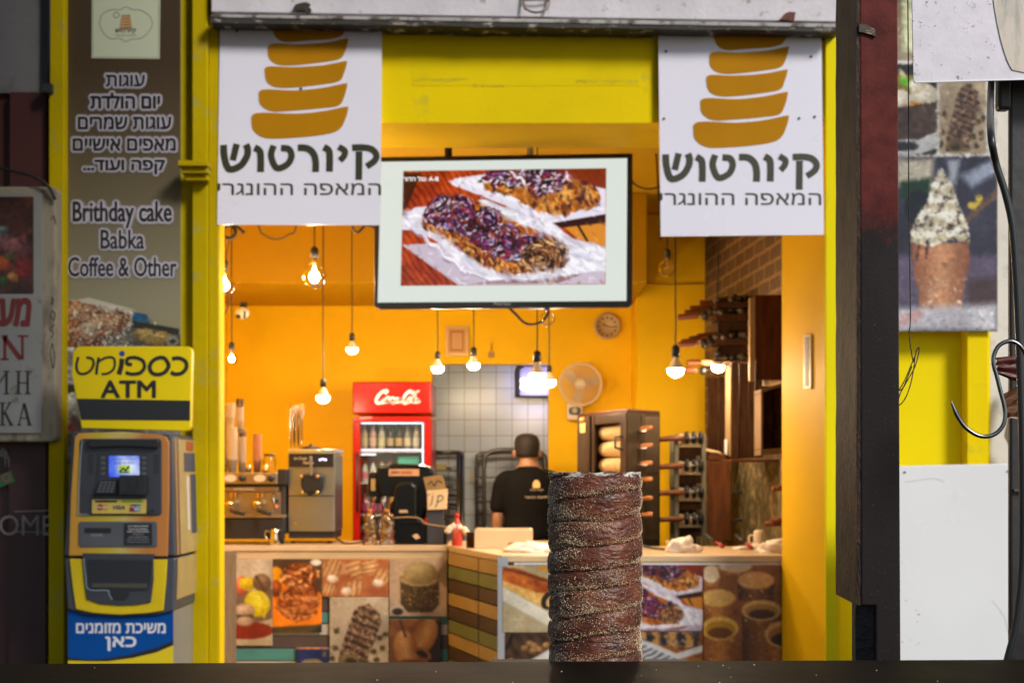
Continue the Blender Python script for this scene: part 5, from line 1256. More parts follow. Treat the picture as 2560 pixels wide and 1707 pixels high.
def p_ring(p):
    p.mix(one_(p), (110, 60, 20), (176, 110, 50), p.noise(40))
    def ring(cx, cy, rx, ry, h, top, ins=None, side=((120, 62, 20), (206, 130, 54))):
        m = p.poly([(cx-rx, cy), (cx+rx, cy), (cx+rx*.97, cy+h), (cx-rx*.97, cy+h)]); p.mix(m, side[0], side[1], 1-np.abs((p.X-cx)/rx)*.9+(p.noise(7)-.5)*.7); p.specks(m, 90, (216, 160, 84), 1.5)
        m = p.ell(cx, cy, rx, ry); p.mix(m, top[0], top[1], .6+(p.noise(20)-.5)); 
        if ins: p.fill(p.ell(cx, cy+ry*.12, rx*.84, ry*.74), ins[0]); p.fill(p.ell(cx, cy+ry*.36, rx*.66, ry*.46), ins[1])
    ring(1778, 1434, 22, 22, 30, ((226, 190, 140), (252, 232, 200))); ring(1838, 1414, 42, 16, 22, ((222, 190, 150), (250, 226, 196))); ring(1890, 1450, 46, 22, 50, ((214, 150, 80), (238, 192, 122)), side=((60, 30, 16), (130, 78, 40)))
    ring(1795, 1494, 44, 22, 50, ((226, 164, 76), (246, 202, 120))); ring(1904, 1525, 50, 26, 130, ((216, 166, 84), (236, 192, 116)), ((176, 128, 56), (70, 36, 14)), side=((70, 36, 16), (150, 90, 36)))
    ring(1800, 1570, 46, 30, 100, ((226, 170, 60), (242, 196, 96)), ((196, 140, 26), (120, 66, 16))); ring(1960, 1585, 48, 34, 80, ((210, 150, 70), (236, 188, 110)), ((170, 110, 44), (50, 26, 12)))
def p_bab(p):
    fx = lambda x: 1503+(x-1030)/490*254; fy = lambda y: 1411+(y-425)/290*166
    babka(p, fx, fy)
G2 = RDp-.006
poster('picture board of a sliced golden strudel on paper beside the counter corner', 1256, 1413, 1440, 1580, G2, p_str, .88, seed=41)
poster('picture board of walnuts on dark wood, under the strudel picture', 1262, 1583, 1489, 1700, G2, p_nut, .85, seed=42)
poster('picture board of a chocolate babka on a white dish behind the tall chimney cake', 1490, 1411, 1757, 1577, G2-.002, p_bab, .72, seed=43)
poster('low picture board of a pastry tray, under the babka picture', 1490, 1579, 1757, 1700, G2-.001, p_tray, .78, seed=44)
poster('picture board of hollow golden chimney cake rings at the right end of the counter', 1759, 1411, 1954, 1700, G2-.001, p_ring, .85, seed=45)

# ------------------------------------------------------------------ picture board on the wall at the right
wb = thing('wall_picture_board', 'tall board of food pictures on the wall above the yellow wall, beside the red post', 'picture board', P(2360, 830, 7.06))
pc = Pic(2240, -60, 2494, 828, 2.1, (140, 118, 84), 51)
pc.mix(one_(pc), (120, 98, 66), (176, 164, 140), np.clip((pc.Y+60)/300, 0, 1))
pc.fill(pc.poly([(2255, -60), (2420, -60), (2420, 130), (2255, 130)]), (216, 220, 176)); pc.fill(pc.line([(2259, -60), (2259, 126), (2416, 126), (2416, -60)], 1.4), (120, 124, 90))
pc.fill(pc.poly([(2240, 152), (2494, 152), (2494, 400), (2240, 400)]), (222, 220, 214))
q = pc.poly(rr(2210, 161, 2342, 388, 10)); pc.fill(q, (44, 40, 34)); 
pc.fill(q*pc.ell(2268, 235, 66, 48), (120, 110, 40)); pc.fill(q*pc.ell(2262, 205, 16, 10, 30), (100, 170, 40)); pc.fill(q*pc.poly([(2250, 170), (2268, 190), (2262, 196), (2246, 186)]), (210, 200, 150))
for cx, cy, r_ in ((2250, 250, 28), (2310, 240, 34), (2290, 216, 20)): m_ = pc.ell(cx, cy, r_, r_*.9)*q; pc.mix(m_, (190, 176, 150), (244, 238, 220), 1-np.hypot(pc.X-cx+6, pc.Y-cy+8)/r_*.8)
pc.fill(q*pc.ell(2290, 262, 18, 7), (206, 140, 60)); pc.fill(q*pc.poly([(2210, 275), (2342, 255), (2342, 335), (2300, 350), (2210, 352)]), (70, 50, 40)); m_ = q*pc.poly([(2210, 275), (2342, 255), (2342, 335), (2210, 352)]); pc.mix(m_, (44, 30, 24), (110, 84, 66), pc.noise(12))
pc.fill(q*pc.poly([(2210, 352), (2300, 348), (2342, 330), (2342, 372), (2290, 388), (2210, 388)]), (206, 206, 206)); pc.fill(q*pc.ell(2260, 366, 36, 12), (40, 40, 42))
sub = Pic(2347, 190, 2465, 388, 2.1, seed=52); p_kur(sub, 2347, 190, 118, 190)
def blit(dst, src, mask=None):
    x0, y0, x1, y1 = src.b; ins = (dst.X >= x0) & (dst.X <= x1) & (dst.Y >= y0) & (dst.Y <= y1)
    if mask is not None: ins &= mask > .5
    jx = np.clip(((dst.X-x0)/(x1-x0)*(src.nx-1)).round().astype(int), 0, src.nx-1); jy = np.clip(((dst.Y-y0)/(y1-y0)*(src.ny-1)).round().astype(int), 0, src.ny-1)
    dst.c[ins] = src.c[jy, jx][ins]
blit(pc, sub, pc.poly(rr(2347, 150, 2465, 386, 10)))
q = pc.poly([(2240, 392), (2494, 392), (2494, 828), (2240, 828)])
pc.mix(q, (26, 24, 34), (70, 66, 88), pc.noise(70)); pc.fill(q*pc.poly([(2240, 398), (2335, 398), (2330, 460), (2240, 470)], 20), (216, 206, 184)); pc.fill(q*pc.poly([(2250, 455), (2325, 445), (2330, 490), (2250, 500)], 14), (24, 56, 34)); pc.fill(q*pc.ell(2295, 520, 34, 44, 0, 6), (18, 20, 26))
pc.fill(q*pc.poly([(2400, 440), (2480, 400), (2494, 430), (2430, 470)], 16), (150, 160, 180)); pc.fill(q*pc.poly([(2370, 400), (2400, 400), (2390, 460), (2375, 460)], 14), (170, 176, 186))
for cx, cy in ((2448, 496), (2428, 514), (2440, 513)): pc.fill(pc.ell(cx, cy, 9, 9, 0, 4), (230, 200, 70))
pc.fill(q*pc.poly([(2240, 640), (2494, 640), (2494, 760), (2240, 760)], 20), (96, 84, 108)); pc.fill(q*pc.poly([(2420, 700), (2494, 690), (2494, 770), (2420, 780)], 20), (70, 50, 56))
pc.fill(q*pc.line([(2494, 480), (2412, 556)], 16), (104, 78, 62)); 
cone = pc.poly([(2278, 610), (2424, 606), (2424, 660), (2410, 720), (2402, 800), (2296, 800), (2298, 730), (2284, 680)]); pc.mix(cone, (132, 74, 48), (216, 156, 112), 1-np.abs((pc.X-2352)/74)*.9+(pc.noise(8)-.5)*.3); pc.specks(cone*(pc.Y > 690), 260, (236, 210, 190), 1.4)
pc.fill(pc.line([(2298, 615), (2292, 650)], 6), (60, 36, 34)); pc.fill(pc.line([(2318, 615), (2316, 645)], 6), (70, 40, 36))
cr = pc.poly([(2276, 605), (2278, 578), (2292, 540), (2320, 500), (2330, 460), (2350, 424), (2356, 422), (2366, 440), (2388, 470), (2392, 500), (2410, 540), (2424, 580), (2424, 606), (2370, 600), (2330, 618)])
n1 = pc.noise(22); pc.mix(cr, (190, 180, 146), (252, 248, 232), .55+.5*np.sin(pc.Y*.16+n1*6)+(pc.noise(8)-.5)*.5)
pc.fill(cr*(np.abs(np.sin(pc.X*.06+pc.Y*.05+pc.noise(30)*6)) < .17), (44, 28, 34), .92); pc.fill(cr*(np.abs(np.sin(pc.X*.07-pc.Y*.04+pc.noise(24)*6)) < .07), (54, 34, 40), .85)
pc.mix(q*pc.poly([(2240, 770), (2494, 760), (2494, 828), (2240, 828)], 24), (180, 176, 190), (226, 226, 230), pc.noise(50)); pc.fill(q*pc.ell(2275, 795, 36, 14, -24), (200, 140, 136), .6)
pc.texture(.16, 5)
picture('picture_sheet', pc, front(2240, -60, 2494, 828, 7.07), pic_mat('glossy_printed_sheet', .16), wb, k=.86)
b = MB(); b.box(px(2240, 7.08), px(2494, 7.08), 7.0735, 7.099, pz(828, 7.08), pz(-60, 7.08)); obj('backing_board', b, white_pl, wb)
b = MB(); b.prism(circ(2446, 820, 3, 10), 7.066, .004); b.prism(circ(2446, 180, 3, 10), 7.066, .004); obj('screw', b, steel, wb)
# ================================================================== on the left counter
ED = 8.86
def yz(y, d): return pz(y, d)
em = thing('coffee_machine', 'wide steel espresso machine with black side and two group heads on the left counter', 'coffee machine', P(620, 1350, ED))
b = MB(); b.box(px(470, ED), px(712, ED), ED+.02, ED+.40, CT+.06, yz(1186, ED)); obj('body', b, mat('dark_machine_casing', (.05, .045, .04), .35), em, bevel=.006)
b = MB(); b.pbox(470, 1181, 694, 1210, ED-.05, .069); up = obj('control_panel', b, steel, em, bevel=.006)
b = MB(); b.pbox(694, 1172, 715, 1212, ED-.04, .45); obj('side_cheek', b, black_pl, em, bevel=.006)
b = MB(); b.pbox(470, 1216, 696, 1228, ED-.02, .039); obj('name_strip', b, mat('bronze_strip', (.30, .24, .16), .35, metal=.8), em, bevel=.003)
text('lettering', 'LA FAVORITA', (585, 1219, 637, 1225), ED-.0215, mat('cream_lettering', (.7, .6, .45), .5), em, bold=.02)
b = MB(); b.pbox(470, 1229, 702, 1286, ED+.01, .0095); obj('back_splash', b, steel, em)
b = MB(); b.pbox(470, 1287, 712, 1294, ED-.06, .12); obj('drip_tray', b, steel, em, bevel=.002)
b = MB(); b.box(px(470, ED), px(712, ED), ED-.05, ED+.018, CT+.035, yz(1294.5, ED)); obj('lower_body', b, black_pl, em, bevel=.006)
for x in (480, 700):
    b = MB(); b.lathe([(.018, 0), (.022, .06)], (px(x, ED), ED+.05, CT+.0005), 12); obj('leg', b, black_pl, em)
for x in (576, 649):
    b = MB(); b.prism([(p[0], p[1]) for p in circ(x, 1195, 15, 24, ry=9)], ED-.056, .006); bt = obj('button_plate', b, mat('cream_plate', (.68, .55, .40), .4), up)
for x in (610, 681):
    b = MB(); b.lathe([(.021, 0), (.021, -.02), (.012, -.03)], (px(x, ED), ED-.05, yz(1195, ED)), 16, axis='Y'); obj('knob', b, black_pl, up)
for x in (578, 645):
    b = MB(); b.lathe([(.034, .02), (.034, 0), (.026, -.02), (.010, -.03)], (px(x, ED), ED-.045, yz(1260, ED)), 16); gh = obj('group_head', b, brass, em)
    b = MB(); b.tube([P(x, 1277, ED-.05), P(x+8, 1279, ED-.10), P(x+30, 1283, ED-.18)], .012, taper=[.7, .8, 1.2]); obj('portafilter', b, black_pl, gh)
    b = MB(); b.pbox(x-3, 1231, x+3, 1244, ED-.03, .03); b.pbox(x+7, 1231, x+12, 1244, ED-.03, .03); obj('valve', b, brass, em)
b = MB(); b.tube([P(684, 1232, ED-.03), P(684, 1248, ED-.05), P(690, 1280, ED-.06)], .005); obj('steam_wand', b, steel, em)
b = MB(); b.lathe([(.018, 0), (.018, -.03)], (px(688, ED), ED+.008, yz(1249, ED)), 14, axis='Y'); obj('knob', b, black_pl, em)
b = MB(); b.prism(circ(691, 1265, 3, 12), ED+.002, .006); obj('indicator_lamp', b, emat('red_indicator', (1, .12, .05), 3), em)
pit = thing('milk_pitcher', 'shiny steel milk pitcher in front of the coffee machine', 'pitcher', P(687, 1350, 8.76))
X, D_ = px(687, 8.76), 8.76
b = MB(); b.lathe([(.030, 0), (.032, .01), (.031, .05), (.026, .08), (.029, .098)], (X, D_, CT+.0005), 18); obj('body', b, mat('polished_steel', (.75, .68, .58), .12, metal=1), pit)
b = MB(); b.tube(spline([(X-.026, D_, CT+.08), (X-.055, D_, CT+.085), (X-.058, D_, CT+.05), (X-.03, D_, CT+.03)], 5), .004); obj('handle', b, MATS['polished_steel'], pit)
# paper cups, nested in stacks
TOPZ = yz(1180.5, ED)
def cup_mesh(m, r, h, c): m.lathe([(r*.78, 0), (r, h*.95), (r*1.06, h*.96), (r*1.06, h)], c, 18, cap=True); return m
def stack(label, x, d, r, pitch, n, h, m, z0, band=None, bands=None, lean=0.0):
    t_ = thing('paper_cup', label, 'cup', (px(x, d), d, z0), 'paper cups nested in stacks')
    mb = cup_mesh(MB(), r, h, (px(x, d), d, z0)); obj('shell', mb, m, t_)
    for i in range(1, n): dup(t_, (lean*i, 0, pitch*i))
    return z0 + (n-1)*pitch + h
cupw = mat('cream_paper_cup', (.72, .60, .44), .55, var=.05, scale=30); cupk = mat('dark_patterned_cup', (.10, .06, .045), .55, second=(.55, .42, .30), thresh=(.5, .56), scale=60)
cupo = mat('orange_pink_cup', (.72, .34, .20), .5, var=.1, scale=40); cupb = mat('black_striped_cup', (.05, .045, .04), .5, second=(.6, .5, .4), thresh=(.5, .54), scale=20, stretch=(.1, .1, 12))
z = stack('large cream paper cup in the tall stack at the left of the coffee machine top', 580, ED+.14, .033, .0125, 17, .085, cupw, TOPZ)
stack('cream paper cup in the upper stack standing on the tall left stack', 575, ED+.14, .028, .012, 8, .07, cupw, z, lean=.0006)
z = stack('slim cream paper cup in the stack behind the steel creamer cup', 605, ED+.2, .025, .012, 14, .07, cupw, TOPZ)
z = stack('dark patterned paper cup on top of the slim cream stack', 605, ED+.2, .026, .012, 2, .06, cupk, z-.02)
z = stack('plain cream paper cup in the stack above the dark patterned cups', 600, ED+.2, .023, .011, 8, .06, cupw, z)
stack('dark patterned paper cup topping the slimmest stack', 600, ED+.2, .024, .011, 3, .05, cupk, z-.02)
stack('orange paper cup in the stack beside the glass jar', 643, ED+.16, .026, .0105, 17, .075, cupo, TOPZ)
stack('black striped paper cup in the thin stack by the left jamb', 560, ED+.22, .022, .016, 24, .06, cupb, TOPZ)
b = MB(); b.lathe([(.018, 0), (.020, .04), (.018, .045)], (px(621, ED+.06), ED+.06, TOPZ), 16); tag(obj('creamer_cup', b, MATS['polished_steel']), 'small steel creamer cup on the coffee machine between the cup stacks', 'cup')
b = MB(); b.lathe([(.018, 0), (.022, .015), (.016, .04), (.012, .05)], (px(663, ED+.05), ED+.05, TOPZ), 16); tag(obj('sugar_shaker', b, brass), 'little shiny shaker on the coffee machine before the glass jar', 'shaker')
jar = thing('glass_jar', 'empty clear glass jar with steel lid on top of the coffee machine', 'jar', (px(674, ED+.14), ED+.14, TOPZ))
b = MB(); b.lathe([(.040, 0), (.044, .01), (.044, .075), (.034, .095), (.034, .105)], (px(674, ED+.14), ED+.14, TOPZ), 20); obj('body', b, clear, jar)
b = MB(); b.lathe([(.036, .105), (.036, .118)], (px(674, ED+.14), ED+.14, TOPZ), 20); obj('lid', b, dark_steel, jar)
# soft ice cream machine
ID = 8.92
ic = thing('ice_cream_machine', 'steel soft ice cream machine with black dispenser head and display strip', 'ice cream machine', P(780, 1345, ID))
b = MB(); b.pbox(720, 1136, 837, 1328, ID, .42); obj('body', b, steel, ic, bevel=.006)
b = MB(); b.pbox(719, 1122, 837.5, 1134, ID-.012, .44); obj('top_plate', b, mat('bright_steel', (.68, .64, .58), .25, metal=1), ic, bevel=.004)
b = MB(); b.pbox(722, 1134.5, 834, 1167, ID-.010, .0095); dsp = obj('display_strip', b, black_pl, ic)
text('lettering', 'Ice Cream', (735, 1141, 767, 1149), ID-.0115, mat('cream_lettering', (.7, .6, .45)), dsp, shear=.3, bold=.01); text('lettering', 'Machine', (757, 1152, 784, 1160), ID-.0115, MATS['cream_lettering'], dsp, shear=.3, bold=.01)
b = MB(); 
for x in (800, 807, 814): b.prism(circ(x, 1147+(abs(x-807) > 3)*2, 2.6, 10), ID-.013, .0029)
obj('display_light', b, emat('violet_display', (.72, .62, 1.0), 4), dsp)
b = MB(); b.pbox(720, 1238, 837, 1240.5, ID-.003, .0029); obj('seam', b, black_pl, ic)
b = MB(); v = [(722, 1322), (836, 1322), (836, 1345), (722, 1345)]; b.prism(v, ID+.02, .38); obj('plinth', b, black_pl, ic)
b = MB(); b.prism([(752, 1190), (760, 1183), (800, 1183), (806, 1190), (804, 1215), (798, 1232), (760, 1232), (752, 1215)], ID-.07, .0695); hd_ = obj('dispenser_head', b, black_pl, ic, bevel=.012)
for x, y in ((757, 1191), (798, 1191), (759, 1230), (797, 1230)):
    b = MB(); b.lathe([(.011, 0), (.013, -.012), (.006, -.018)], (px(x, ID), ID-.07, pz(y, ID)), 12, axis='Y'); obj('knob', b, brass, hd_)
b = MB(); b.pbox(773.5, 1140, 780, 1188, ID-.095, .012); obj('lever', b, steel, hd_, bevel=.004)
b = MB(); b.lathe([(.02, .02), (.018, -.015), (.008, -.03)], (px(777, ID), ID-.045, pz(1226, ID)), 14); obj('spout', b, dark_gr, hd_)
b = MB(); b.lathe([(.060, 0), (.078, .004), (.055, .016), (.012, .020), (.010, .034), (.004, .036)], (px(777, ID+.18), ID+.18, pz(1122, ID)+.0005), 24); obj('hopper_lid', b, mat('matt_black_lid', (.014, .013, .012), .8, spec=.1), ic)
b = MB(); b.prism(circ(738, 1308, 3.5, 12), ID-.003, .0028); obj('badge', b, brass, ic)
for x in (733, 824):
    b = MB(); b.lathe([(.014, 0), (.016, CT*0+.012)], (px(x, ID+.1), ID+.1, CT+.0003), 10); obj('foot', b, black_pl, ic)
for k_, (x, h_) in enumerate(((730, .285), (741, .275), (751, .28))):
    t_ = thing('plastic_cup', 'clear plastic cup in the tall see-through stacks on the ice cream machine', 'cup', (px(x, ID+.08), ID+.08, pz(1122, ID)), 'clear plastic cups in tall stacks')
    b = cup_mesh(MB(), .016, .075, (px(x, ID+.08), ID+.08, pz(1122, ID)+.0005)); obj('shell', b, cup_clear, t_)
    for i in range(1, 14): dup(t_, (0, 0, i*(h_-.075)/13))
cable('mains_cable', 'black mains cable lying on the counter beside the ice cream machine', [(835, 1338, 9.1), (848, 1350, 8.95), (858, 1356, 8.85), (880, 1358, 8.9), (920, 1352, 9.2)], .006)
# juicer
JD = 8.86
ju = thing('juice_machine', 'bulky glossy black juice machine with an orange label in front of the red fridge', 'juice machine', P(1010, 1362, JD))
gb_ = mat('gloss_black_plastic', (.006, .006, .0065), .2, spec=.35)
b = MB(); b.prism([(938, 1175), (948, 1163), (975, 1158), (1050, 1160), (1078, 1166), (1084, 1182), (1078, 1215), (1068, 1268), (1062, 1300), (958, 1300), (950, 1240), (940, 1210)], JD, .30); obj('body', b, gb_, ju, bevel=.02)
b = MB(); b.prism([(921, 1182), (935, 1178), (948, 1190), (950, 1240), (946, 1262), (925, 1252), (920, 1225)], JD+.02, .22); obj('side_pod', b, gb_, ju, bevel=.012)
b = MB(); b.prism([(985, 1215), (1000, 1205), (1030, 1205), (1042, 1215), (1042, 1285), (1056, 1310), (985, 1310), (980, 1280)], JD-.06, .0595); obj('press_housing', b, gb_, ju, bevel=.014)
b = MB(); b.pbox(972, 1172, 1048, 1189, JD-.004, .0038); lb = obj('front_label', b, mat('orange_cream_label', (.72, .42, .25), .4), ju)
text('lettering', 'Juice', (976, 1175, 998, 1186), JD-.0055, dred, lb, bold=.03, shear=.2); text('lettering', 'FRESH ORANGE', (1002, 1177, 1030, 1184), JD-.0055, mat('red_print', (.42, .07, .03)), lb)
b = MB(); b.pbox(927, 1196, 938, 1226, JD+.012, .0075); obj('side_label', b, mat('ochre_label', (.42, .28, .10), .5), ju)
b = MB(); b.prism([(985, 1300), (1040, 1300), (1062, 1312), (1115, 1318), (1119, 1362), (985, 1362)], JD-.05, .36); obj('base_tray', b, gb_, ju, bevel=.008)
b = MB(); b.tube(spline([P(983, 1294, JD-.062), P(1020, 1292, JD-.066), P(1048, 1295, JD-.062), P(1064, 1308, JD-.062), P(1112, 1316, JD-.062)], 5), .004); obj('tray_rim', b, mat('ochre_label', (.42, .28, .10)), ju)
b = MB(); b.prism([(1030, 1338), (1042, 1333), (1051, 1343), (1040, 1348)], JD-.0525, .002); obj('tape_label', b, mat('tan_tape', (.62, .42, .25), .5), ju)
b = MB(); b.prism([(998, 1274), (1018, 1274), (1020, 1281), (998, 1281)], JD-.0625, .002); obj('tap_label', b, MATS['tan_tape'], ju)
# tip box
tb = thing('tip_box', 'cream cardboard tip box with an open brown flap and handwritten letters beside the juice machine', 'box', P(1090, 1300, 8.8))
card = mat('cream_card', (.72, .56, .36), .6, var=.05, scale=8)
b = MB(); b.prism([(1067, 1226), (1117, 1222), (1115, 1272), (1069, 1274)], 8.78, .14); obj('carton', b, card, tb, bevel=.002)
b = MB(); b.prism([(1058, 1193), (1105, 1185), (1116, 1222), (1066, 1226)], 8.80, .006); fl = obj('flap', b, mat('brown_card', (.30, .20, .09), .7, var=.2, scale=12), tb)
b = MB(); b.box(px(1068, 8.8), px(1108, 8.8), 8.80, 8.92, CT+.001, pz(1274.5, 8.78)); obj('stand', b, dark_gr, tb, bevel=.004)
b = MB(); b.ribbon([(1068, 1238), (1075, 1234)], 2, 8.778, smooth=False); b.ribbon([(1082, 1238), (1079, 1256), (1074, 1264)], 2.2, 8.778); b.ribbon([(1084, 1232), (1083, 1234)], 2.4, 8.778, smooth=False)
b.ribbon([(1096, 1238), (1093, 1256), (1088, 1268)], 2.2, 8.778); b.ribbon([(1094, 1240), (1104, 1238), (1107, 1246), (1099, 1253), (1092, 1252)], 2.2, 8.778)
obj('lettering', b, mat('black_marker', (.03, .028, .025)), tb)
b = MB(); b.ribbon([(1070, 1212), (1078, 1203), (1086, 1214), (1094, 1201), (1106, 1208)], 3, 8.798); obj('flap_lettering', b, MATS['black_marker'], fl)
# cookie bags
for x, top, w, dd, lab in ((925, 1235, 17, 8.78, 'cellophane cookie bag with an orange tie nearest the fridge side, left of its twin'), (967, 1236, 19, 8.76, 'wider cellophane cookie bag with an orange tie against the juice machine')):
    k = dd/F; X = px(x, dd)
    t_ = thing('cookie_bag', lab, 'bag', P(x, 1361, dd), 'tied cookie bags on the counter')
    b = MB(); rnd = random.Random(x)
    for i in range(26): b.blob((X+rnd.uniform(-.6, .6)*w*k, dd+rnd.uniform(-.02, .02), CT+.014+(i/26)*.175), .018, .014, .012, .3, 3, i, 1)
    obj('cookies', b, mat('dark_cookie', (.42, .22, .07), .6, second=(.70, .48, .20), thresh=(.5, .6), scale=40), t_)
    b = MB(); rs_ = []
    for i in range(15):
        u = i/14; h_ = CT+.001+u*.295
        r_ = w*k*(1.0 if u < .55 else 1.0-(u-.55)/.17*.72 if u < .72 else .28+(u-.72)/.28*.55)
        ph = rnd.uniform(0, 6); rs_.append(((X+.003*math.sin(ph), dd, h_), r_*(1+.08*math.sin(ph)), r_*.75*(1+.1*math.cos(ph*2))))
    seg = 22; vs = []; fs = []
    for i, (c_, a, e_) in enumerate(rs_):
        for k2 in range(seg):
            an = 2*math.pi*k2/seg; wr = 1+.10*math.sin(k2*2.4+i*1.3)+.06*rnd.uniform(-1, 1); vs.append((c_[0]+a*wr*math.cos(an), c_[1]+e_*wr*math.sin(an), c_[2]))
    for i in range(len(rs_)-1):
        for k2 in range(seg): fs.append((i*seg+k2, i*seg+(k2+1) % seg, (i+1)*seg+(k2+1) % seg, (i+1)*seg+k2))
    b.add(vs, fs, True); obj('wrapper', b, cello, t_)
    b = MB(); zt_ = CT+.001+.72*.295; b.lathe([(w*k*.34, -.006), (w*k*.40, 0), (w*k*.34, .006)], (X, dd, zt_), 14); b.tube([(X+.006, dd-.015, zt_), (X+.012, dd-.02, zt_-.03)], .003); obj('tie', b, mat('orange_ribbon', (.75, .22, .04), .5), t_)
# sauce bottle wrapped in napkin
sb = thing('sauce_bottle', 'clear bottle of red sauce with a red cap and a napkin wrapped round it', 'bottle', P(1143, 1362, 8.66))
X, D_ = px(1143, 8.66), 8.66
b = MB(); b.lathe([(.030, 0), (.033, .01), (.032, .06), (.034, .08), (.033, .11), (.026, .135), (.013, .16), (.012, .175)], (X, D_, CT+.0005), 20); obj('body', b, mat('red_sauce', (.50, .045, .03), .15, second=(.62, .30, .2), thresh=(.5, .7), scale=14), sb)
b = MB(); b.lathe([(.016, .175), (.015, .20)], (X, D_, CT), 14); obj('cap', b, mat('red_cap', (.55, .02, .015), .35), sb)
b = MB()
for i, (dx, dz) in enumerate(((-.045, .105), (-.02, .12), (.015, .115), (.045, .10), (.055, .085), (-.055, .09))): b.blob((X+dx, D_-.022, CT+dz), .022, .014, .018, .5, 2.5, i+4, 2)
obj('napkin', b, mat('tissue', (.80, .62, .48), .7), sb)

# ================================================================== kitchen: racks, insect killer
KD = 11.3
r1 = thing('baking_rack', 'square steel baking rack with trays behind the juice machine', 'rack', P(1120, 1600, KD))
def post(m, x, y0, y1, d, r=.016): m.tube([P(x, y0, d), Vector((px(x, d), d, .0125 if y1 is None else pz(y1, d)))], r)
for x, d in ((1146, KD), (1078, KD), (1155, KD+.3), (1085, KD+.3)):
    b = MB(); post(b, x, 1128, None, d); obj('post', b, dark_steel, r1)
b = MB(); b.tube([P(1072, 1130, KD), P(1150, 1130, KD)], .016); b.tube([P(1082, 1133, KD+.3), P(1158, 1133, KD+.3)], .014); b.tube([P(1146, 1130, KD), P(1155, 1133, KD+.3)], .012); obj('top_rail', b, dark_steel, r1)
for y in (1178, 1202, 1226, 1250, 1274, 1298):
    b = MB(); b.box(px(1080, KD), px(1144, KD), KD+.01, KD+.29, pz(y, KD), pz(y-3, KD)); obj('tray', b, mat('dark_tray', (.10, .09, .085), .4, metal=.6), r1, bevel=.003)
b = MB(); b.box(px(1083, KD), px(1114, KD), KD+.05, KD+.2, pz(1174.8, KD), pz(1160, KD)); tag(obj('food_tub', b, mat('yellow_tub', (.45, .40, .14), .5), bevel=.006), 'yellowish tub on the top tray of the square rack', 'tub')
b = MB(); b.blob((px(1108, KD), KD+.12, pz(1174, KD)+.004), .07, .06, .02, .4, 3, 9, 2, flat=True); tag(obj('folded_cloth', b, mat('maroon_cloth', (.22, .03, .03), .8)), 'maroon cloth folded on the top tray of the square rack', 'cloth')
for y, s_ in ((1246, 3), (1270, 5)):
    b = MB(); b.blob((px(1125, KD), KD+.12, pz(y, KD)+.012), .055, .05, .022, .35, 3, s_, 2, flat=True); tag(obj('dark_loaf', b, mat('dark_loaf', (.12, .05, .03), .6)), 'dark loaf on a %s tray of the square rack' % ('middle' if s_ == 3 else 'lower'), 'loaf')
r2 = thing('rack_trolley', 'round topped tubular rack trolley behind the standing man', 'rack', P(1280, 1600, KD))
for dd, x0, x1, yt in ((KD, 1210, 1364, 1124), (KD+.25, 1192, 1352, 1130)):
    b = MB(); b.tube(spline([Vector((px(x0, dd), dd, .0125)), P(x0, 1320, dd), P(x0, 1160, dd), P(x0+8, 1136, dd), P(x0+28, yt+2, dd), P((x0+x1)/2, yt, dd), P(x1-28, yt+2, dd), P(x1-8, 1136, dd), P(x1, 1160, dd), P(x1, 1320, dd), Vector((px(x1, dd), dd, .0125))], 6), .018); obj('hoop', b, dark_steel, r2)
for y in (1193, 1216, 1240, 1254, 1284, 1312):
    b = MB()
    for x0, x2 in ((1210, 1192), (1364, 1352)): b.tube([P(x0, y, KD), P(x2, y, KD+.25)], .008)
    obj('tray_runner', b, dark_steel, r2)
for y in (1193, 1254):
    b = MB(); b.box(px(1214, KD), px(1360, KD), KD+.02, KD+.23, pz(y+2, KD), pz(y-2, KD)); obj('tray', b, MATS['dark_tray'], r2)
b = MB(); b.box(px(1174, 11.7), px(1190, 11.7), 11.715, 11.749, pz(1205, 11.7), pz(1170, 11.7)); tag(obj('switch_plate', b, white_pl, bevel=.006), 'white switch plate on the blue tiles between the two racks', 'switch')
ik = thing('insect_killer', 'wall insect killer with glowing violet tubes high on the blue tiles', 'insect lamp', P(1330, 950, 11.6))
b = MB(); b.tube(spline([P(1309, 914, 11.55), P(1298, 918, 11.55), P(1293, 930, 11.55), P(1293, 960, 11.55), P(1293, 992, 11.55)], 4), .022); b.box(px(1290, 11.55), px(1390, 11.55), 11.56, 11.60, pz(993, 11.55), pz(988, 11.55)); b.box(px(1300, 11.55), px(1390, 11.55), 11.56, 11.60, pz(916, 11.55), pz(911, 11.55)); obj('casing', b, dark_gr, ik)
b = MB(); b.pbox(1300, 912, 1392, 990, 11.69, .05); obj('back_plate', b, mat('pale_violet_plate', (.62, .58, .75), .4), ik)
for y in (951, 967):
    b = MB(); b.tube([P(1301, y, 11.62), P(1390, y, 11.62)], .017); obj('tube', b, emat('violet_tube', (.50, .50, 1.0), 15), ik)
b = MB()
for i in range(14): b.tube([P(1302+i*6.5, 914, 11.57), P(1302+i*6.5, 990, 11.57)], .002, 5)
obj('guard', b, MATS['dark_tray'], ik)

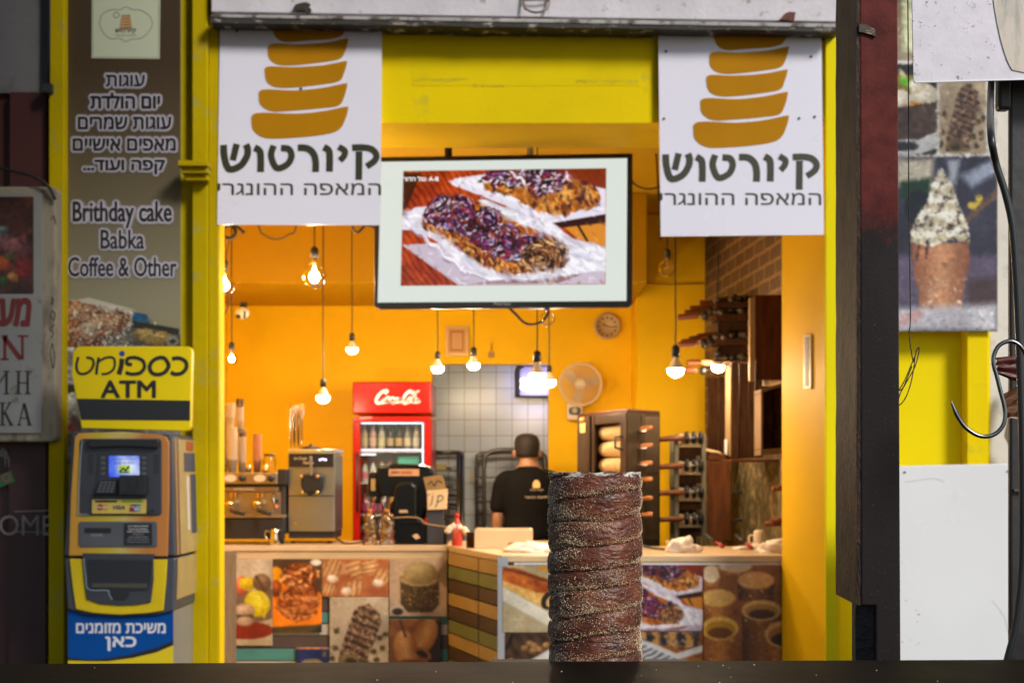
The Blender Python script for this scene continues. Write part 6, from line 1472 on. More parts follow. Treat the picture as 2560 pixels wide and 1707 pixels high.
# ================================================================== back wall items
WD = 10.99
cf = thing('framed_certificate', 'small framed certificate hanging on the orange wall below the television', 'picture frame', P(1142, 888, WD))
b = MB()
for x0, y0, x1, y1 in ((1114, 816, 1172, 822), (1114, 882, 1170, 889), (1114, 822, 1121, 882), (1164, 822, 1171, 882)): b.pbox(x0, y0, x1, y1, WD-.03, .028)
obj('frame', b, mat('gilt_frame', (.66, .44, .20), .3, metal=.5), cf, bevel=.003)
pc = Pic(1121, 822, 1164, 882, 1.2, (214, 160, 92), 61); pc.fill(pc.poly([(1126, 827), (1159, 827), (1159, 877), (1126, 877)]), (176, 116, 30)); pc.fill(pc.poly([(1130, 832), (1155, 832), (1155, 872), (1130, 872)]), (224, 176, 112))
for i in range(9): pc.fill(pc.line([(1133, 836+i*4), (1152, 836+i*4)], 1.1), (150, 104, 60), .7)
picture('certificate_sheet', pc, front(1121, 822, 1164, 882, WD-.012), pic_print, cf, k=.85)
hs = thing('wall_charm', 'small hand shaped charm hanging from a hook on the orange wall', 'charm', P(1228, 897, WD-.01))
b = MB(); b.tube([P(1229, 856, WD-.006), P(1228, 878, WD-.008)], .004); obj('string', b, brass, hs)
b = MB(); b.prism([(1224, 878), (1232, 878), (1236, 884), (1234, 896), (1231, 890), (1228, 897), (1225, 890), (1222, 896), (1220, 884)], WD-.014, .010); obj('hand', b, mat('bronze_charm', (.30, .17, .06), .4, metal=.6), hs, bevel=.002)
ck = thing('wall_clock', 'round cream wall clock on the orange wall above the fan', 'clock', P(1518, 850, WD))
k = WD/F; X, Z = px(1518, WD), pz(816, WD)
b = MB(); b.lathe([(33*k, 0), (34*k, -.02), (31*k, -.035), (28*k, -.03), (28*k, -.02)], (X, WD-.001, Z), 36, axis='Y'); obj('rim', b, mat('beige_clock_rim', (.50, .36, .18), .4), ck)
b = MB(); b.lathe([(27.5*k, -.014), (27.5*k, -.018)], (X, WD-.001, Z), 36, axis='Y'); fc = obj('face', b, mat('cream_clock_face', (.66, .52, .30), .5), ck)
b = MB()
for i in range(12):
    a = 2*math.pi*i/12; b.ribbon([(1518+19*math.sin(a), 816-19*math.cos(a)), (1518+25*math.sin(a), 816-25*math.cos(a))], 3.2, WD-.022, smooth=False)
obj('hour_mark', b, dkp, fc)
for a, L, w in ((R(300), 13, 3), (R(95), 19, 2)):
    b = MB(); b.ribbon([(1518, 816), (1518+L*math.sin(a), 816-L*math.cos(a))], w, WD-.024, smooth=False); obj('hand', b, black_pl, fc)
fn = thing('wall_fan', 'round wall fan with a wire cage and pale control box beside the kitchen doorway', 'fan', P(1450, 1050, WD-.1))
X, Z = px(1451, WD-.12), pz(961, WD-.12); k = (WD-.12)/F; Yc = WD-.14
ivory = mat('ivory_plastic', (.66, .56, .40), .4)
b = MB(); b.tube([(X+52*k*math.cos(a), Yc, Z+52*k*math.sin(a)) for a in [2*math.pi*i/40 for i in range(40)]], .009, 8, closed=True)
for r_ in (16, 22, 28, 34, 40, 46):
    b.tube([(X+r_*k*math.cos(a), Yc-.035*(1-(r_/52)**2), Z+r_*k*math.sin(a)) for a in [2*math.pi*i/36 for i in range(36)]], .0022, 5, closed=True)
for i in range(36):
    a = 2*math.pi*i/36; b.tube([(X+14*k*math.cos(a), Yc-.034, Z+14*k*math.sin(a)), (X+34*k*math.cos(a), Yc-.022, Z+34*k*math.sin(a)), (X+52*k*math.cos(a), Yc, Z+52*k*math.sin(a))], .0016, 4)
obj('cage', b, ivory, fn)
b = MB(); b.lathe([(14*k, 0), (14*k, -.012), (10*k, -.018)], (X, Yc-.03, Z), 24, axis='Y'); obj('hub_cover', b, ivory, fn)
text('hub_lettering', 'SUMMER', (1443, 964, 1458, 967), Yc-.0495, dkp, fn)
for i in range(3):
    a0 = 2*math.pi*i/3+.4; b = MB(); v = []
    for r_, da in ((10, -.2), (28, -.45), (46, -.35), (47, .15), (28, .35), (10, .3)): v.append((X+r_*k*math.cos(a0+da), Yc+.012+.02*da, Z+r_*k*math.sin(a0+da)))
    n_ = len(v); b.add(v+[(p[0], p[1]+.003, p[2]) for p in v], [tuple(range(n_)), tuple(range(2*n_-1, n_-1, -1))]+[(j, j+n_, (j+1) % n_+n_, (j+1) % n_) for j in range(n_)]); obj('blade', b, mat('amber_fan_blade', (.62, .50, .30), .3), fn)
b = MB(); b.lathe([(12*k, 0), (13*k, .08)], (X, Yc+.02, Z), 20, axis='Y'); obj('motor', b, ivory, fn)
b = MB(); b.prism(rr(1418, 1008, 1457, 1050, 6), WD-.12, .115); cb_ = obj('control_box', b, ivory, fn, bevel=.01)
b = MB(); b.prism(rr(1422, 1017, 1452, 1037, 8), WD-.126, .0058); obj('control_plate', b, black_pl, cb_)
b = MB(); b.lathe([(6.5*k, 0), (6*k, -.015)], (px(1437, WD-.126), WD-.126, pz(1026, WD-.126)), 16, axis='Y'); obj('knob', b, ivory, cb_)
sc_ = thing('security_camera', 'small white dome security camera high on the orange wall, left of the lamps', 'camera', P(607, 780, 10.6))
CY = 9.60; X, Z = px(606, CY), pz(782, CY); k = CY/F
b = MB(); b.box(px(600, CY), px(614, CY), CY+.01, 9.6695, pz(766, CY), pz(754, CY)); b.tube([P(607, 765, CY+.02), P(606, 774, CY)], .02); obj('bracket', b, black_pl, sc_)
b = MB(); b.blob((X, CY, Z), 17*k, 15*k, 15*k, 0, 1, 0, 3); obj('housing', b, white_pl, sc_)
b = MB(); b.blob((X-8*k, CY-10*k, Z-10*k), 7*k, 6*k, 5.5*k, 0, 1, 0, 2); obj('lens', b, black_pl, sc_)
b = MB(); b.prism([(609, 775), (614, 780), (613, 792), (608, 796)], CY-15*k, .03); obj('side_grille', b, black_pl, sc_)
# ================================================================== the man
PX, PD = px(1322, 10.4), 10.4
K = 10.4/F
skin = mat('warm_brown_skin', (.40, .20, .105), .5, var=.08, scale=20, bump=.05)
def remesh(o, vox, it=4):
    m_ = o.modifiers.new('one_surface', 'REMESH'); m_.mode = 'VOXEL'; m_.voxel_size = vox; m_.use_smooth_shade = True
    s_ = o.modifiers.new('smooth', 'SMOOTH'); s_.iterations = it; s_.factor = .6
def limb(m, pts, rad, seg=14):
    p = spline([Vector(q) for q in pts], 5); n = len(p)
    rs_ = [float(np.interp(i/(n-1)*(len(rad)-1), range(len(rad)), rad)) for i in range(n)]
    m.tube(p, 1.0, seg, taper=rs_)
    m.lathe([(rs_[0]*math.cos(a), rs_[0]*math.sin(a)) for a in [R(v) for v in (-85, -50, -15, 15, 50, 85)]], p[0], seg)
    m.lathe([(rs_[-1]*math.cos(a), rs_[-1]*math.sin(a)) for a in [R(v) for v in (-85, -50, -15, 15, 50, 85)]], p[-1], seg)
c = lambda dx, dy, z: (PX+dx, PD+dy, z)
b = MB()
# torso, neck, head; he faces away (+y), head a little turned left
b.rings([(c(0, .01, .86), .155, .115), (c(0, 0, .95), .172, .125), (c(0, 0, 1.08), .158, .108), (c(0, .005, 1.22), .175, .115), (c(0, .01, 1.30), .175, .115), (c(0, .005, 1.37), .150, .095), (c(0, .0, 1.42), .105, .072), (c(-.004, .005, 1.465), .068, .062), (c(-.008, .012, 1.50), .058, .060), (c(-.012, .02, 1.53), .060, .066)], 20)
hx, hy = -.012, .03
b.rings([(c(hx, hy+.03, 1.462), .030, .035), (c(hx, hy+.03, 1.485), .056, .070), (c(hx, hy+.018, 1.52), .074, .090), (c(hx, hy+.008, 1.56), .082, .098), (c(hx, hy, 1.60), .086, .101), (c(hx, hy-.004, 1.635), .080, .094), (c(hx, hy-.004, 1.662), .060, .070), (c(hx, hy, 1.676), .022, .028)], 20)
for s in (-1, 1): b.blob(c(hx+s*.094, hy-.004, 1.535), .014, .020, .034, .1, 2, 3, 2)           # ears
b.blob(c(hx-.012, hy+.105, 1.545), .014, .018, .024, 0, 1, 0, 2)                                  # nose
b.blob(c(hx-.010, hy+.088, 1.505), .024, .010, .008, 0, 1, 0, 2)                                  # lips
for s in (-1, 1): b.blob(c(hx-.012+s*.032, hy+.090, 1.575), .016, .008, .008, 0, 1, 0, 2)         # brows and lids
for s in (-1, 1):
    sh = c(s*.178, 0, 1.340); el = c(s*.226, .0, 1.08); wr = c(s*.222, .06, .87)
    limb(b, [c(s*.11, 0, 1.365), sh, c(s*.208, .0, 1.22), el, c(s*.227, .03, .98), wr, c(s*.220, .075, .825)], [.050, .056, .048, .042, .042, .030, .030])
    pm = Vector(c(s*.220, .085, .79))
    b.blob(tuple(pm), .022, .040, .052, .05, 1, 1, 2)
    for j, (fy, L) in enumerate(((-.026, .070), (-.009, .080), (.009, .076), (.026, .060))):
        p0 = pm+Vector((0, fy, -.035)); p1 = p0+Vector((-s*.006, fy*.1, -L*.45)); p2 = p1+Vector((-s*.016, .004, -L*.35)); p3 = p2+Vector((-s*.018, .002, -L*.15))
        limb(b, [p0, p1, p2, p3], [.0095, .009, .0085, .007], 8)
    limb(b, [pm+Vector((-s*.004, .034, .015)), pm+Vector((-s*.012, .062, -.012)), pm+Vector((-s*.02, .066, -.045))], [.012, .0105, .0085], 8)
    limb(b, [c(s*.085, .0, .90), c(s*.098, .005, .70), c(s*.100, .012, .48), c(s*.102, -.01, .28), c(s*.104, -.005, .09)], [.095, .085, .058, .055, .040])
    limb(b, [c(s*.104, -.03, .055), c(s*.108, .06, .045), c(s*.112, .14, .036)], [.042, .040, .028])
man = obj('person', b, skin); remesh(man, .0065, 3)
tag(man, 'man in a black T-shirt with close-cropped hair standing with his back turned, by the doorway', 'person')
blk = mat('black_cotton', (.007, .0065, .006), .9, spec=.15, var=.2, scale=9, bump=.6, bscale=9)
b = MB()
b.rings([(c(0, .01, .84), .190, .140), (c(0, .0, .95), .196, .145), (c(0, 0, 1.08), .180, .130), (c(0, .005, 1.22), .195, .136), (c(0, .01, 1.30), .192, .134), (c(0, .005, 1.36), .176, .116), (c(0, 0, 1.405), .130, .092), (c(-.002, .0, 1.43), .092, .084), (c(-.003, .0, 1.445), .076, .076)], 24)
for s in (-1, 1): limb(b, [c(s*.10, 0, 1.355), c(s*.180, 0, 1.335), c(s*.210, .0, 1.22), c(s*.222, .0, 1.15)], [.064, .069, .066, .066])
shirt = obj('shirt', b, blk, man); remesh(shirt, .009, 4)
b = MB()
for s in (-1, 1): limb(b, [c(s*.085, .0, .93), c(s*.098, .005, .70), c(s*.100, .012, .48), c(s*.102, -.01, .28), c(s*.104, -.005, .10)], [.112, .102, .078, .074, .066])
b.rings([(c(0, 0, .82), .175, .128), (c(0, 0, .90), .185, .135), (c(0, 0, .97), .182, .132)], 20)
tr_ = obj('trousers', b, mat('dark_trousers', (.02, .022, .03), .8), man); remesh(tr_, .011, 3)
b = MB()
for s in (-1, 1): limb(b, [c(s*.104, -.035, .062), c(s*.108, .06, .052), c(s*.112, .145, .042)], [.052, .048, .036])
sho = obj('shoe', b, black_pl, man); remesh(sho, .010, 2)
hair = bpy.data.materials.new('cropped_dark_hair'); hair.use_nodes = True
t = hair.node_tree; bs = t.nodes['Principled BSDF']; nz = t.nodes.new('ShaderNodeTexNoise'); nz.inputs['Scale'].default_value = 120
co = t.nodes.new('ShaderNodeTexCoord'); t.links.new(co.outputs['Object'], nz.inputs['Vector']); ra = t.nodes.new('ShaderNodeValToRGB')
ra.color_ramp.elements[0].color = (.012, .009, .008, 1); ra.color_ramp.elements[1].color = (.030, .021, .016, 1); t.links.new(nz.outputs['Fac'], ra.inputs[0]); t.links.new(ra.outputs[0], bs.inputs['Base Color']); bs.inputs['Roughness'].default_value = .75
vs = []; fs = []; seg = 28
prof = [(1.678, .004), (1.676, .032), (1.666, .062), (1.645, .080), (1.618, .0875), (1.59, .0885), (1.56, .085), (1.535, .080), (1.512, .075)]
for i, (z_, r_) in enumerate(prof):
    for k2 in range(seg):
        a = 2*math.pi*k2/seg
        fr = max(0, math.sin(a))                     # front of the head: hairline stays high
        zz = max(z_, 1.60*fr + z_*(1-fr)) if fr > .35 else z_
        rr_ = r_ if zz == z_ else float(np.interp(zz, [p[0] for p in prof[::-1]], [p[1] for p in prof[::-1]]))
        vs.append((PX+hx+rr_*math.cos(a), PD+hy-.002+rr_*1.24*math.sin(a), zz+.002))
for i in range(len(prof)-1):
    for k2 in range(seg): fs.append((i*seg+k2, (i+1)*seg+k2, (i+1)*seg+(k2+1) % seg, i*seg+(k2+1) % seg))
b = MB(); b.add(vs, fs, True); ho = obj('hair', b, hair, man); so = ho.modifiers.new('thick', 'SOLIDIFY'); so.thickness = .006; so.offset = 1
# print on the back of the shirt
bd = PD-.142
b = MB(); b.prism([(1332, 1219), (1332, 1208), (1336, 1201), (1341, 1199), (1346, 1201), (1350, 1208), (1350, 1219)], bd, .004); obj('shirt_emblem', b, mat('orange_cream_print', (.85, .52, .20), .6), shirt)
pr_ = mat('cream_shirt_print', (.62, .50, .36), .7)
text('shirt_lettering', 'קיורטוש', (1326, 1222, 1358, 1228), bd, pr_, shirt, heb=True); text('shirt_lettering', 'המאפה ההונגרי', (1312, 1240, 1372, 1245), bd-.002, pr_, shirt, heb=True)

# ================================================================== oven, rolling pins, shelves on the right
steel_dim = mat('smoky_steel', (.075, .056, .036), .45, metal=.5, var=.3, scale=6)
OA, OB, OC = Vector((px(1444, 9.55), 9.55, 0)), Vector((px(1568, 8.72), 8.72, 0)), Vector((px(1650, 9.05), 9.05, 0))
OD_ = OA + OC - OB
OZ0, OZ1 = .06, pz(1030, 8.72)
ov = thing('spit_oven', 'tall steel spit oven with a glass door showing three pale dough rolls', 'oven', (OB.x, OB.y, 0))
u_ = (OA-OB).normalized(); w_ = (OC-OB).normalized(); Lu, Lw = (OA-OB).length, (OC-OB).length
def ob(m, u0, u1, w0, w1, z0, z1):
    q = [OB+u_*u0+w_*w0, OB+u_*u1+w_*w0, OB+u_*u1+w_*w1, OB+u_*u0+w_*w1]; return m.plan([(p.x, p.y) for p in q], z0, z1)
b = MB(); ob(b, 0, Lu, 0, Lw, OZ1, OZ1+.022); obj('top', b, mat('copper_brown_steel', (.10, .040, .025), .45, metal=.7, var=.2, scale=5), ov, bevel=.003)
b = MB(); ob(b, 0, Lu, Lw-.02, Lw, OZ0, OZ1-.0005); ob(b, Lu-.02, Lu-.0001, .03, Lw-.021, OZ0, OZ1-.0005); ob(b, 0, Lu, .03, Lw-.021, OZ0, .98); obj('inner_shell', b, mat('sooty_steel', (.028, .020, .014), .7, spec=.1), ov)
b = MB(); ob(b, 0, .02, .0, Lw-.021, .98, OZ1-.0005); obj('side_panel', b, steel_dim, ov)
b = MB(); ob(b, -.006, -.0005, Lw*.44, Lw*.48, .1, OZ1-.01); ob(b, -.004, -.0005, Lw*.52, Lw*.97, pz(1180, 9), OZ1-.02); obj('side_seam', b, steel, ov)
b = MB(); ob(b, .005, .10, -.012, .029, .99, OZ1-.001); ob(b, Lu*.62, Lu*.68, -.012, .029, .99, OZ1-.001); ob(b, Lu*.72, Lu*.78, -.012, .029, .99, OZ1-.001); ob(b, .101, Lu*.62-.001, -.010, .028, OZ1-.06, OZ1-.002); ob(b, .101, Lu*.62-.001, -.010, .028, .99, 1.03); drf = obj('door_frame', b, mat('scorched_steel', (.07, .048, .03), .42, metal=.7, var=.5, scale=7, stretch=(4, 4, .6)), ov, bevel=.003)
b = MB(); ob(b, Lu*.785, Lu-.001, -.004, .029, .99, OZ1-.001); obj('control_panel', b, steel_dim, ov)
b = MB(); ob(b, Lu*.82, Lu*.93, -.010, -.0045, pz(1082, 9.5), pz(1058, 9.5)); obj('paper_label', b, mat('orange_label', (.62, .34, .14), .5), ov)
q = OB+u_*(Lu*.87)-w_*.012; b = MB(); b.blob((q.x, q.y, pz(1050, 9.5)), .022, .02, .02, 0, 1, 0, 2); obj('knob', b, mat('orange_knob', (.65, .25, .06), .4), ov)
b = MB(); ob(b, .101, Lu*.62-.001, .005, .009, 1.03, OZ1-.06); obj('door_glass', b, thin_glass('dim_oven_glass', (.9, .88, .84), .02), drf)
q0 = OB+u_*.07-w_*.012; q1 = q0-w_*.05+u_*.04
b = MB(); b.tube([(q0.x, q0.y, pz(1091, 8.75)), (q1.x, q1.y, pz(1092, 8.75)), (q1.x, q1.y, pz(1118, 8.75)), (q0.x, q0.y, pz(1123, 8.75))], .008); obj('handle', b, black_pl, drf)
b = MB(); ob(b, -.05, Lu, .0, Lw, .0125, OZ0-.0005); obj('plinth', b, black_pl, ov)
dough = mat('pale_raw_dough', (.82, .66, .40), .6, var=.06, scale=10)
for i, yy in enumerate((1079, 1121, 1163)):
    z_ = pz(yy, 8.95); q = OB+u_*.04+w_*.10; e_ = OB+u_*.52+w_*.10
    t_ = thing('dough_roll', ('pale dough roll on the top spit inside the glass oven', 'pale dough roll on the middle spit inside the glass oven', 'pale dough roll on the lowest spit, just above the chimney cake')[i], 'dough roll', (q.x, q.y, z_), 'dough rolls on the oven spits')
    n_ = 60; p_ = [q.lerp(e_, j/(n_-1)) for j in range(n_)]
    b = MB(); b.tube([(p.x, p.y, z_) for p in p_], .054, 20, taper=[(.55 if j in (0, n_-1) else .93 if j in (1, n_-2) else 1.0)*(1-.10*abs(math.sin(j*math.pi*7/n_+.3))**8)*(1-.12*(j/n_)) for j in range(n_)]); obj('dough', b, dough, t_)
    s0 = OB-u_*.13+w_*.14; b = MB(); b.tube([(e_.x+u_.x*.04, e_.y+u_.y*.04, z_), (s0.x, s0.y, z_)], .006); obj('spit', b, steel, t_)
    h0 = OB-u_*.02+w_*.14; h1 = OB-u_*.20+w_*.14
for i, yy in enumerate((1070, 1113, 1158, 1198, 1245, 1286)):
    d_ = 8.86; z_ = pz(yy, d_); X = px(1597, d_)
    t_ = thing('oven_spit', ('orange wooden spit handle sticking out of the oven side, %s from the top' % ('first', 'second', 'third', 'fourth', 'fifth', 'sixth')[i]), 'spit', (X, d_, z_), 'wooden handled spits at the oven side')
    b = MB(); b.tube(spline([(X-.005, d_, z_-.004), (X+.03, d_-.005, z_-.001), (X+.06, d_-.01, z_+.002), (X+.086, d_-.012, z_+.003)], 4), .015, 12, taper=[float(np.interp(j/12, [0, .15, .5, .85, 1], [.55, .75, 1, 1.0, .6])) for j in range(13)]); obj('grip', b, wood_handle, t_)
    b = MB(); b.tube([(X-.07, d_+.03, z_-.006), (X, d_, z_-.003)], .006); obj('rod', b, dark_steel, t_)
# rolling pin rack
RK = 9.25
rk = thing('pin_rack', 'steel rack with scalloped wooden ledges holding rolling pins beside the brick corner', 'rack', P(1725, 1500, RK))
for x in (1692, 1760):
    b = MB(); b.box(px(x-5, RK), px(x+5, RK), RK, RK+.03, .0125, pz(1085, RK)); obj('upright', b, mat('galvanised_upright', (.20, .19, .13), .5, metal=.5, var=.2), rk)
    b = MB(); b.box(px(x-5, RK), px(x+5, RK), RK+.28, RK+.31, .0125, pz(1085, RK)); obj('upright', b, MATS['galvanised_upright'], rk)
rowsy = (1097, 1166, 1232, 1298)
for yy in rowsy:
    pts = [(1698, yy+20), (1698, yy-12), (1704, yy-14)]
    for cx in (1716, 1736, 1752):
        for a in range(180, -1, -20): pts.append((cx+6.5*math.cos(R(a)), yy-12+22*math.sin(R(a))))
    pts += [(1757, yy-13), (1757, yy+20)]
    b = MB(); b.prism(pts, RK+.02, .05); obj('ledge', b, mat('pale_scalloped_wood', (.78, .60, .34), .5, var=.08, scale=8), rk)
    b = MB(); b.pbox(1698, yy+21, 1757, yy+42, RK+.04, .02); obj('back_board', b, wood_dark, rk)
b = MB(); b.box(px(1697, RK), px(1755, RK), RK+.29, RK+.30, .1, pz(1090, RK)); obj('back_sheet', b, MATS['sooty_steel'], rk)
npn = 0
for r_, yy in enumerate(rowsy):
    for j, (hx0, sl) in enumerate(((1612+(0, 8, 4, -4)[r_], 6), (1636+(0, 0, 6, 2)[r_], 2))):
        d_ = RK-.02-.03*j; x1 = 1710+j*4; y_ = yy-2
        ordn = ('top', 'second', 'third', 'lowest')[r_]
        t_ = thing('rolling_pin', 'rolling pin with a %s wooden handle on the %s ledge of the pin rack' % (('longer reaching', 'shorter reaching')[j], ordn), 'rolling pin', P(x1, y_, d_), 'rolling pins on the rack')
        b = MB(); b.tube(spline([P(hx0, y_+sl, d_-.04), P(hx0+14, y_+sl*.7, d_-.03), P(hx0+50, y_+sl*.3, d_-.02), P(x1-6, y_, d_)], 5), .018, 12, taper=[float(np.interp(q/15, [0, .1, .3, .38, .5, .92, 1], [.6, .9, 1, .72, .98, 1, .7])) for q in range(16)]); obj('handle', b, wood_handle_dark, t_)
        b = MB(); b.tube([P(x1-8, y_, d_), P(1758, y_-1, d_+.01)], .006); obj('rod', b, dark_steel, t_)
        for cx_ in ((1717, 1752) if j else (1735,)):
            b = MB(); q = P(cx_, y_-1, RK-.006); b.lathe([(.012, -.016), (.036, -.013), (.043, -.004), (.043, .004), (.036, .013), (.012, .016)], tuple(q), 18, axis='X'); obj('collar', b, black_pl, t_)
# wooden crates and boards on the right wall
cr1 = thing('wooden_crate', 'tall dark wooden crate open to the left below the skewers', 'crate', P(1800, 1140, 9.6))
dA = 9.7; wx = wall_x(dA)
b = MB(); b.pbox(1770, 945, 1796, 1138, dA, .02); b.pbox(1798, 942, 1819, 1138, dA, .02); obj('back_plank', b, wood_dark, cr1, bevel=.002)
dB = 9.25
b = MB(); b.pbox(1770, 1136, 1828, 1150, dB, .5); obj('floor_plank', b, wood_red, cr1, bevel=.003)
b = MB(); b.pbox(1815, 912, 1827, 1140, dB-.02, .04); obj('edge_batten', b, mat('light_batten', (.34, .22, .10), .5, var=.15, scale=8), cr1, bevel=.002)
b = MB(); b.pbox(1812, 1098, 1818, 1135, dB-.05, .03); obj('torn_paper', b, paper_white, cr1)
b = MB()
for i in range(6): b.tube([P(1760+i*3, 1124+i*3, dB+.02+i*.02), P(1800+i*2, 1132+i*2, dB+.0+i*.03)], .011)
obj('straw_bundle', b, mat('straw', (.66, .46, .22), .6), thing('reed_bundle', 'bundle of pale wooden sticks lying on the crate floor by the brick corner', 'sticks', P(1770, 1130, dB)))
pw_ = thing('plank_panel', 'upright dark planks side by side between the two crates', 'planks', P(1865, 1150, 9.0))
for i, (x0, x1) in enumerate(((1828, 1847), (1848.5, 1870), (1871.5, 1887), (1888.5, 1906))):
    b = MB(); b.pbox(x0, 905+i*3, x1, 1146-i, 8.68+.012*(i % 2), .025); obj('plank', b, wood_dark, pw_, bevel=.003)
b = MB(); b.pbox(1828, 1148, 1948, 1154, 8.32, .38); obj('ledge', b, wood_red, pw_, bevel=.003)
cr2 = thing('wooden_crate', 'open dark wooden crate with a worn pale front edge beside the reveal', 'crate', P(1930, 1140, 8.6))
dC = 8.06
b = MB(); b.prism([(1902, 973), (1962, 955), (1962, 963), (1902, 982)], dC, .22); obj('top_plank', b, mat('worn_edge_plank', (.17, .10, .045), .6, var=.25, scale=10), cr2, bevel=.002)
b = MB(); b.prism([(1902, 1124), (1962, 1118), (1962, 1133), (1902, 1138)], dC, .22); obj('bottom_plank', b, MATS['worn_edge_plank'], cr2, bevel=.002)
b = MB(); b.pbox(1902, 983, 1908, 1123, dC, .22); obj('side_plank', b, MATS['worn_edge_plank'], cr2, bevel=.002)
b = MB(); b.pbox(1903, 965, 1955, 1122, dC+.19, .02); b.pbox(1934, 985, 1940, 1116, dC+.15, .03); obj('back_plank', b, wood_dark, cr2)
b = MB(); b.lathe([(.055, 0), (.058, .02), (.050, .03)], (px(1926, dC+.15), dC+.15, pz(1050, dC)), 20, axis='Y'); obj('round_lid', b, wood_dark, cr2)
bd1 = thing('wooden_board', 'wide brown board with a dark knot fixed upright behind the empty lamp socket', 'board', P(1920, 950, 8.7))
b = MB(); b.pbox(1889, 737, 1962, 950, 8.2, .02); obj('board', b, wood_red, bd1, bevel=.003)
b = MB(); b.pbox(1874, 744, 1887, 952, 8.18, .04); obj('pale_edge', b, MATS['light_batten'], bd1, bevel=.002)
b = MB(); b.prism(circ(1925, 872, 5, 14, ry=7), 8.197, .0029); obj('knot', b, mat('dark_knot', (.03, .014, .008), .6), bd1)
bd2 = thing('wooden_board', 'reddish upright plank below the first crate, beside the pin rack', 'board', P(1800, 1350, 9.1))
b = MB(); b.pbox(1768, 1153, 1828, 1349, 9.12, .025); obj('plank', b, wood_red, bd2, bevel=.003)
b = MB()
for x, y in ((1800, 1286), (1776, 1230), (1792, 1308)): b.prism(circ(x, y, 4, 12, ry=4), 9.1175, .0024)
obj('knot', b, MATS['dark_knot'], bd2)
# skewers stuck in holders
def skewer(x0, y0, x1, y1, d, m, lab, lead=90):
    t_ = thing('dark_skewer', lab, 'skewer', P(x1, y1, d), 'wooden handled skewers on the right wall')
    b = MB(); b.tube(spline([P(x0, y0, d), P(x0+(x1-x0)*.2, y0+(y1-y0)*.2, d), P(x0+(x1-x0)*.8, y0+(y1-y0)*.8, d), P(x1, y1, d)], 4), .020, 12, taper=[float(np.interp(q/12, [0, .1, .3, .8, 1], [.6, .95, 1, .95, .6])) for q in range(13)]); obj('handle', b, m, t_)
    b = MB(); b.tube([P(x1, y1, d), P(x1+lead, y1-3, d+.12)], .006); obj('rod', b, dark_steel, t_)
    b = MB(); q = P(x1+16, y1, d+.01); b.lathe([(.010, -.02), (.030, -.012), (.030, .012), (.010, .02)], q, 14, axis='X'); obj('collar', b, black_pl, t_)
for i, (x0, y0, x1, y1, d) in enumerate(((1748, 758, 1800, 757, 9.3), (1724, 772, 1778, 769, 9.2), (1710, 783, 1762, 778, 9.1), (1694, 793, 1746, 789, 9.0))):
    skewer(x0, y0, x1, y1, d, wood_handle_dark, 'worn wooden skewer handle in the top bundle, %s' % ('the shortest reaching', 'third from the lamp cord', 'second from the lamp cord', 'the furthest reaching')[i])
for i, (x0, y0, x1, y1, d) in enumerate(((1742, 842, 1795, 836, 9.3), (1722, 848, 1776, 844, 9.2), (1702, 856, 1758, 850, 9.1), (1694, 862, 1744, 859, 9.0))):
    skewer(x0, y0, x1, y1, d, wood_handle_dark, 'worn wooden skewer handle in the middle bundle, %s' % ('closest to the planks', 'next to the planks', 'second from its outer tip', 'its outermost')[i])
for i, (x0, y0, x1, y1, d) in enumerate(((1716, 908, 1752, 905, 9.2), (1752, 904, 1812, 906, 9.1), (1712, 925, 1742, 926, 9.15))):
    skewer(x0, y0, x1, y1, d, wood_handle if i == 1 else wood_handle_dark, ('dark skewer handle left of the lit bulb, in the lowest bundle', 'pale lit skewer handle just above the lit bulb', 'thin skewer handle pointing past the lit bulb')[i], 70)
hb = thing('skewer_holder', 'dark shelves with notched holders clamping the skewers on the brick wall', 'holder', P(1840, 900, 9.2))
for y0, y1 in ((746, 768), (776, 800), (838, 862), (892, 904)):
    b = MB(); b.pbox(1790, y0+8, 1872, y1, 8.95, .2); obj('shelf', b, wood_dark, hb, bevel=.004)
    b = MB(); rnd = random.Random(y0)
    for j in range(9): b.blob(tuple(P(1792+j*9, y0+5+rnd.uniform(-3, 3)-j*.8, 8.98+rnd.uniform(-.03, .1))), .026, .03, .024, .4, 3, j, 1)
    obj('clamp', b, mat('sooty_iron', (.03, .024, .018), .5, second=(.16, .10, .05), thresh=(.5, .6), scale=30), hb)
b = MB(); b.pbox(1794, 770, 1868, 834, 9.05, .02); b.pbox(1794, 866, 1868, 890, 9.05, .02); obj('back_plank', b, wood_dark, hb)
for x, y in ((1943, 1220), (1925, 1308), (1940, 1300)):
    t_ = thing('pin_end', 'wooden pin end poking out of the stone wall, %s' % {1220: 'the upper one by the reveal', 1308: 'the low one above the mug', 1300: 'the low one nearest the reveal'}[y], 'pin', P(x, y, 8.3), 'wooden pin ends by the reveal')
    b = MB(); b.tube(spline([P(x-14, y+3, 8.3), P(x-4, y+1, 8.3), P(x+8, y, 8.3), P(x+40, y-3, 8.4)], 4), .018, 12, taper=[float(np.interp(q/12, [0, .12, .4, 1], [.6, 1, .9, 1])) for q in range(13)]); obj('handle', b, wood_handle_dark, t_)
for y in (1228, 1298):
    b = MB(); b.box(px(1830, 9), px(1850, 9), 8.9, 9.0, pz(y+5, 9), pz(y-2, 9)); tag(obj('iron_bracket', b, black_pl, bevel=.003), 'small black iron bracket on the stone wall, %s' % ('the upper one' if y == 1228 else 'the lower one'), 'bracket', 'iron brackets on the stone wall')

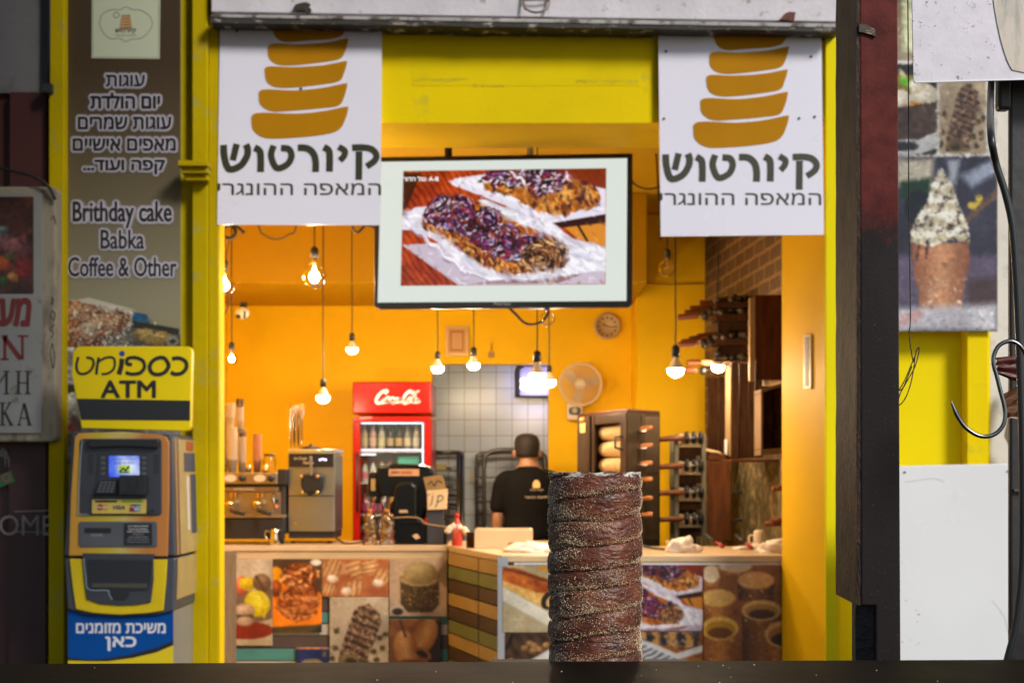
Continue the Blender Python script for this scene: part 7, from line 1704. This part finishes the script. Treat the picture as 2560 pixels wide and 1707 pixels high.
# ------------------------------------------------------------------ on the right counter
wbx = thing('wooden_box', 'long pale wooden box on the counter in front of the man', 'box', P(1250, 1362, 8.3))
d0 = 8.35; zb = CT+.0005
b = MB(); b.box(px(1186, d0), px(1332, d0), d0, d0+.02, zb, pz(1324, d0)); b.box(px(1186, d0), px(1332, d0), d0+.28, d0+.30, zb, pz(1324, d0)); b.box(px(1186, d0)+.001, px(1332, d0)-.001, d0+.021, d0+.279, zb, zb+.015); b.box(px(1332, d0)-.02, px(1332, d0)-.001, d0+.021, d0+.279, zb+.016, pz(1324, d0)); obj('box_body', b, mat('pale_plywood', (.66, .46, .26), .5, var=.06, scale=5), wbx, bevel=.003)
b = MB(); b.box(px(1165, d0), px(1186, d0)-.001, d0+.05, d0+.07, zb, pz(1330, d0)); obj('end_flap', b, wood_dark, wbx)
cloth_m = mat('white_dough_cloth', (.82, .72, .60), .75, var=.04, scale=6, bump=.2, bscale=18)
for nm, lab, x, y, d, rx, ry, rz, sd in (('cloth', 'crumpled white cloth stretched along the counter left of the chimney cake', 1325, 1376, 8.0, .135, .07, .050, 3), ('cloth', 'bunched white cloth on the counter to the right of the chimney cake', 1707, 1377, 7.98, .098, .075, .078, 8), ('cloth', 'white cloth bunched against the right reveal on the counter', 1950, 1382, 7.95, .12, .09, .065, 5), ('cloth', 'flat white cloth lying under the tongs and mug', 1890, 1366, 8.3, .13, .08, .022, 6)):
    b = MB(); b.blob((px(x, d) if x < 1940 else min(px(x, d), wall_x(d)-.12), d, CT+.002), rx, ry, rz, .42, 2.2, sd, 4, flat=True); tag(obj(nm, b, cloth_m), lab, 'cloth')
b = MB(); b.blob((px(1286, 8.12), 8.12, CT+.035), .035, .03, .022, .4, 3, 4, 2, flat=False); tag(obj('dough_scrap', b, mat('grey_brown_dough', (.30, .22, .18), .7)), 'small grey brown lump resting against the left cloth', 'lump')
for lab, x0, y0, x1, y1, d in (('black handled tongs with red tips lying by the pin rack', 1762, 1337, 1808, 1364, 8.35), ('black handled tongs with red tips lying beside the mug', 1840, 1338, 1880, 1366, 8.2)):
    t_ = thing('tongs', lab, 'tongs', P(x1, y1, d), 'tongs on the counter')
    a, e_ = P(x0, y0, d+.12), P(x1, y1, d); a.z = max(a.z, CT+.05); e_.z = CT+.012; m_ = a.lerp(e_, .62)
    b = MB(); b.tube([a, m_], .009, 8); b.tube([a+Vector((.006, .03, .004)), m_+Vector((0, .018, 0))], .009, 8); obj('grip', b, black_pl, t_)
    b = MB(); b.tube([m_, e_], .011, 8, taper=[.8, 1.1]); b.tube([m_+Vector((0, .018, 0)), e_+Vector((0, .025, 0))], .011, 8, taper=[.8, 1.1]); obj('tip', b, mat('red_rubber', (.35, .03, .03), .5), t_)
mug = thing('mug', 'cream mug with a handle on its left standing before the stone wall', 'mug', P(1897, 1357, 8.4))
X, D_ = px(1897, 8.4), 8.4
b = MB(); b.lathe([(.030, 0), (.033, .008), (.033, .085), (.031, .098), (.020, .106), (.004, .108)], (X, D_, CT+.0005), 20); obj('body', b, mat('cream_china', (.66, .54, .38), .35), mug)
b = MB(); b.tube(spline([(X-.030, D_, CT+.075), (X-.056, D_, CT+.072), (X-.056, D_, CT+.035), (X-.031, D_, CT+.028)], 5), .006); obj('handle', b, MATS['cream_china'], mug)
b = MB(); b.lathe([(.010, 0), (.011, .02), (.018, .038), (.017, .04)], (px(1671, 8.5), 8.5, CT+.0005), 16); tag(obj('egg_cup', b, MATS['cream_china']), 'tiny cream egg cup at the back of the counter beside the bunched cloth', 'cup')
cable('counter_cable', 'dark cable lying along the right counter from behind the chimney cake', [(1560, 1352, 8.55), (1610, 1366, 8.2), (1660, 1372, 8.05), (1680, 1372, 8.0)], .008)

# ================================================================== foreground: ledge, chimney cake, post, hook
zl = 1.4-.209
ld = thing('dark_ledge', 'dark smooth ledge across the bottom of the view, before the chimney cake', 'ledge', (0, .9, 0))
led_m = mat('dark_smooth_ledge', (.010, .0075, .0055), .5, var=.15, scale=9, bump=.05, spec=.015)
b = MB(); b.plan([(-1.2, .45), (1.3, .45), (1.3, 1.613), (-1.2, 1.535)], zl-.03, zl); obj('top', b, led_m, ld, bevel=.002)
b = MB(); b.plan([(-1.2, 1.05), (1.3, 1.05), (1.3, 1.60), (-1.2, 1.525)], 0, zl-.0305); obj('front', b, mat('dark_board', (.03, .027, .025), .6), ld)
CD = 1.642; CX = px(1487.5, CD); CRr = 116*CD/F
b = MB(); b.box(CX-.12, CX+.12, 1.586, 1.76, zl-.06, zl-.022); obj('rear_step', b, MATS['dark_board'], ld)
cz0, cz1 = zl-.0215, pz(1181, CD)
cake_m = bpy.data.materials.new('caramelised_crust'); cake_m.use_nodes = True
t = cake_m.node_tree; bs = t.nodes['Principled BSDF']; co = t.nodes.new('ShaderNodeTexCoord')
nz = t.nodes.new('ShaderNodeTexNoise'); nz.inputs['Scale'].default_value = 38; nz.inputs['Detail'].default_value = 8; t.links.new(co.outputs['Object'], nz.inputs['Vector'])
ra = t.nodes.new('ShaderNodeValToRGB'); e = ra.color_ramp.elements; e[0].position = .3; e[0].color = (.045, .012, .006, 1); e[1].position = .72; e[1].color = (.18, .050, .022, 1)
t.links.new(nz.outputs['Fac'], ra.inputs[0])
at = t.nodes.new('ShaderNodeAttribute'); at.attribute_name = 'Col'
mx = t.nodes.new('ShaderNodeMixRGB'); mx.inputs[2].default_value = (.62, .58, .52, 1)
spx = t.nodes.new('ShaderNodeSeparateColor'); t.links.new(at.outputs['Color'], spx.inputs[0])
m3 = t.nodes.new('ShaderNodeMixRGB'); m3.inputs[2].default_value = (.34, .13, .04, 1); t.links.new(spx.outputs['Green'], m3.inputs[0]); t.links.new(ra.outputs[0], m3.inputs[1])
t.links.new(spx.outputs['Red'], mx.inputs[0]); t.links.new(m3.outputs[0], mx.inputs[1]); t.links.new(mx.outputs[0], bs.inputs['Base Color'])
nf = t.nodes.new('ShaderNodeTexNoise'); nf.inputs['Scale'].default_value = 230; nf.inputs['Detail'].default_value = 5; t.links.new(co.outputs['Object'], nf.inputs['Vector'])
bp = t.nodes.new('ShaderNodeBump'); bp.inputs['Strength'].default_value = .42; bp.inputs['Distance'].default_value = .0018; t.links.new(nf.outputs['Fac'], bp.inputs['Height']); t.links.new(bp.outputs[0], bs.inputs['Normal'])
bs.inputs['Roughness'].default_value = .42; bs.inputs['Specular IOR Level'].default_value = .42
NT, NZ = 420, 460
H = cz1-cz0; pitch = H/8.6
th = np.linspace(0, 2*np.pi, NT, endpoint=False)[None, :]; zz = np.linspace(0, 1, NZ)[:, None]*H
rgn = np.random.default_rng(4)
def tnoise(fu, fv, seed):
    """noise that closes round the cake"""
    g_ = np.random.default_rng(seed).random((fv+2, fu)); u = (th/(2*np.pi)*fu) % fu + zz*0; v = zz/H*fv + th*0
    iu = u.astype(int) % fu; iv = v.astype(int); a = u-np.floor(u); b_ = v-iv; a = a*a*(3-2*a); b_ = b_*b_*(3-2*b_)
    return (g_[iv, iu]*(1-a)+g_[iv, (iu+1) % fu]*a)*(1-b_)+(g_[iv+1, iu]*(1-a)+g_[iv+1, (iu+1) % fu]*a)*b_
warp = (tnoise(5, 7, 1)-.5)*.42+(tnoise(14, 20, 2)-.5)*.10
# angle measured so that bands climb to the right on the side facing the camera
ph = (zz/pitch - 2*(th-1.5*np.pi)/(2*np.pi) + .13*np.cos(th) + warp*.85 + .35) % 1.0
prof = np.where(ph < .05, ph/.05*.62, np.where(ph < .30, .62+.38*np.sin((ph-.05)/.25*np.pi/2), np.where(ph < .86, 1-.22*((ph-.30)/.56)**2, .78*np.clip((1-ph)/.14, 0, 1)**.4)))
rad = CRr-.0042+.0045*prof+(tnoise(36, 64, 3)-.5)*.0010+(tnoise(110, 150, 4)-.5)*.0008+(tnoise(6, 9, 6)-.5)*.0022
xx = CX+rad*np.cos(th); yy = CD+rad*np.sin(th); zt_ = cz0+zz+0*th
ztop = (tnoise(60, 3, 8)-.5)*.003
zt_[-1] = zt_[-1]+ztop[-1]
V = np.stack([xx, yy, zt_], 2)
ri = CRr-.016
inner_ = np.stack([CX+ri*np.cos(th)+0*zz[:8], CD+ri*np.sin(th)+0*zz[:8], np.broadcast_to(np.linspace(cz1-.001, cz0+.001, 8)[:, None], (8, NT))], 2)
V = np.concatenate([V, inner_], 0); NR = NZ+8
i = np.arange(NR-1)[:, None]*NT; j = np.arange(NT)[None, :]; jn = (j+1) % NT
Q = np.stack([i+j, i+jn, i+NT+jn, i+NT+j], 2).reshape(-1, 4)
last = np.stack([(NR-1)*NT+j[0], (NR-1)*NT+jn[0], jn[0], j[0]], 1)
Q = np.concatenate([Q, last], 0)
ck_ = thing('chimney_cake', 'tall dark caramelised chimney cake dusted with sugar, standing behind the dark ledge', 'cake', (CX, CD, cz0))
me = bpy.data.meshes.new('crust'); me.vertices.add(NR*NT); me.vertices.foreach_set('co', V.reshape(-1).astype('f'))
me.loops.add(Q.size); me.loops.foreach_set('vertex_index', Q.ravel().astype('i')); me.polygons.add(len(Q)); me.polygons.foreach_set('loop_start', (np.arange(len(Q))*4).astype('i'))
me.polygons.foreach_set('use_smooth', np.ones(len(Q), bool)); me.update(calc_edges=True)
topd = (H-zz+0*th)
ice = np.clip((.0022+(tnoise(40, 90, 11)-.5)*.010+(tnoise(120, 160, 12)-.5)*.004-topd)/.0012, 0, 1)*(tnoise(30, 40, 13) > .30)
drip = np.clip((np.abs(tnoise(24, 14, 14)-.5) < .025)*1.0*(topd < .016)*(tnoise(8, 4, 15) > .5), 0, 1)
ice = np.clip(ice+drip, 0, 1)
edge = np.clip(1-np.abs(ph-.16)/.10, 0, 1)*(tnoise(20, 30, 16))*1.0
col = np.zeros((NR, NT, 4)); col[:NZ, :, 0] = ice; col[:NZ, :, 1] = edge*.4; col[NZ:, :, 0] = .25; col[..., 3] = 1
at_ = me.color_attributes.new('Col', 'FLOAT_COLOR', 'POINT'); at_.data.foreach_set('color', col.reshape(-1).astype('f'))
me.materials.append(cake_m); co_ = bpy.data.objects.new('crust', me); C.objects.link(co_); put(co_, ck_)
# sugar crystals caught along the folds
NG = 30000; dens = np.clip(.08+.75*np.clip(1-np.abs(ph-.14)/.18, 0, 1)+.5*np.clip((tnoise(9, 12, 21)-.45)*3, 0, 1), 0, None)*(.35+.9*tnoise(18, 24, 22))
pr_f = (dens/dens.sum()).ravel(); pick = rgn.choice(NZ*NT, NG, p=pr_f, replace=True)
vs = np.empty((NG, 6, 3)); 
ti, tj = pick//NT, pick % NT; tha = th[0, tj]+rgn.uniform(-.008, .008, NG); za = cz0+zz[ti, 0]+rgn.uniform(-.0004, .0004, NG); ra_ = rad[ti, tj]
s_ = rgn.gamma(3.0, .00008, NG)+.00009
cen = np.stack([CX+(ra_+s_*.3)*np.cos(tha), CD+(ra_+s_*.3)*np.sin(tha), za], 1)
dirs = np.array([[1, 0, 0], [-1, 0, 0], [0, 1, 0], [0, -1, 0], [0, 0, 1], [0, 0, -1]], float)
rot = rgn.uniform(0, 6.3, NG)
for q in range(6):
    d_ = dirs[q]; vs[:, q, 0] = cen[:, 0]+s_*(d_[0]*np.cos(rot)-d_[1]*np.sin(rot)); vs[:, q, 1] = cen[:, 1]+s_*(d_[0]*np.sin(rot)+d_[1]*np.cos(rot)); vs[:, q, 2] = cen[:, 2]+s_*d_[2]
fo = np.array([[0, 2, 4], [2, 1, 4], [1, 3, 4], [3, 0, 4], [2, 0, 5], [1, 2, 5], [3, 1, 5], [0, 3, 5]])
T = (np.arange(NG)[:, None, None]*6+fo[None]).reshape(-1, 3)
me = bpy.data.meshes.new('sugar'); me.vertices.add(NG*6); me.vertices.foreach_set('co', vs.reshape(-1).astype('f')); me.loops.add(T.size); me.loops.foreach_set('vertex_index', T.ravel().astype('i'))
me.polygons.add(len(T)); me.polygons.foreach_set('loop_start', (np.arange(len(T))*3).astype('i')); me.update(calc_edges=True)
me.materials.append(mat('golden_sugar', (.86, .70, .44), .3, spec=.6)); so_ = bpy.data.objects.new('sugar', me); C.objects.link(so_); put(so_, ck_); so_['kind'] = 'stuff'
b = MB(); rn_ = random.Random(12)
for i in range(16):
    x_ = rn_.gauss(CX, .16) if i < 11 else rn_.uniform(-.5, .55); r_ = rn_.uniform(.0003, .0007)
    b.blob((x_, 1.50+rn_.uniform(-.09, .045), zl+r_*.7), r_*1.4, r_, r_, .4, 2, i, 1)
cr_ = obj('spilled_sugar', b, mat('golden_sugar', (.86, .70, .44))); cr_['kind'] = 'stuff'; tag(cr_, 'sugar grains and crumbs scattered over the dark ledge', 'sugar')

# ------------------------------------------------------------------ market post and iron things at the right
QD = 1.9
po = thing('market_post', 'rough dark red and black painted timber post with a brown plank nailed to its side', 'post', (px(2200, QD), QD, 0))
pm = bpy.data.materials.new('red_over_black_paint'); pm.use_nodes = True
t = pm.node_tree; bs = t.nodes['Principled BSDF']; co = t.nodes.new('ShaderNodeTexCoord'); sp = t.nodes.new('ShaderNodeSeparateXYZ'); t.links.new(co.outputs['Object'], sp.inputs[0])
nz = t.nodes.new('ShaderNodeTexNoise'); nz.inputs['Scale'].default_value = 30; nz.inputs['Detail'].default_value = 8; t.links.new(co.outputs['Object'], nz.inputs['Vector'])
ma = t.nodes.new('ShaderNodeMath'); ma.operation = 'MULTIPLY_ADD'; ma.inputs[1].default_value = .14; t.links.new(nz.outputs['Fac'], ma.inputs[0]); t.links.new(sp.outputs['Z'], ma.inputs[2])
zb_ = pz(565, QD)+.07; mr = t.nodes.new('ShaderNodeMapRange'); mr.inputs[1].default_value = zb_-.02; mr.inputs[2].default_value = zb_+.02; t.links.new(ma.outputs[0], mr.inputs[0])
rr1 = t.nodes.new('ShaderNodeValToRGB'); e = rr1.color_ramp.elements; e[0].position = .32; e[0].color = (.060, .011, .009, 1); e[1].position = .62; e[1].color = (.13, .024, .019, 1); t.links.new(nz.outputs['Fac'], rr1.inputs[0])
n5 = t.nodes.new('ShaderNodeTexNoise'); n5.inputs['Scale'].default_value = 420; n5.inputs['Detail'].default_value = 2; t.links.new(co.outputs['Object'], n5.inputs['Vector'])
rr2 = t.nodes.new('ShaderNodeValToRGB'); e = rr2.color_ramp.elements; e[0].position = .70; e[0].color = (.022, .017, .017, 1); e[1].position = .77; e[1].color = (.26, .25, .22, 1); t.links.new(n5.outputs['Fac'], rr2.inputs[0])
mx = t.nodes.new('ShaderNodeMixRGB'); t.links.new(mr.outputs[0], mx.inputs[0]); t.links.new(rr2.outputs[0], mx.inputs[1]); t.links.new(rr1.outputs[0], mx.inputs[2]); t.links.new(mx.outputs[0], bs.inputs['Base Color'])
n6 = t.nodes.new('ShaderNodeTexNoise'); n6.inputs['Scale'].default_value = 210; n6.inputs['Detail'].default_value = 6; t.links.new(co.outputs['Object'], n6.inputs['Vector'])
bp = t.nodes.new('ShaderNodeBump'); bp.inputs['Strength'].default_value = .22; bp.inputs['Distance'].default_value = .002; t.links.new(n6.outputs['Fac'], bp.inputs['Height']); t.links.new(bp.outputs[0], bs.inputs['Normal']); bs.inputs['Roughness'].default_value = .6; bs.inputs['Specular IOR Level'].default_value = .12
zl_ = pz(1512, QD)
b = MB(); b.prism([(2149, -250), (2243, -250), (2252, 1640), (2262, 3798), (2186, 3798), (2190, 1513), (2153, 1512)], QD, .012)
obj('front_board', b, pm, po, bevel=.002)
b = MB(); b.box(px(2190, QD)+.0005, px(2244, QD), QD+.0125, QD+.06, .001, 2.25); obj('post', b, mat('black_split_wood', (.012, .009, .009), .6, var=.2, bump=.4, scale=30), po)
brown = mat('dark_brown_plank', (.040, .019, .010), .55, spec=.3, second=(.012, .009, .008), thresh=(.46, .66), var=.25, scale=26, stretch=(3, 3, .8), bump=.5, bscale=120)
xs_ = px(2153, QD); n_ = 34; vs = []; rn_ = random.Random(3)
for k_ in range(n_+1):
    z_ = 2.25+(zl_-2.25)*k_/n_; j_ = rn_.uniform(-.0022, .0018)
    vs += [(xs_-.0005, QD+.001, z_), (xs_-.0005, QD+.123+j_, z_+(.004 if k_ == n_ else 0)), (xs_-.006, QD+.123+j_, z_+(.004 if k_ == n_ else 0)), (xs_-.006, QD+.001, z_)]
fs = [(0, 1, 2, 3), tuple(4*n_+q for q in (3, 2, 1, 0))]
for k_ in range(n_):
    for q in range(4): fs.append((4*k_+q, 4*k_+4+q, 4*k_+4+(q+1) % 4, 4*k_+(q+1) % 4))
b = MB(); b.add(vs, fs); obj('side_plank', b, brown, po)
b = MB(); b.plan([(px(2152, QD), QD+.03), (px(2190, QD), QD+.0125), (px(2190, QD), QD+.05), (px(2152, QD), QD+.05)], .001, zl_); obj('split_strip', b, MATS['black_split_wood'], po)
b = MB(); b.prism([(2148, 60), (2165, 62), (2188, 74), (2189, 92), (2180, 88), (2162, 82), (2148, 80)], QD-.004, .0038); obj('paint_chip', b, mat('bare_dark_wood', (.05, .04, .03), .7, second=(.30, .22, .12), thresh=(.55, .62), scale=60, stretch=(1, 1, 4)), po)
b = MB(); b.tube([P(2139, 1500, 2.0), P(2140, 2400, 2.0)], .0025); tag(obj('thin_rod', b, dark_steel), 'thin dark rod dropping beside the foot of the red post', 'rod')
mp2 = thing('metal_sheet', 'pale speckled metal sheet with a beige worn patch hanging at the top right corner', 'metal sheet', P(2420, 205, 1.896))
b = MB(); b.prism([(2276, -260), (2900, -260), (2900, 190), (2560, 198), (2292, 206), (2284, 203)], 1.896, .003); obj('sheet', b, mat('speckled_pale_metal', (.62, .59, .64), .42, second=(.16, .12, .13), thresh=(.61, .70), var=.06, scale=120, metal=.1, bump=.03, bscale=120), mp2)
b = MB(); b.prism([(x, y) for x, y in spline([(2484, -20), (2490, 40), (2505, 110), (2525, 165), (2545, 178), (2620, 182), (2700, 120), (2700, -60), (2600, -120), (2500, -90)], 5, closed=True)], 1.8945, .0013); obj('worn_patch', b, mat('beige_worn_patch', (.60, .53, .44), .55, second=(.36, .34, .30), thresh=(.52, .68), scale=22, var=.06, stretch=(2, 1, .5)), mp2)
b = MB(); b.prism([(2287, 203), (2560, 196), (2900, 188), (2900, 191), (2560, 200), (2287, 207)], 1.892, .004); obj('rolled_edge', b, mat('bright_edge', (.7, .7, .7), .3, metal=.6), mp2)
b = MB(); b.tube(spline([P(2482, 170, 1.925), P(2477, 230, 1.91), P(2477, 330, 1.74), P(2490, 410, 1.74), P(2512, 480, 1.74), P(2530, 560, 1.74), P(2540, 680, 1.74), P(2548, 850, 1.74), P(2556, 1100, 1.74), P(2558, 1350, 1.74), P(2552, 1470, 1.74), P(2538, 1570, 1.74), P(2518, 1650, 1.74), P(2490, 1760, 1.74)], 6), .0046, 10)
tag(obj('thick_cable', b, mat('thick_black_cable', (.018, .018, .018), .35, bump=.05)), 'thick black cable curving down the right edge before the dark column', 'cable')
dc = thing('dark_column', 'dark steel column running down the right edge of the view', 'column', (px(2600, 1.95), 1.95, 0))
b = MB(); b.box(px(2526, 1.95), px(2700, 1.95), 1.95, 1.962, .001, 2.3); obj('shaft', b, mat('dark_painted_steel', (.020, .018, .017), .45, var=.3, scale=12, bump=.1), dc, bevel=.003)
b = MB(); b.pbox(2498, 150, 2530, 273, 1.93, .0195); obj('lug', b, MATS['dark_painted_steel'], dc, bevel=.004)
b = MB(); b.pbox(2536, 1222, 2600, 1228, 1.943, .0065); obj('strap', b, mat('rusty_strap', (.12, .05, .03), .6), dc)
hk = thing('meat_hook', 'steel meat hook with a sharp point hanging at the right edge', 'hook', P(2520, 855, 1.7))
hp = spline([P(x, y, 1.7) for x, y in ((2378, 1001), (2384, 1018), (2396, 1044), (2414, 1068), (2440, 1086), (2465, 1091), (2490, 1083), (2508, 1062), (2513, 1036), (2510, 1010), (2502, 980), (2492, 940), (2485, 915), (2484, 892), (2494, 868), (2510, 856), (2528, 853), (2545, 860), (2558, 874), (2566, 890))], 5)
b = MB(); b.tube(hp, .0026, 12, taper=[min(1, .15+j/9) for j in range(len(hp))]); obj('hook', b, mat('worn_hook_steel', (.20, .20, .21), .25, metal=1, var=.2, scale=30), hk)
rg = thing('brown_rag', 'brown and red plastic bag strips tied at the column behind the hook', 'rag', P(2530, 900, 1.76))
b = MB()
def sheet(m, pts0, pts1, d, amp, seed):
    n_, q_ = 16, 12; vs = []; fs = []
    for a in range(n_):
        for e2 in range(q_):
            u, v = a/(n_-1), e2/(q_-1); p0 = (pts0[0][0]+(pts0[1][0]-pts0[0][0])*u, pts0[0][1]+(pts0[1][1]-pts0[0][1])*u); p1 = (pts1[0][0]+(pts1[1][0]-pts1[0][0])*u, pts1[0][1]+(pts1[1][1]-pts1[0][1])*u)
            w = P(p0[0]+(p1[0]-p0[0])*v, p0[1]+(p1[1]-p0[1])*v, d); w.y += amp*math.sin(v*17+seed+u*2)+amp*.6*math.sin(v*31+u*4+seed); vs.append(w)
    for a in range(n_-1):
        for e2 in range(q_-1): fs.append((a*q_+e2, (a+1)*q_+e2, (a+1)*q_+e2+1, a*q_+e2+1))
    o_ = [v+Vector((0, .0012, 0)) for v in vs]; nv = len(vs)
    m.add(list(vs)+o_, fs+[tuple(i+nv for i in f[::-1]) for f in fs], True)
sheet(b, ((2490, 893), (2545, 888)), ((2494, 935), (2560, 960)), 1.775, .003, 1); obj('red_strip', b, mat('red_brown_plastic', (.10, .022, .018), .35), rg)
b = MB(); sheet(b, ((2508, 985), (2550, 960)), ((2512, 1042), (2552, 1050)), 1.772, .004, 3); obj('brown_strip', b, mat('shiny_brown_plastic', (.13, .055, .022), .28), rg)
b = MB()
wd = 1.95
b.tube(spline([P(2269, -60, wd), P(2271, 200, wd), P(2272, 500, wd), P(2276, 780, wd), P(2273, 830, wd), P(2277, 870, wd), P(2284, 905, wd), P(2290, 880, wd), P(2297, 868, wd), P(2297, 880, wd), P(2288, 915, wd), P(2272, 945, wd), P(2250, 985, wd), P(2246, 1010, wd), P(2254, 1008, wd), P(2268, 985, wd), P(2280, 945, wd), P(2287, 895, wd), P(2281, 905, wd), P(2262, 950, wd), P(2248, 975, wd), P(2258, 968, wd), P(2274, 930, wd), P(2280, 915, wd)], 6), .0008, 6)
tag(obj('looped_wire', b, black_cord), 'thin black wire hanging beside the red post with a looped tangle at its end', 'wire')
